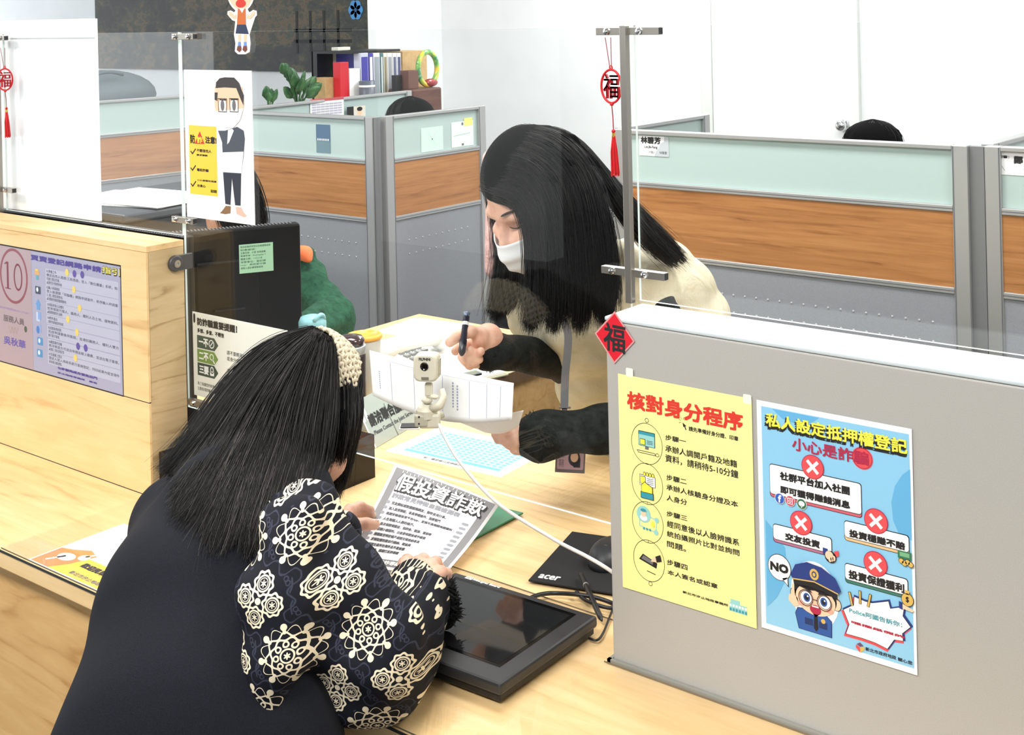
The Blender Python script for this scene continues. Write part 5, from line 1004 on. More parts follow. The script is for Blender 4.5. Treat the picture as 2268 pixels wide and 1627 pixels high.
for s, pts in ((0, [(1585, 85), (1600, 80), (1630, 110), (1640, 95), (1642, 130), (1625, 132), (1590, 108)]), (1, [(1770, 82), (1758, 75), (1735, 110), (1712, 95), (1712, 130), (1735, 132), (1765, 105)])): sp_('p', I_SKIN, pts, 4)
S.finish(st)
# ================================================================== people: smooth bodies polygonised from blended tapered limbs
def cap(a, b, ra, rb=None, sq=None): return ('c', np.array(a, float), np.array(b, float), ra, ra if rb is None else rb, sq)
def elp(c, r, Rm=None): return ('e', np.array(c, float), np.array(r, float), None if Rm is None else np.array(Rm, float), None, None)
def sdf(p, prims, k):
    out = None
    for q in prims:
        if q[0] == 'c':
            _, a, b, ra, rb, sq = q; x = p-a; d = b-a; sc_ = 1.0
            if sq is not None:
                n_, s_ = np.array(sq[0], float), sq[1]; x = x+np.outer(x@n_, n_)*(1/s_-1); d = d+n_*(d@n_)*(1/s_-1); sc_ = s_**.5
            L = max(d@d, 1e-12); t_ = np.clip(x@d/L, 0, 1); e = (np.linalg.norm(x-np.outer(t_, d), axis=1)-(ra+(rb-ra)*t_))*sc_
        else:
            x = p-q[1]
            if q[3] is not None: x = x@q[3]          # columns of R are the local axes
            k0 = np.linalg.norm(x/q[2], axis=1); k1 = np.linalg.norm(x/q[2]**2, axis=1)+1e-9; e = k0*(k0-1)/k1
        if out is None: out = e
        else:
            h = np.clip(.5+.5*(out-e)/k, 0, 1); out = out*(1-h)+e*h-k*h*(1-h)
    return out
def nets(prims, vox, k=.02, mod=None):
    lo = np.full(3, 1e9); hi = -lo
    for q in prims:
        if q[0] == 'c':
            r = max(q[3], q[4])
            for e in (q[1], q[2]): lo = np.minimum(lo, e-r); hi = np.maximum(hi, e+r)
        else: r = q[2].max(); lo = np.minimum(lo, q[1]-r); hi = np.maximum(hi, q[1]+r)
    lo -= 3*vox+k*.3; hi += 3*vox+k*.3; n = np.ceil((hi-lo)/vox).astype(int)+1
    gx = [lo[i]+vox*np.arange(n[i]) for i in range(3)]
    f = np.empty(tuple(n), np.float32)
    for i in range(n[0]):
        Y, Z = np.meshgrid(gx[1], gx[2], indexing='ij'); pp = np.stack([np.full(Y.size, gx[0][i]), Y.ravel(), Z.ravel()], 1)
        v = sdf(pp, prims, k)
        if mod is not None: v = mod(pp, v)
        f[i] = v.reshape(n[1], n[2])
    s = f < 0; c = n-1
    cnt = np.zeros(tuple(c), int)
    for dx in (0, 1):
        for dy in (0, 1):
            for dz in (0, 1): cnt += s[dx:dx+c[0], dy:dy+c[1], dz:dz+c[2]]
    I = np.argwhere((cnt > 0) & (cnt < 8)); idx = -np.ones(tuple(c), int); idx[tuple(I.T)] = np.arange(len(I))
    acc = np.zeros((len(I), 3)); num = np.zeros(len(I))
    cor = [(dx, dy, dz) for dx in (0, 1) for dy in (0, 1) for dz in (0, 1)]
    for a in cor:
        for ax in range(3):
            if a[ax]: continue
            b = list(a); b[ax] = 1; fa = f[tuple((I+a).T)]; fb = f[tuple((I+b).T)]; m = (fa < 0) != (fb < 0)
            t_ = np.where(m, fa/np.where(fa-fb == 0, 1, fa-fb), 0); pt = np.array(a, float)[None]+np.zeros((len(I), 3)); pt[:, ax] += t_
            acc[m] += pt[m]; num[m] += 1
    V = lo+vox*(I+acc/num[:, None]); Fq = []
    for ax in range(3):
        u, w_ = (ax+1) % 3, (ax+2) % 3; sl = [slice(None)]*3; sl2 = [slice(None)]*3; sl[ax] = slice(0, -1); sl2[ax] = slice(1, None)
        sa, sb = s[tuple(sl)], s[tuple(sl2)]; E = np.argwhere(sa != sb)
        E = E[(E[:, u] > 0) & (E[:, w_] > 0) & (E[:, u] < c[u]) & (E[:, w_] < c[w_])]
        q = []
        for du, dw in ((-1, -1), (0, -1), (0, 0), (-1, 0)):
            e = E.copy(); e[:, u] += du; e[:, w_] += dw; q.append(idx[tuple(e.T)])
        q = np.stack(q, 1); fl = sa[tuple(E.T)]; q[~fl] = q[~fl][:, ::-1]; Fq.append(q)
    Fq = np.concatenate(Fq); Fq = Fq[(Fq >= 0).all(1)]
    return V, Fq
def smoothv(V, Fq, it=2, lam=.5):
    e = np.concatenate([Fq[:, [0, 1]], Fq[:, [1, 2]], Fq[:, [2, 3]], Fq[:, [3, 0]]]); n = len(V)
    for _ in range(it):
        a = np.zeros((n, 3)); d = np.zeros(n); np.add.at(a, e[:, 0], V[e[:, 1]]); np.add.at(a, e[:, 1], V[e[:, 0]]); np.add.at(d, e[:, 0], 1); np.add.at(d, e[:, 1], 1)
        V = V+lam*(a/np.maximum(d, 1)[:, None]-V)
    return V
def blob(prims, vox, k=.02, it=2, mod=None):
    V, Fq = nets(prims, vox, k, mod); return smoothv(V, Fq, it), Fq
def mesh(name, chunks, mats, parent=None, uvf=None, smooth=True):
    """chunks: [(verts, faces ndarray, material index)] -> ONE object"""
    mats = mats if isinstance(mats, (list, tuple)) else [mats]
    vs, loops, starts, tot, mi = [], [], [], [], []; o = 0; ls = 0
    for V, Fq, m in chunks:
        vs.append(np.asarray(V, float)); loops.append((Fq+o).ravel()); k = Fq.shape[1]; starts.append(ls+k*np.arange(len(Fq))); tot.append(np.full(len(Fq), k)); mi.append(np.full(len(Fq), m)); o += len(V); ls += Fq.size
    V = np.concatenate(vs); lp = np.concatenate(loops).astype(np.int32)
    me = bpy.data.meshes.new(name); me.vertices.add(len(V)); me.loops.add(len(lp)); np_ = sum(len(x) for x in starts); me.polygons.add(np_)
    w = np.zeros(3)
    q = parent
    while q is not None: w = w+np.array(q.location); q = q.parent
    me.vertices.foreach_set('co', (V-w).astype(np.float32).ravel()); me.loops.foreach_set('vertex_index', lp)
    me.polygons.foreach_set('loop_start', np.concatenate(starts).astype(np.int32)); me.polygons.foreach_set('loop_total', np.concatenate(tot).astype(np.int32))
    for m in mats: me.materials.append(m)
    me.polygons.foreach_set('material_index', np.concatenate(mi).astype(np.int32)); me.polygons.foreach_set('use_smooth', [smooth]*np_)
    me.update(calc_edges=True); me.validate()
    if uvf is not None:
        uv = uvf(V)[lp]; l = me.uv_layers.new(name='weave'); l.data.foreach_set('uv', uv.astype(np.float32).ravel())
    ob = bpy.data.objects.new(name, me); COL.objects.link(ob)
    if parent is not None: ob.parent = parent
    return ob
def tubes(paths, r, n=3, taper=.35):
    """many thin strands (list of (N,3) arrays, same N) as one vertex/face block"""
    Pz = np.array(paths); S_, N, _ = Pz.shape
    d = np.gradient(Pz, axis=1); d /= np.linalg.norm(d, axis=2, keepdims=True)+1e-12
    ref = np.array([.3, .5, .81]); u = np.cross(d, ref); u /= np.linalg.norm(u, axis=2, keepdims=True)+1e-12; v = np.cross(d, u)
    rr = np.asarray(r).reshape(-1, 1, 1)*(1-(1-taper)*np.linspace(0, 1, N)**3)[None, :, None]
    V = np.stack([Pz+rr*(u*math.cos(2*math.pi*k/n)+v*math.sin(2*math.pi*k/n)) for k in range(n)], 2).reshape(-1, 3)
    b = (np.arange(S_)[:, None, None]*N+np.arange(N-1)[None, :, None])*n; k = np.arange(n)[None, None]; k2 = (k+1) % n
    Fq = np.stack([b+k, b+k2, b+n+k2, b+n+k], -1).reshape(-1, 4)
    return V, Fq
def spl(pts, n):
    pts = np.array(pts, float); m = len(pts); out = []
    for t_ in np.linspace(0, m-1, n):
        i = min(int(t_), m-2); u = t_-i; p0, p1, p2, p3 = pts[max(i-1, 0)], pts[i], pts[i+1], pts[min(i+2, m-1)]
        out.append(.5*((2*p1)+(-p0+p2)*u+(2*p0-5*p1+4*p2-p3)*u**2+(-p0+3*p1-3*p2+p3)*u**3))
    return np.array(out)
def hair(groups, nst, rmass, parent, mats, name='hair', vox=.006, N=18, rad=.0006, extra=None, wild=.06, seed=1, ragged=.10, light=.1, inner=.6, push=None, avoid=None, lift0=(1.03, 1.075)):
    """groups: lists of guide curves; strands are spread between neighbouring guides over a dark core"""
    rng = np.random.default_rng(seed); chunks = []; prims = list(extra or [])
    for gs in groups:
        for g in gs:
            g2 = spl(g, 9)
            for i in range(7): prims.append(cap(g2[i], g2[i+1], rmass*.62*(1-.6*(i/8)**3), rmass*.62*(1-.6*((i+1)/8)**3)))
    V, Fq = blob(prims, vox, rmass*.6, 4); chunks.append((V, Fq, 2)); mats = list(mats)+[HCORE]
    tot = sum(len(gs)-1 for gs in groups)
    for gs in groups:
        G = np.array([spl(g, N) for g in gs]); m = len(gs); k = int(nst*(m-1)/tot)
        s = rng.uniform(0, m-1, k); s = np.where(rng.random(k) < .5, np.floor(s)+np.clip(rng.normal(.5, .28, k), 0, .999), s); i = np.clip(s.astype(int), 0, m-2); f = (s-i)[:, None, None]
        # clumps: nearby strands share a wave
        cl = np.floor(s*9)/9; ph = cl*37.7
        base = G[i]*(1-f)+G[i+1]*f
        t_ = np.linspace(0, 1, N)[None, :, None]
        off = rng.normal(0, 1, (k, 1, 3)); off /= np.linalg.norm(off, axis=2, keepdims=True); off = off*rmass*(inner+(1.08-inner)*rng.random((k, 1, 1)))*(.75+.25*np.sin(math.pi*np.clip(t_*1.05, 0, 1))**.6)
        wav = np.sin(t_*7+ph[:, None, None])*.0065*t_+np.sin(t_*13+ph[:, None, None]*2)*.0018*t_
        lat = G[i+1]-G[i]; lat = lat/(np.linalg.norm(lat, axis=2, keepdims=True)+1e-6)
        st = base+off+lat*wav+rng.normal(0, .0012, (k, 1, 3))*t_
        # ragged ends: shorten or lengthen each strand
        Lk = 1-ragged*rng.random((k, 1))**1.5-ragged*.9*(np.sin(np.floor(s*6)*5.3)[:, None]*.5+.5)
        wl = rng.random(k) < wild; st[wl] += (rng.normal(0, .010, (wl.sum(), 1, 3))*t_**2)
        tt = np.linspace(0, 1, N)[None]*Lk*(N-1); j = np.clip(tt.astype(int), 0, N-2); fr = (tt-j)[:, :, None]; a_ = np.arange(k)[:, None]
        st = st[a_, j]*(1-fr)+st[a_, j+1]*fr
        sh = st.shape; q_ = st.reshape(-1, 3); lift = np.repeat(rng.uniform(lift0[0], lift0[1], k), N)
        for c0_, r0_, R0_ in (push or []):
            x = (q_-c0_)@R0_; kk = np.linalg.norm(x/r0_, axis=1); f_ = np.where(kk < lift, lift/np.maximum(kk, .2), 1.0); q_ = c0_+(x*f_[:, None])@R0_.T
        st = q_.reshape(sh)
        for _ in range(4): st[:, 1:-1] = .5*st[:, 1:-1]+.25*(st[:, :-2]+st[:, 2:])
        q_ = st.reshape(-1, 3)
        if avoid:
            for _ in range(7): dd_ = sdf(q_, avoid[0], avoid[1]); q_ = q_-np.outer(np.maximum(0, np.repeat(rng.uniform(.004, .016, k), N)-dd_)*.9, fwa)
        st = q_.reshape(sh)
        for _ in range(1): st[:, 1:-1] = .5*st[:, 1:-1]+.25*(st[:, :-2]+st[:, 2:])
        lg = rng.random(k) < light
        for sel, mi in ((~lg, 0), (lg, 1)):
            if sel.sum(): Vv, Ff = tubes(st[sel], rad*(.7+.6*rng.random(sel.sum()))); chunks.append((Vv, Ff, mi))
    return mesh(name, chunks, mats, parent)
# skin, cloth, hair materials
SKIN = mat('skin', (226, 178, 152), .5); t = NT(SKIN); n1 = t.noise(t.coord((1, 1, 1)), 40, 4, .6); t.l(t.ramp(n1, [(.3, (214, 158, 134)), (.5, (228, 180, 156)), (.7, (236, 196, 174))]), t.b.inputs['Base Color'])
SKIN.node_tree.nodes['Principled BSDF'].inputs['Subsurface Weight'].default_value = .12; SKIN.node_tree.nodes['Principled BSDF'].inputs['Subsurface Radius'].default_value = (.012, .004, .002)
HB = mat('black_hair', (15, 14, 15), .5, spec=.28); HG = mat('grey_hair', (74, 70, 68), .5, spec=.3); HG2 = mat('brown_hair', (34, 28, 25), .42, spec=.4); HCORE = mat('hair_core', (9, 9, 10), .95, spec=.05)  # last one: matte near-black for the bulk under the strands
NAVYB = mat('black_wool', (17, 19, 25), .9, spec=.2); t = NT(NAVYB); n1 = t.noise(t.coord((1, 1, 1)), 900, 2, .6); t.l(t.ramp(n1, [(.3, (12, 13, 18)), (.7, (26, 29, 38))]), t.b.inputs['Base Color']); t.bump(n1, .25, .001)
KNIT = mat('black_knit', (20, 20, 21), .85, spec=.25); t = NT(KNIT); n1 = t.noise(t.coord((1, 1, 1)), 260, 3, .6); t.bump(n1, .4, .002)
# woven medallion cloth: every motif comes from rings and petals around cell centres in the cloth's own UV
MED = mat('medallion_cloth', (18, 20, 30), .8, spec=.2); t = NT(MED); uvn = t.n('ShaderNodeUVMap', uv_map='weave'); sx = t.n('ShaderNodeSeparateXYZ'); t.l(uvn.outputs[0], sx.inputs[0])
m_ = t.math; CELL = .070
def medal():
    ux = m_('MULTIPLY', sx.outputs[0], 1/(CELL*.92)); ix = m_('FLOOR', ux); par = m_('MODULO', m_('ABSOLUTE', ix), 2.0)
    uy = m_('ADD', m_('MULTIPLY', sx.outputs[1], 1/CELL), m_('MULTIPLY', par, .5)); iy = m_('FLOOR', uy)
    fx = m_('SUBTRACT', m_('SUBTRACT', ux, ix), .5); fy = m_('SUBTRACT', m_('SUBTRACT', uy, iy), .5)
    r = m_('MULTIPLY', .84, m_('SQRT', m_('ADD', m_('MULTIPLY', fx, fx), m_('MULTIPLY', fy, fy)))); th = m_('ARCTAN2', fy, fx)
    def near(a, w): return m_('LESS_THAN', m_('ABSOLUTE', a), w)
    def wave(b, amp, n, ph=0.): return m_('SUBTRACT', r, m_('ADD', b, m_('MULTIPLY', amp, m_('COSINE', m_('ADD', m_('MULTIPLY', th, float(n)), ph)))))
    def OR(*a):
        o = a[0]
        for b in a[1:]: o = m_('MAXIMUM', o, b)
        return o
    def polar(n, rc, rad, w=None):
        tn = m_('MULTIPLY', th, n/(2*math.pi)); fr = m_('SUBTRACT', m_('SUBTRACT', tn, m_('FLOOR', tn)), .5); y = m_('MULTIPLY', m_('MULTIPLY', fr, 2*math.pi/n), r); x = m_('SUBTRACT', r, rc)
        l = m_('SQRT', m_('ADD', m_('MULTIPLY', x, x), m_('MULTIPLY', y, y)))
        return m_('LESS_THAN', l, rad) if w is None else near(m_('SUBTRACT', l, rad), w)
    A = OR(m_('LESS_THAN', wave(.035, .012, 6), 0.), near(m_('SUBTRACT', r, .085), .011), polar(8, .15, .034, .011), near(wave(.215, .016, 8), .014), near(wave(.275, .03, 8, math.pi), .014))
    Bc = OR(polar(8, .375, .046), polar(8, .335, .026), near(wave(.335, .05, 8), .006))
    # four big rosettes around a centre
    ax = m_('SUBTRACT', m_('ABSOLUTE', fx), .19); ay = m_('SUBTRACT', m_('ABSOLUTE', fy), .185); l = m_('SQRT', m_('ADD', m_('MULTIPLY', ax, ax), m_('MULTIPLY', ay, ay))); t2 = m_('ARCTAN2', ay, ax)
    C = OR(near(m_('SUBTRACT', l, .112), .013), m_('LESS_THAN', m_('SUBTRACT', l, m_('ADD', .036, m_('MULTIPLY', .02, m_('COSINE', m_('MULTIPLY', t2, 6.))))), 0.), near(m_('SUBTRACT', l, m_('ADD', .165, m_('MULTIPLY', .014, m_('COSINE', m_('MULTIPLY', t2, 8.))))), .019), m_('LESS_THAN', r, .045))
    inner = m_('LESS_THAN', l, .155); C2 = OR(near(m_('SUBTRACT', l, .078), .006))
    alt = m_('MODULO', m_('ABSOLUTE', m_('ADD', iy, ix)), 2.0); nalt = m_('SUBTRACT', 1.0, alt)
    cream = OR(m_('MULTIPLY', OR(A, Bc), alt), m_('MULTIPLY', OR(C, C2), nalt))
    slate = OR(near(wave(.47, .05, 10), .012), near(wave(.54, .06, 6, 1.), .012), polar(12, .55, .03, .009))
    return cream, slate
cr_, sl_ = medal()
mx = t.n('ShaderNodeMix', data_type='RGBA'); t.l(sl_, mx.inputs[0]); mx.inputs[6].default_value = (*lin((17, 19, 28)), 1); mx.inputs[7].default_value = (*lin((50, 53, 68)), 1)
mx2 = t.n('ShaderNodeMix', data_type='RGBA'); t.l(cr_, mx2.inputs[0]); t.l(mx.outputs[2], mx2.inputs[6]); mx2.inputs[7].default_value = (*lin((232, 218, 190)), 1); t.l(mx2.outputs[2], t.b.inputs['Base Color'])
fwa = np.array(fw); rxa = np.array(RX); dna = np.array(DN)
def headprims(c, Fd, Ud, s=1.0):
    """skull, jaw, nose, brow, ears about c (between the ears); Fd forward, Ud up"""
    Fd = np.array(Fd)/np.linalg.norm(Fd); Ud = np.array(Ud)-Fd*(np.array(Ud)@Fd); Ud /= np.linalg.norm(Ud); Rd = np.cross(Fd, Ud); R = np.stack([Rd, Fd, Ud], 1)
    L = lambda x, y, z_: c+s*(Rd*x+Fd*y+Ud*z_); r = lambda *a: np.array(a)*s
    pr = [elp(L(0, -.005, .03), r(.074, .092, .088), R), elp(L(0, .035, -.045), r(.058, .058, .070), R), elp(L(0, .055, -.085), r(.034, .034, .030), R),
          cap(L(0, .088, .008), L(0, .110, -.030), .008*s, .0115*s), elp(L(.018, .098, -.034), r(.010, .010, .008), R), elp(L(-.018, .098, -.034), r(.010, .010, .008), R),
          cap(L(-.035, .080, .018), L(.035, .080, .018), .012*s), elp(L(.035, .078, -.028), r(.024, .020, .022), R), elp(L(-.035, .078, -.028), r(.024, .020, .022), R),
          elp(L(0, .092, -.062), r(.024, .012, .012), R), elp(L(.074, -.005, -.012), r(.009, .020, .031), R), elp(L(-.074, -.005, -.012), r(.009, .020, .031), R)]
    return pr, L, R
def hand_px(cv, palm, fingers, radii, wrist):
    """explicit hand: palm blobs plus five finger chains already in world coordinates"""
    pr = [cap(a, b, ra, rb) for a, b, ra, rb in palm]
    for ch, r in zip(fingers, radii):
        for i in range(len(ch)-1): k = len(ch)-1; pr.append(cap(ch[i], ch[i+1], r*(1-.22*i/k), r*(1-.22*(i+1)/k)))
    return pr
def chair(label, c, yaw, m, pad=.0):
    t = thing('office_chair', label, 'office chair', (c[0], c[1], 0)); M = Matrix.Translation((c[0], c[1], 0)) @ Matrix.Rotation(yaw, 4, 'Z')
    q = MB(); N_ = 28
    def pad_(w_, d_, z0, z1, back=False):
        o = MB(); lay = ((.0, .86), (.25, 1), (.75, 1), (1, .86))
        for t_, s_ in lay:
            for a_ in np.linspace(0, 2*math.pi, N_, endpoint=False):
                x = w_*s_*math.copysign(abs(math.cos(a_))**.5, math.cos(a_)); y = d_*s_*math.copysign(abs(math.sin(a_))**.5, math.sin(a_)); h = z0+(z1-z0)*t_
                o.v.append(tuple(M @ (Vector((x, -.24-h+.0*y, .70+y)) if back else Vector((x, y, h)))))
        for i in range(3): o.f += [(i*N_+k, i*N_+(k+1) % N_, (i+1)*N_+(k+1) % N_, (i+1)*N_+k) for k in range(N_)]
        o.f += [tuple(range(N_-1, -1, -1)), tuple(range(3*N_, 4*N_))]; o.mi = [0]*len(o.f); return o
    obj('seat', pad_(.23, .22, .40, .46), m, t, smooth=True); obj('backrest', pad_(.21, .22, .0, .05, True), m, t, smooth=True)
    obj('back_support', MB().tube([M @ Vector((0, -.1, .395)), M @ Vector((0, -.27, .42)), M @ Vector((0, -.30, .60))], .018, 8), BLACK, t)
    obj('gas_column', MB().lathe([(.025, .08), (.025, .40)], M=M, n=14), BLACK, t)
    for k in range(5):
        a_ = k*2*math.pi/5; l = obj('base_leg', MB().tube([M @ Vector((0, 0, .085)), M @ Vector((.26*math.cos(a_), .26*math.sin(a_), .06))], [.02, .013], 8), BLACK, t); obj('caster', MB().ell(M @ Vector((.26*math.cos(a_), .26*math.sin(a_), .025)), (.025, .025, .025), 12, 8), BLACK, l, smooth=True)
    return t
LEATH = mat('black_leather', (30, 31, 34), .38)
# ---------------------------------------------------------------- 1. the woman in front, seen from behind
q3 = zz(740, 1000, 2.906); Z3 = lambda x, y, z_: P(2, z_, *q3(x, y))
fwm = thing('person', 'woman in front with dark hair, knitted headband and black vest leaning on the counter', 'person', (-.30, -.60, 0))
hcx = D(1.98, 658, 918); Fh = np.array([.12, .73, -.74]); ph, HL, HR = headprims(hcx, Fh, (0, .2, 1), 1.0)
neck = D(1.82, 610, 1075); shR, shL = D(1.75, 655, 1150), D(1.93, 402, 1165)
elR = D(1.70, 842, 1478); wrR = Z3(520, 880, .815); elL = D(1.95, 622, 1285); wrL = Z3(40, 520, .835)
T1, T2, T3 = D(1.80, 508, 1190), D(1.70, 462, 1420), D(1.60, 440, 1690)
body_low = ph+[cap(hcx+np.array([0, -.03, -.05]), neck, .052, .06), cap(neck, T1, .06, .075), cap(T1, T2, .075, .085), cap(T2, T3, .085, .09), cap(neck, shR, .05, .045), cap(neck, shL, .05, .045), cap(shR, elR, .042, .036), cap(shL, elL, .042, .036), cap(elR, wrR, .034, .024), cap(elL, wrL, .034, .024)]
Vb, Fb = blob(body_low, .006, .025)
# right hand, knuckles up, fingers curled over the flyer edge
mcp = [Z3(455, 722, .822), Z3(540, 716, .826), Z3(622, 732, .824), Z3(688, 780, .816)]
pip = [Z3(470, 700, .804), Z3(575, 694, .806), Z3(655, 712, .803), Z3(722, 782, .798)]
dip = [Z3(520, 716, .790), Z3(610, 716, .788), Z3(678, 752, .788), Z3(722, 818, .787)]
tip = [Z3(545, 745, .785), Z3(632, 745, .785), Z3(678, 785, .785), Z3(698, 838, .786)]
wr = Z3(492, 862, .818)
palmR = [(wrR, wr, .026, .024)]+[(wr, m, .022, .0105) for m in mcp]+[(Z3(545, 800, .814), Z3(600, 790, .812), .022, .020)]
thumb = [Z3(560, 850, .806), Z3(640, 868, .800), Z3(686, 852, .792), Z3(706, 822, .787)]
hR = hand_px(None, palmR, [[m, p_, d_, t_] for m, p_, d_, t_ in zip(mcp, pip, dip, tip)]+[thumb], [.0098, .0100, .0096, .0086, .0108], wr)
VR, FR = blob(hR, .0022, .006, 1)
# left hand: thumb on the flyer, fingers behind its edge
wl_ = Z3(10, 560, .835); thL = [Z3(60, 500, .835), Z3(130, 470, .838), Z3(205, 466, .836), Z3(262, 468, .832)]
ixL = [Z3(62, 430, .835), Z3(100, 372, .838), Z3(165, 350, .834), Z3(235, 375, .824)]; mdL = [Z3(60, 450, .825), Z3(110, 395, .826), Z3(180, 385, .820), Z3(245, 410, .812)]
rgL = [Z3(50, 470, .815), Z3(110, 420, .812), Z3(180, 420, .806), Z3(235, 440, .800)]; pkL = [Z3(45, 500, .808), Z3(100, 460, .803), Z3(165, 455, .797), Z3(210, 470, .793)]
palmL = [(wrL, wl_, .024, .024), (wl_, Z3(70, 480, .828), .024, .018), (wl_, Z3(60, 430, .830), .022, .012), (wl_, Z3(55, 500, .815), .022, .014)]
hLp = hand_px(None, palmL, [thL, ixL, mdL, rgL, pkL], [.0112, .0094, .0094, .009, .008], wl_)
VL, FL_ = blob(hLp, .0022, .006, 1)
mesh('body', [(Vb, Fb, 0), (VR, FR, 0), (VL, FL_, 0)], SKIN, fwm)
nl = MB()
for (p_, d_) in ((thL[3], thL[3]-thL[2]),):
    d_ = d_/np.linalg.norm(d_); up_ = np.array([0, 0, 1.]); sd_ = np.cross(d_, up_); nl.ell(p_+d_*.002+up_*.0075, (1, 1, 1), 12, 8, 0, Matrix(((d_[0]*.006, sd_[0]*.0052, 0), (d_[1]*.006, sd_[1]*.0052, 0), (d_[2]*.006, sd_[2]*.0052, .0014))).to_4x4())
obj('thumbnail', nl, mat('nail', (226, 170, 156), .25), fwm, smooth=True)
# vest
sq = (fwa, .70)
vest = [cap(T1, T2, .110, .140, sq), cap(T2, T3, .140, .168, sq), cap(neck+np.array([0, 0, -.03]), D(1.76, 625, 1150), .062, .058), cap(neck+np.array([0, 0, -.03]), shL, .07, .062), cap(shL, D(1.74, 372, 1300), .066, .072), cap(D(1.80, 560, 1120), D(1.70, 556, 1500), .09, .105, sq)]
pel = np.array([-.30, -.62, .56]); vest += [cap(T3, pel, .168, .165, sq)]
Vv, Fv = blob(vest, .009, .05, 3)
mesh('vest', [(Vv, Fv, 0)], NAVYB, fwm)
kn = [np.array([-.50, -.42, .50]), np.array([-.12, -.46, .50])]
leg = [cap(pel+np.array([-.07, 0, -.02]), kn[0], .085, .06), cap(pel+np.array([.07, 0, -.02]), kn[1], .085, .06), cap(kn[0], kn[0]+np.array([0, -.06, -.42]), .058, .04), cap(kn[1], kn[1]+np.array([0, -.06, -.42]), .058, .04)]
Vl, Fl = blob(leg, .012, .03, 2); mesh('trousers', [(Vl, Fl, 0)], mat('dark_trousers', (28, 28, 34), .8), fwm)
for k in kn: obj('shoe', MB().ell((k[0], k[1]-.03, .036), (.045, .12, .036)), BLACK, fwm, smooth=True)
# printed sleeves
axv = elR-shR; axv /= np.linalg.norm(axv); nrm = -fwa-axv*(-fwa@axv); nrm /= np.linalg.norm(nrm); axu = np.cross(axv, nrm)
def uvs(V): q = V-shR; return np.stack([q@axu+.4, q@axv+.4], 1)
slv = [cap(D(1.735, 668, 1140), D(1.70, 700, 1290), .052, .078), cap(D(1.70, 700, 1290), D(1.675, 800, 1440), .078, .080), cap(D(1.675, 800, 1440), elR, .080, .060), cap(D(1.66, 650, 1160), D(1.59, 606, 1310), .040, .036), cap(D(1.59, 606, 1310), D(1.555, 600, 1450), .036, .030), cap(D(1.555, 600, 1450), D(1.54, 594, 1585), .028, .012), cap(D(1.59, 630, 1350), D(1.66, 700, 1360), .04, .06), cap(D(1.56, 612, 1440), D(1.64, 670, 1400), .03, .04)]
cuffc = Z3(505, 858, .822)
fa1 = D(1.755, 880, 1420); fa2 = D(1.84, 905, 1355)
slv += [cap(elR, fa1, .058, .060), cap(fa1, fa2, .060, .054), cap(fa2, cuffc, .050, .040)]
def folds(p, v):
    a = (p-shR)@axv; b = (p-shR)@axu
    return v+.0035*np.sin(a*62+2.2*np.sin(b*34))+.0022*np.sin(b*88+a*30)
Vs, Fs = blob(slv, .0055, .028, 2, folds)
cutn = cuffc-fa2; cutn /= np.linalg.norm(cutn)
mesh('sleeve', [(Vs, Fs, 0)], MED, fwm, uvs)
sl2 = [cap(shL, elL, .055, .055), cap(elL, wrL, .052, .036)]
Vs2, Fs2 = blob(sl2, .008, .02, 2); mesh('sleeve', [(Vs2, Fs2, 0)], MED, fwm, uvs)
rng = np.random.default_rng(4)
def fuzz(c, axis, r0, n, ln, w_, seed, name, parent, m=None, flat=1.0):
    """short dark pile standing out round a cuff"""
    rg_ = np.random.default_rng(seed); ax_ = axis/np.linalg.norm(axis); a_ = np.cross(ax_, [.2, .3, .9]); a_ /= np.linalg.norm(a_); b_ = np.cross(ax_, a_); ps = []
    for _ in range(n):
        th_ = rg_.uniform(0, 6.283); rad_ = (a_*math.cos(th_)+b_*math.sin(th_)*flat); o = c+rad_*r0*rg_.uniform(.8, 1.02)+ax_*rg_.uniform(-w_, w_); d_ = rad_*rg_.uniform(.4, 1)+ax_*rg_.uniform(-.6, .6)+rg_.normal(0, .2, 3); ps.append([o+d_*ln*t_ for t_ in (0, .5, 1)])
    V1, F1 = tubes(ps, np.full(n, .0011)); core = blob([cap(c-ax_*w_*.8, c+ax_*w_*.8, r0*.93)], .004, .005, 1)
    return mesh(name, [(core[0], core[1], 0), (V1, F1, 0)], m or KNIT, parent)
fuzz(D(1.86, 978, 1335), D(1.86, 985, 1360)-D(1.86, 975, 1310), .020, 700, .010, .024, 3, 'cuff_trim', fwm)
fuzz(wrL+(wl_-wrL)*.9, wl_-wrL, .030, 500, .010, .008, 5, 'cuff_trim', fwm)
# hair
A = lambda *p: [D(d_, x, y) for x, y, d_ in p]
g1 = [A((690, 742, 2.025), (600, 768, 2.020), (528, 832, 2.000), (468, 912, 1.940), (412, 988, 1.900), (346, 1040, 1.870)),
      A((692, 746, 1.980), (612, 792, 1.950), (540, 870, 1.920), (480, 955, 1.860), (428, 1020, 1.840), (385, 1058, 1.820)),
      A((698, 752, 1.950), (630, 815, 1.905), (570, 905, 1.845), (525, 990, 1.820), (490, 1060, 1.805), (472, 1102, 1.795)),
      A((704, 757, 1.935), (655, 835, 1.885), (615, 930, 1.820), (590, 1025, 1.795), (572, 1095, 1.780), (575, 1140, 1.775)),
      A((710, 760, 1.930), (682, 850, 1.880), (658, 950, 1.815), (645, 1045, 1.790), (632, 1105, 1.780), (622, 1140, 1.775)),
      A((716, 764, 1.930), (706, 860, 1.890), (694, 960, 1.830), (684, 1040, 1.810), (668, 1090, 1.795), (650, 1110, 1.790)),
      A((722, 770, 1.935), (726, 860, 1.910), (722, 950, 1.860), (708, 1020, 1.840), (690, 1065, 1.820), (672, 1080, 1.815))]
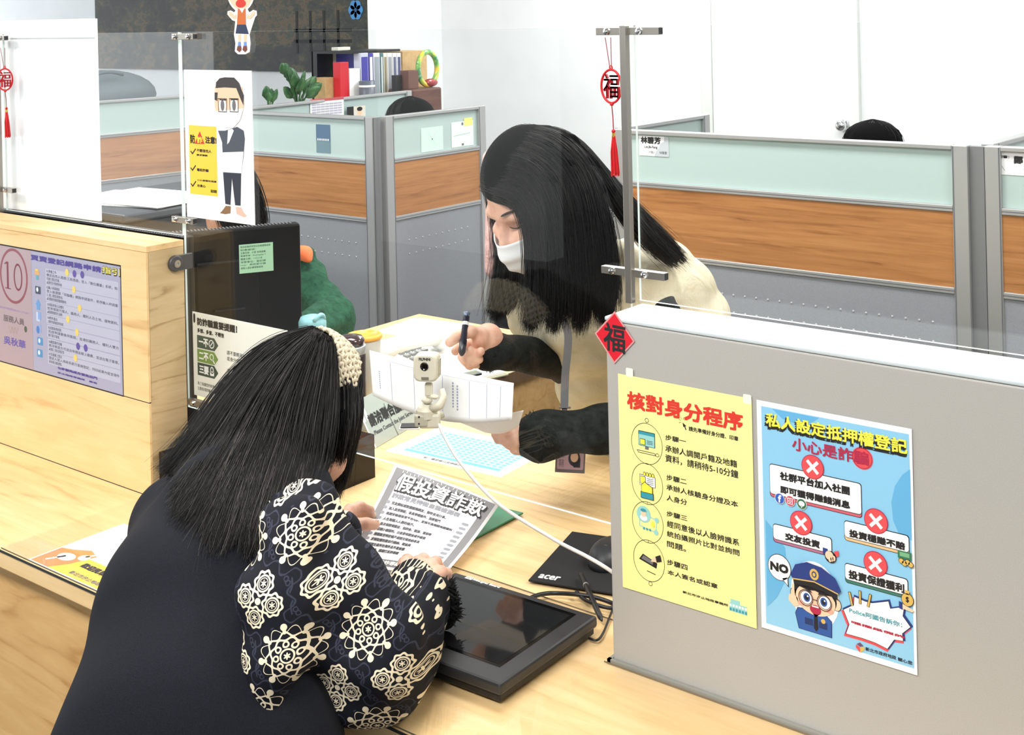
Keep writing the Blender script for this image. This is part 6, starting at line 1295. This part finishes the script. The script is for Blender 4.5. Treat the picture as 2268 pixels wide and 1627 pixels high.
g2 = [A((735, 790, 1.980), (752, 850, 1.955), (756, 920, 1.910), (750, 980, 1.900), (742, 1020, 1.900)), A((742, 790, 2.010), (768, 850, 1.990), (771, 910, 1.945), (762, 960, 1.940), (750, 1010, 1.940))]
g3 = [A((755, 800, 2.050), (775, 850, 2.040), (778, 905, 1.995), (768, 955, 1.985), (758, 1000, 1.980), (740, 1075, 1.980)), A((750, 790, 2.110), (770, 850, 2.110), (776, 920, 2.070), (765, 980, 2.060), (755, 1030, 2.050), (737, 1105, 2.050)), A((720, 770, 2.170), (740, 850, 2.190), (750, 930, 2.150), (745, 1000, 2.120), (735, 1050, 2.100), (717, 1125, 2.100))]
HE = [(HL(0, -.012, .035), np.array([.076, .092, .086]), HR)]
hair([g1, g2, g3], 18000, .020, fwm, [HB, HG], extra=[elp(HE[0][0], HE[0][1], HR), elp(HL(0, -.045, -.02), np.array([.066, .055, .075]), HR)], light=.13, seed=2, ragged=.14, rad=.00042, inner=.3, N=20, push=HE, avoid=(vest, .03))
# knitted headband: a wide band round the crown, narrowing behind the ears
al_ = math.radians(-3); hu_ = np.array([0, math.sin(al_), math.cos(al_)]); hwv = np.array([0, math.cos(al_), -math.sin(al_)]); hc0, hr0 = HE[0][0], HE[0][1]
def band(ph, s_, lift): 
    hw0 = .030*(.30+.70*np.clip(np.sin(ph), 0, 1)**.8); v = np.cos(ph)[:, None]*np.array([.076, 0, 0])+np.sin(ph)[:, None]*hu_*.088+hwv*(s_*hw0)[:, None]
    k = np.linalg.norm(v/hr0, axis=1); return hc0+(v*((1.075+lift)/k)[:, None])@HR.T
hb = MB(); ph_ = np.linspace(math.radians(-40), math.radians(220), 60)
rows_ = [band(ph_, np.full(60, s_), -.012) for s_ in np.linspace(-1, 1, 7)]
hb.add(np.concatenate(rows_), [(j*60+i, j*60+i+1, (j+1)*60+i+1, (j+1)*60+i) for j in range(6) for i in range(59)])
pd_ = np.linspace(math.radians(-40), math.radians(220), 330); ncol = 6
for j in range(ncol):
    for sg in (1, -1):
        lat_ = (j-(ncol-1)/2)/(ncol/2); wv = pd_*24+j*1.57
        pts_ = band(pd_, np.clip(lat_+.20*sg*np.sin(wv), -1.05, 1.05), .022+.022*sg*np.cos(wv*2)); hb.tube([tuple(p_) for p_ in pts_], .0027, 5)
obj('headband', hb, mat('cream_knit', (214, 203, 178), .8), fwm, smooth=True)
st_ = thing('visitor_stool', 'dark low stool under the woman in front', 'stool', (pel[0], pel[1], 0)); obj('seat', MB().lathe([(.17, .33), (.18, .34), (.18, .375), (.17, .388)], (pel[0], pel[1], 0), 28), LEATH, st_); obj('column', MB().lathe([(.03, .021), (.03, .329)], (pel[0], pel[1], 0), 14), STEEL, st_); obj('foot_plate', MB().lathe([(.2, 0), (.2, .01), (.05, .02)], (pel[0], pel[1], 0), 28), STEEL, st_)
# ---------------------------------------------------------------- the flyer she holds (gently bowed)
FC = [np.array(P(2, .850, 875, 1028)), np.array(P(2, .802, 1107, 1117)), np.array(P(2, .775, 972, 1288)), np.array(P(2, .782, 745, 1262))]   # TL TR BR BL
def flymap(u, v, h):
    a, b = u/.21, v/.297; p = FC[3]*(1-a)*(1-b)+FC[2]*a*(1-b)+FC[1]*a*b+FC[0]*(1-a)*b
    n_ = np.array([.25, -.35, .9]); return p+n_*(h-.010*math.sin(math.pi*b)*(1-.3*a)+.004*math.sin(math.pi*a)+.0015)
S = Sheet((0, 0, 0), UX, UZ, flymap, .00035); S.homog([q3(400, 82), q3(1065, 347), (972, 1288), (745, 1262)], [(0, .297), (.21, .297), (.21, 0), (0, 0)])
fl_ = thing('flyer', 'grey and white printed flyer about investment fraud held by the woman in front', 'flyer', np.mean(FC, axis=0))
S.base('paper', PAPER, 0, 0, .21, .297, 10, 14, .0003)
GH = ink('flyer_grey', (128, 128, 130)); GM = ink('flyer_light', (238, 238, 242)); GT_ = ink('flyer_text', (70, 70, 76)); GP = ink('flyer_pale', (140, 142, 150))
def strip(part, m, x0, y0, x1, y1, l, n=12):
    for i in range(n):
        for j in range(n): xa, xb = x0+(x1-x0)*i/n, x0+(x1-x0)*(i+1)/n; J = n; ya, yb = y0+(y1-y0)*j/J, y0+(y1-y0)*(j+1)/J; S.rect(part, m, xa, ya, xb, yb, l)
strip('p', GH, .006, .006, .204, .290, 1, 15); strip('p', GM, .020, .010, .190, .245, 2, 15)
S.text('lettering', I_BLK, '假投資詐欺', .020, .232, .193, .278, 3.6, .0023); S.text('lettering', I_BLK, '假投資詐欺', .022, .230, .195, .276, 3, .0023); S.text('lettering', I_WHT, '假投資詐欺', .020, .233, .193, .279, 5, .0008)
for k in range(22): a = .022+k*.0078; S.line('p', I_WHT, [(a, .281+.002*math.sin(k*2)), (a+.001*math.sin(k*3), .286+.002*math.sin(k*2))], .0012, 3)
S.text('lettering', GP, '詐欺常見特徵自我檢測表', .024, .212, .160, .225, 3, .0006)
for k, t_x in enumerate(('交友網站或軟體認識網友，鼓吹自充分享。', '加入投資群組，專員帶領操作、沒經營門', '推薦安裝假投資平台App，宣稱可高報酬保證獲利', '人名到個人人群的帳戶。', '數次保證領獲益，但詐金、觀測、驚恐等', '初期小額獲利，出金要保證金或手續費', '請匯款至特定帳戶或面交現金給專員', '求領取獲利需自行繳納、稅金與', '假稱交易所在海外且不易查獲', '如有疑慮，請撥打反詐專線')):
    y_ = .199-k*.0150; S.ell('p', GP, .022, y_, .0042, layer=3, n=10); S.text('lettering', GT_, t_x, .030, y_-.0045, .030+len(t_x)*.0058, y_+.0040, 3, .0003)
    S.rect('p', GP, .172, y_-.005, .185, y_+.003, 3, .003)
strip('p', GH, .06, .020, .15, .040, 3, 8); S.text('lettering', I_WHT, '防詐專線165', .075, .024, .135, .036, 4, .0005)
S.finish(fl_)
# ---------------------------------------------------------------- 2. the member of staff bending over the counter
stf = thing('person', 'staff woman with long black hair, white mask and cream padded vest holding papers', 'person', (-.55, .92, 0))
Fg = -.64*rxa+.58*dna-.50*fwa; Fg /= np.linalg.norm(Fg); ug = np.array([0, 0, 1.])
Ut = ug-Fg*(ug@Fg); Ut /= np.linalg.norm(Ut); Rt_ = np.cross(Fg, Ut); NS = -1 if Rt_@fwa > 0 else 1
c1 = D(2.285, 1146, 497)-.98*(Rt_*(NS*.034)+Fg*.084+Ut*.002)
ph, GL, GR = headprims(c1, Fg, ug, .98)
B1, B2, B3 = D(2.46, 1325, 670), D(2.60, 1425, 690), D(2.85, 1470, 960)
nk = D(2.40, 1262, 600)
shN, shF = D(2.46, 1425, 640), D(2.62, 1290, 660)
elN, wrN = D(2.33, 1500, 935), D(2.26, 1210, 962)
elF, wrF = D(2.56, 1262, 795), D(2.35, 1095, 778)
low = ph+[cap(c1+(nk-c1)*.25, nk, .047, .052), cap(nk, B1, .06, .08), cap(B1, B2, .09, .11), cap(B2, B3, .11, .13), cap(shN, elN, .042, .034), cap(elN, wrN, .034, .024), cap(shF, elF, .042, .034), cap(elF, wrF, .033, .023)]
Vb, Fb = blob(low, .0045, .014)
z18 = zz(960, 680, 8.135); K18 = lambda x, y, d_=2.32: D(d_, *z18(x, y))
wr = K18(985, 560, 2.34)
ch = [[K18(850, 480), K18(660, 440, 2.305), K18(430, 530, 2.30), K18(300, 630, 2.305)],            # index
      [K18(900, 800, 2.34), K18(700, 820, 2.33), K18(530, 890, 2.305), K18(670, 775, 2.29)],
      [K18(920, 880, 2.345), K18(740, 920, 2.33), K18(590, 965, 2.305), K18(850, 800, 2.285)],
      [K18(910, 960, 2.35), K18(790, 1010, 2.335), K18(650, 1040, 2.31), K18(830, 940, 2.292)],
      [K18(830, 640, 2.335), K18(640, 690, 2.335), K18(480, 730, 2.335), K18(400, 790, 2.33)]]
pr_ = hand_px(None, [(wrF, wr, .024, .024), (wr, K18(850, 500), .024, .015), (wr, K18(890, 700, 2.345), .026, .019), (wr, K18(900, 880, 2.35), .024, .017), (K18(860, 560), K18(890, 860, 2.345), .017, .017)], ch, [.0115, .0100, .0100, .0092, .0105], wr)
V1, F1 = blob(pr_, .0022, .005, 1)
z8 = zz(740, 660, 2.712); K8 = lambda x, y, d_=2.25: D(d_, *z8(x, y))
wr = K8(1190, 865, 2.26)
ch = [[K8(1120, 800), K8(1060, 795, 2.24), K8(1010, 808, 2.24), K8(968, 818, 2.25)], [K8(1125, 830, 2.245), K8(1070, 832, 2.235), K8(1020, 845, 2.24), K8(985, 850, 2.25)],
      [K8(1135, 865, 2.245), K8(1085, 870, 2.235), K8(1055, 878, 2.24), K8(1030, 868, 2.255)], [K8(1150, 900, 2.25), K8(1110, 910, 2.24), K8(1085, 908, 2.245), K8(1065, 892, 2.26)],
      [K8(1140, 790, 2.27), K8(1100, 772, 2.275), K8(1060, 775, 2.28), K8(1020, 785, 2.285)]]
pr_ = hand_px(None, [(wrN, wr, .025, .025), (wr, K8(1120, 800), .023, .014), (wr, K8(1130, 850), .024, .016), (wr, K8(1150, 900), .022, .013)], ch, [.0098, .0100, .0096, .0088, .0108], wr)
V2, F2 = blob(pr_, .0022, .005, 1)
mesh('body', [(Vb, Fb, 0), (V1, F1, 0), (V2, F2, 0)], SKIN, stf)
# face marks
eb = MB(); LASH = mat('lash', (44, 32, 30), .6)
for s in (NS,):
    eb.tube([GL(s*(.016+.034*k/6), .094-.020*(k/6)**2, .027+.006*math.sin(k/6*2.6)) for k in range(7)], [.0012, .002, .0023, .0023, .002, .0016, .0008], 6)
    eb.tube([GL(s*(.017+.030*k/6), .0915-.018*(k/6)**2, .000-.0045*math.sin(k/6*math.pi)) for k in range(7)], [.0006, .0011, .0013, .0014, .0014, .0014, .001], 6)
obj('brows_and_lashes', eb, LASH, stf, smooth=True)
# mask
MK = mat('mask_white', (238, 240, 242), .7); mkm = MB()
def mk(u, v):
    x = (u-.5)*2; zz0 = -.022-.078*v; w_ = .064-.012*v; xx = x*w_; y = .135-.050*abs(x)**1.6-.016*(v-.42)**2*4-.004*abs(math.sin(v*9)); return tuple(GL(xx, y-.002, zz0))
mkm.grid(mk, 24, 16); msk = obj('face_mask', mkm, MK, stf, smooth=True, solid=.0015)
ml_ = MB()
for s in (1, -1):
    ml_.tube([GL(s*.062, .078, -.034), GL(s*.072, .04, -.02), GL(s*.078, .0, .01)], .0011, 5); ml_.tube([GL(s*.054, .074, -.090), GL(s*.070, .03, -.055), GL(s*.078, -.01, -.03)], .0011, 5)
obj('ear_loop', ml_, MK, msk)
# vest, quilted
VC = mat('cream_padded', (206, 198, 172), .75, spec=.2); t = NT(VC); v_ = t.coord((1, 1, 1)); n1 = t.noise(v_, 20, 4, .6, .5)
t.l(t.ramp(n1, [(.3, (196, 188, 160)), (.7, (216, 209, 186))]), t.b.inputs['Base Color']); t.bump(n1, .5, .012)
def quilt(p, v): s_ = (p[:, 2]*1.0-.25*(p@rxa)); return v-.007*np.abs(np.sin(s_*42))+.004
vs_ = [cap(B1, B2, .112, .140), cap(B2, D(2.72, 1440, 830), .145, .14), cap(D(2.72, 1440, 830), B3, .14, .16), cap(nk, B1, .075, .11), cap(nk+.02*rxa, shN, .06, .066), cap(B2, D(2.60, 1490, 740), .13, .12), cap(D(2.50, 1300, 700), D(2.62, 1335, 900), .085, .085), cap(D(2.52, 1260, 690), D(2.52, 1180, 690), .07, .055)]
Vv, Fv = blob(vs_, .007, .035, 2, quilt); mesh('vest', [(Vv, Fv, 0)], VC, stf)
collar = MB(); 
for k_, (ra_, off_) in enumerate(((.062, 0), )):
    pass
SK_ = mat('charcoal_sweater', (24, 27, 26), .9, spec=.2); t = NT(SK_); n1 = t.noise(t.coord((1, 1, 1)), 60, 5, .65); t.l(t.ramp(n1, [(.3, (16, 18, 18)), (.7, (40, 44, 42))]), t.b.inputs['Base Color']); t.bump(n1, .5, .006)
def ruck(p, v): return v+.0016*np.sin((p@rxa)*70+3*np.sin((p@dna)*55)+(p@dna)*60)+.0014*np.sin((p@rxa)*47-(p@dna)*95)
cN, cF = D(2.255, 1187, 968), D(2.345, 1082, 780)
slN = [cap(shN, elN, .060, .050), cap(elN, wrN, .050, .036), cap(wrN, cN, .037, .040)]; slF = [cap(shF, elF, .060, .046), cap(elF, wrF, .042, .030), cap(wrF, cF, .030, .031)]
for q_ in (slN, slF): Vv, Fv = blob(q_, .005, .02, 2, ruck); mesh('sleeve', [(Vv, Fv, 0)], SK_, stf)
fuzz(cN, cN-wrN, .038, 260, .008, .006, 6, 'cuff_trim', stf, SK_); fuzz(cF, cF-wrF, .030, 260, .007, .006, 7, 'cuff_trim', stf, SK_)
TRS = mat('black_trousers', (22, 22, 25), .7)
lg_ = []
for s in (1, -1):
    hp_ = B3+np.array([.085*s*.78, .085*s*.1, -.04]); kn_ = np.array([hp_[0]+.01*s, hp_[1]-.02, .47]); an_ = np.array([kn_[0], kn_[1]+.03, .09]); lg_ += [cap(hp_, kn_, .10, .062), cap(kn_, an_, .060, .042)]
    obj('shoe', MB().ell((an_[0]-.02, an_[1]-.05, .038), (.045, .12, .038)), BLACK, stf, smooth=True)
Vv, Fv = blob(lg_, .010, .03, 2); mesh('trousers', [(Vv, Fv, 0)], TRS, stf)
# hair: near curtain, back fall, far side
near = [A((1076, 415, 2.335), (1112, 432, 2.285), (1152, 452, 2.25), (1176, 520, 2.235), (1176, 640, 2.215), (1155, 735, 2.21)),
        A((1085, 398, 2.33), (1140, 405, 2.27), (1190, 440, 2.235), (1210, 530, 2.21), (1212, 650, 2.19), (1200, 738, 2.19)),
        A((1102, 362, 2.335), (1168, 355, 2.27), (1232, 412, 2.225), (1255, 520, 2.20), (1262, 640, 2.175), (1255, 738, 2.18)),
        A((1128, 330, 2.345), (1200, 318, 2.29), (1272, 378, 2.24), (1302, 490, 2.21), (1315, 630, 2.195), (1312, 735, 2.20)),
        A((1152, 308, 2.36), (1232, 300, 2.315), (1305, 372, 2.265), (1345, 480, 2.235), (1362, 620, 2.22), (1362, 715, 2.225))]
back = [A((1168, 300, 2.375), (1248, 298, 2.34), (1322, 378, 2.305), (1378, 470, 2.29), (1432, 540, 2.33), (1490, 590, 2.40)),
        A((1182, 296, 2.40), (1258, 304, 2.375), (1330, 388, 2.36), (1392, 462, 2.36), (1450, 525, 2.39), (1512, 582, 2.43)),
        A((1192, 296, 2.43), (1264, 312, 2.42), (1332, 392, 2.41), (1396, 458, 2.41), (1460, 515, 2.43), (1522, 574, 2.45))]
far = [A((1085, 412, 2.37), (1090, 430, 2.42), (1104, 500, 2.46), (1106, 580, 2.44), (1098, 650, 2.42), (1078, 712, 2.40)), A((1095, 385, 2.40), (1105, 430, 2.48), (1135, 520, 2.52), (1150, 600, 2.50), (1145, 660, 2.46), (1120, 705, 2.44))]
hair([near, back, far], 15000, .017, stf, [HB, HG2], extra=[elp(GL(0, -.009, .038), np.array([.0745, .0920, .0880]), GR), elp(GL(0, -.055, -.03), np.array([.075, .055, .085]), GR)], light=.10, seed=8, ragged=.12, rad=.00042, inner=.3, N=20, wild=.04, vox=.005, lift0=(1.015, 1.05), push=[(GL(0, -.009, .036), np.array([.0745, .0925, .0880]), GR)], avoid=(vs_, .035))
# lanyard and badge
lan = thing('id_badge', 'pink photo badge on a grey lanyard hanging from the staff woman', 'badge', D(2.30, 1262, 1015))
lp = [D(2.36, 1235, 690), D(2.345, 1258, 740), D(2.33, 1252, 830), D(2.325, 1250, 900)]
def ribbon(ps, w_, th=.0012):
    m = MB(); ps = spl(ps, 20)
    for i in range(19):
        a, b = ps[i], ps[i+1]; m.add([a-rxa*w_, a+rxa*w_, b+rxa*w_, b-rxa*w_, a-rxa*w_+fwa*th, a+rxa*w_+fwa*th, b+rxa*w_+fwa*th, b-rxa*w_+fwa*th], [(0, 1, 2, 3), (7, 6, 5, 4), (0, 3, 7, 4), (1, 5, 6, 2)])
    return m
GRB = mat('lanyard_grey', (118, 118, 120), .6); obj('strap', ribbon(lp, .007), GRB, lan); obj('clip', MB().tube([D(2.325, 1238, 902), D(2.325, 1264, 902)], .002, 8), CHROME, lan)
obj('strap_end', ribbon([D(2.325, 1250, 904), D(2.33, 1252, 950), D(2.30, 1256, 985)], .005), GRB, lan)
uB = rxa*math.cos(.05)+dna*math.sin(.05); vB = -dna*math.cos(.05)+rxa*math.sin(.05)
S = Sheet(D(2.295, 1229, 1045), tuple(uB), tuple(vB)); S.base('paper', mat('badge_case', (120, 112, 116), .3), 0, 0, .0525, .047, back=.002); S.rect('p', ink('badge_pink', (206, 170, 186)), .003, .006, .0495, .045, 1, .002); S.ell('p', HAIRI, .033, .026, .0105, .014, 2); S.rect('p', HAIRI, .032, .010, .044, .026, 2); S.ell('p', I_SKIN, .033, .028, .0068, .0088, 3); S.text('lettering', I_GRY, '地政', .006, .026, .015, .042, 2); S.text('lettering', I_GRY, '事務', .006, .010, .015, .024, 2)
S.finish(lan)
# pen
pn = thing('marker_pen', 'dark blue pen upright in the hand of the staff woman', 'pen', D(2.285, 1028, 740)); pa, pb_ = D(2.315, 1034, 692), D(2.272, 1022, 788); pd = pb_-pa
obj('barrel', MB().tube([pa+pd*t_ for t_ in (.08, .1, .62, .64, .9, .97, 1)], [.0052, .0058, .0058, .0068, .0066, .004, .002], 14), mat('pen_navy', (24, 28, 44), .25), pn, smooth=True)
obj('cap_clip', MB().tube([pa, pa+pd*.07, pa+pd*.12], [.0066, .0052, .0052], 12), mat('pen_steel', (110, 124, 146), .3, .4), pn, smooth=True); obj('label', MB().tube([pa+pd*.22, pa+pd*.30], .00595, 12), I_WHT, pn)
# ---------------------------------------------------------------- papers she holds
def curved(label, C4, bow, name, art, up_):
    def mp_(u, v, h):
        a, b = u/.297, v/.21; p = C4[3]*(1-a)*(1-b)+C4[2]*a*(1-b)+C4[1]*a*b+C4[0]*(1-a)*b; return p+np.array(up_)*(h)+bow(a, b)
    S_ = Sheet((0, 0, 0), UX, UZ, mp_, .0003); t = thing(name, label, 'paper', np.mean(C4, axis=0)); S_.base('paper', PAPER, 0, 0, .297, .21, 24, 8, .0003); art(S_); S_.finish(t); return t
TL_, TR_, BR_, BL_ = D(2.30, 818, 775), D(2.16, 1138, 848), D(2.14, 1134, 930), D(2.27, 826, 876)
FB = ink('form_blue', (150, 156, 190))
def art(S_):
    for x in (.045, .095, .155, .21, .245, .272): S_.line('p', FB, [(x, .02+.02*k) for k in range(9)], .0008, 1)
    for i in range(18): S_.line('p', FB, [(.04+.0135*i, .185), (.04+.0135*(i+1), .185)], .0008, 1)
    for c_ in range(9): S_.rect('p', FB, .175, .06+c_*.012, .178, .068+c_*.012, 1); S_.rect('p', FB, .184, .05+c_*.012, .187, .058+c_*.012, 1); S_.rect('p', FB, .018, .05+c_*.009, .020, .056+c_*.009, 1)
curved('wide white printed form held out by the staff woman behind the webcam', [TL_, TR_, BR_, BL_], lambda a, b: -fwa*(.012*math.sin(math.pi*a))+dna*(.018*math.sin(math.pi*a)*(1-b)), 'printed_form', art, -fwa)
C4 = [D(2.16, 990, 925), D(2.155, 1134, 930), D(2.20, 1161, 909), D(2.215, 1098, 958)]
curved('white sheet end curling under the wide form, gripped by the staff woman', [D(2.235, 985, 922), D(2.20, 1160, 908), D(2.215, 1148, 945), D(2.235, 1075, 958)], lambda a, b: -fwa*.006*math.sin(math.pi*a)+dna*.004*math.sin(math.pi*a), 'paper_sheet', lambda S_: S_.line('p', FB, [(.05, .05), (.2, .06)], .001, 1), -fwa)
chair('black leather office chair standing behind the staff woman at the inner counter', (P(2, .5, 1225, 1010)*0+D(3.05, 1215, 880))[:2]+np.array([.10, .44]), math.radians(20), LEATH)
# ---------------------------------------------------------------- 3. colleague in green behind the monitor
grn = thing('person', 'seated colleague in a dark green sweater half hidden by the black monitor', 'person', (-1.92, .98, 0))
GS = mat('green_sweater', (30, 72, 52), .85, spec=.2); t = NT(GS); n1 = t.noise(t.coord((1, 1, 1)), 50, 4, .6, .4); t.l(t.ramp(n1, [(.3, (22, 60, 44)), (.7, (44, 94, 68))]), t.b.inputs['Base Color']); t.bump(n1, .5, .008)
hc2 = D(3.72, 497, 440); ph, L2, R2_ = headprims(hc2, (.8, -.35, -.35), (0, 0, 1), .98); nk2 = D(3.75, 535, 560); sh2, el2, wr2 = D(3.62, 655, 600), D(3.48, 738, 705), D(3.28, 660, 735); shb = D(3.9, 450, 600)
pv2 = D(3.85, 560, 900); pv2[2] = .52
Vb, Fb = blob(ph+[cap(hc2, nk2, .05, .055), cap(nk2, pv2, .09, .11), cap(nk2, sh2, .045, .045), cap(sh2, el2, .042, .035), cap(el2, wr2, .033, .025), cap(wr2, wr2+(wr2-el2)*.35, .026, .018)], .008, .02); mesh('body', [(Vb, Fb, 0)], SKIN, grn)
def ruck2(p, v): return v+.004*np.sin((p@rxa)*60+(p@dna)*90)+.003*np.sin((p@dna)*120)
Vb, Fb = blob([cap(nk2-np.array([0, 0, .05]), pv2, .12, .15, (fwa, .8)), cap(nk2-np.array([0, 0, .04]), sh2, .07, .066), cap(nk2-np.array([0, 0, .04]), shb, .07, .066), cap(sh2, el2, .064, .056), cap(el2, wr2, .054, .04), cap(shb, shb+np.array([-.05, -.05, -.28]), .06, .05)], .009, .03, 2, ruck2); mesh('sweater', [(Vb, Fb, 0)], GS, grn)
Vb, Fb = blob([cap(D(3.60, 600, 545), D(3.55, 676, 562), .018, .020), cap(D(3.55, 676, 562), D(3.54, 684, 574), .020, .010)], .005, .01, 1); mesh('orange_collar', [(Vb, Fb, 0)], mat('orange_cloth', (240, 122, 72), .7), grn)
hair([[A((490, 345, 3.72), (540, 365, 3.64), (568, 420, 3.62), (582, 480, 3.64), (588, 510, 3.66)), A((470, 345, 3.74), (500, 380, 3.62), (530, 440, 3.6), (548, 490, 3.62), (552, 520, 3.64)), A((455, 350, 3.76), (460, 400, 3.64), (480, 450, 3.62), (500, 500, 3.63), (505, 525, 3.65))]], 900, .022, grn, [HB, HG2], extra=[elp(L2(0, -.02, .035), np.array([.084, .098, .094]), R2_)], light=.05, seed=11, rad=.0009, N=12, vox=.008)
kn2 = [pv2+np.array([.20, -.10, .0]), pv2+np.array([.20, .14, 0])]
Vb, Fb = blob([cap(pv2, kn2[0], .10, .065), cap(pv2, kn2[1], .10, .065), cap(kn2[0], kn2[0]+np.array([0, 0, -.475]), .06, .045), cap(kn2[1], kn2[1]+np.array([0, 0, -.475]), .06, .045)], .012, .03); mesh('trousers', [(Vb, Fb, 0)], TRS, grn)
# ---------------------------------------------------------------- 4, 5. colleagues whose crowns show above the partitions
def sitter(label, c, Fd, r, hm, clab, yaw, col):
    p = thing('person', label, 'person', (c[0], c[1], 0)); c = np.array(c); ph, L_, R_ = headprims(c, (Fd[0], Fd[1], -.25), (0, 0, 1), 1.0); nk_ = c+np.array([0, 0, -.16]); pv = np.array([c[0], c[1], .54])-np.array([Fd[0], Fd[1], 0])*.06
    Vb, Fb = blob(ph+[cap(c-np.array([0, 0, .08]), nk_, .05, .055), cap(nk_, pv, .09, .12)], .008, .02); mesh('body', [(Vb, Fb, 0)], SKIN, p)
    sd = np.array([-Fd[1], Fd[0], 0]); f3 = np.array([Fd[0], Fd[1], 0]); pr = [cap(nk_-np.array([0, 0, .06]), pv, .13, .15), cap(nk_-np.array([0, 0, .05])-sd*.15, nk_-np.array([0, 0, .05])+sd*.15, .07)]
    for s in (1, -1): e_ = nk_-np.array([0, 0, .30])+sd*.19*s+f3*.08; pr += [cap(nk_-np.array([0, 0, .05])+sd*.15*s, e_, .06, .05), cap(e_, e_+f3*.22+np.array([0, 0, .0]), .048, .035)]
    Vb, Fb = blob(pr, .011, .03); mesh('sweater', [(Vb, Fb, 0)], col, p)
    kk = [pv+f3*.38+sd*.1, pv+f3*.38-sd*.1]; pr = []
    for q_ in kk: pr += [cap(pv, q_, .1, .065), cap(q_, q_-np.array([0, 0, .495]), .06, .045)]
    Vb, Fb = blob(pr, .013, .03); mesh('trousers', [(Vb, Fb, 0)], TRS, p)
    top = L_(0, -.02, .125)
    gs = []
    for a in np.linspace(0, 2*math.pi, 15): d_ = sd*math.cos(a)+f3*math.sin(a); gs.append([top, top+d_*.055-np.array([0, 0, .014]), top+d_*.086-np.array([0, 0, .05]), top+d_*.096-np.array([0, 0, .10 if math.sin(a) > .5 else .16])])
    hair([gs], 1600, .012, p, [HB, HB], extra=[elp(L_(0, -.015, .035), np.array([.086, .1, .09]), R_)], seed=int(abs(c[0])*100), rad=.0009, N=10, vox=.008)
    return p
GYS = mat('grey_sweater', (90, 92, 98), .85)
hA = D(4.02, 1932, 265); hA[2] -= .135
sitter('colleague whose black hair shows above the long partition at right', hA, (-.3, .95), .1, HB, 'office chair of the colleague behind the long partition', 0, GYS)
hB = D(5.1, 912, 213); hB[2] -= .135
sitter('colleague whose black hair shows above the partition wing left of the staff woman', hB, (-1, .1), .1, HB, 'office chair of the colleague behind the partition wing', math.radians(90), GYS)
# pink coat over a chair
PK = mat('pink_cloth', (230, 186, 180), .8); t = NT(PK); n1 = t.noise(t.coord((1, 1, 1)), 26, 4, .6); t.bump(n1, .6, .015)
PD = 4.25; kS = PD/3.33; E_ = lambda x, y, dd=0: D(PD+dd, x+20, y)
pc_ = E_(1115, 480); cx_, cy_ = pc_[0], pc_[1]
ch_ = chair('office chair with a pink coat over its back', (cx_+.05, cy_+.36), math.radians(0), LEATH)
fl_q = (fwa, .55); EE = lambda x, y, dd=0: E_(x-10, y, dd)
Vb, Fb = blob([cap(EE(1092, 350), EE(1212, 346), .034*kS, .034*kS), cap(EE(1152, 372), EE(1152, 470), .085*kS, .070*kS, fl_q), cap(EE(1152, 470), EE(1152, 640), .070*kS, .085*kS, fl_q), cap(EE(1088, 356), EE(1082, 450, -.03), .030*kS, .022*kS), cap(EE(1082, 450, -.03), EE(1092, 598, -.02), .022*kS, .030*kS), cap(EE(1216, 352), EE(1224, 450, -.03), .034*kS, .026*kS), cap(EE(1224, 450, -.03), EE(1216, 598, -.02), .026*kS, .030*kS), cap(EE(1128, 334, -.02), EE(1152, 350, -.06), .014*kS, .012*kS), cap(EE(1176, 332, -.02), EE(1152, 350, -.06), .014*kS, .012*kS), cap(EE(1128, 334, -.02), EE(1176, 332, .03), .014*kS)], .008, .018, 2, lambda p, v: v+.004*np.sin((p@rxa)*110+(p@dna)*14))
cc_ = thing('pink_coat', 'pink coat hung over a chair, peeking out behind the face of the staff woman', 'coat', (cx_, cy_, .5)); mesh('coat_body', [(Vb, Fb, 0)], PK, cc_)
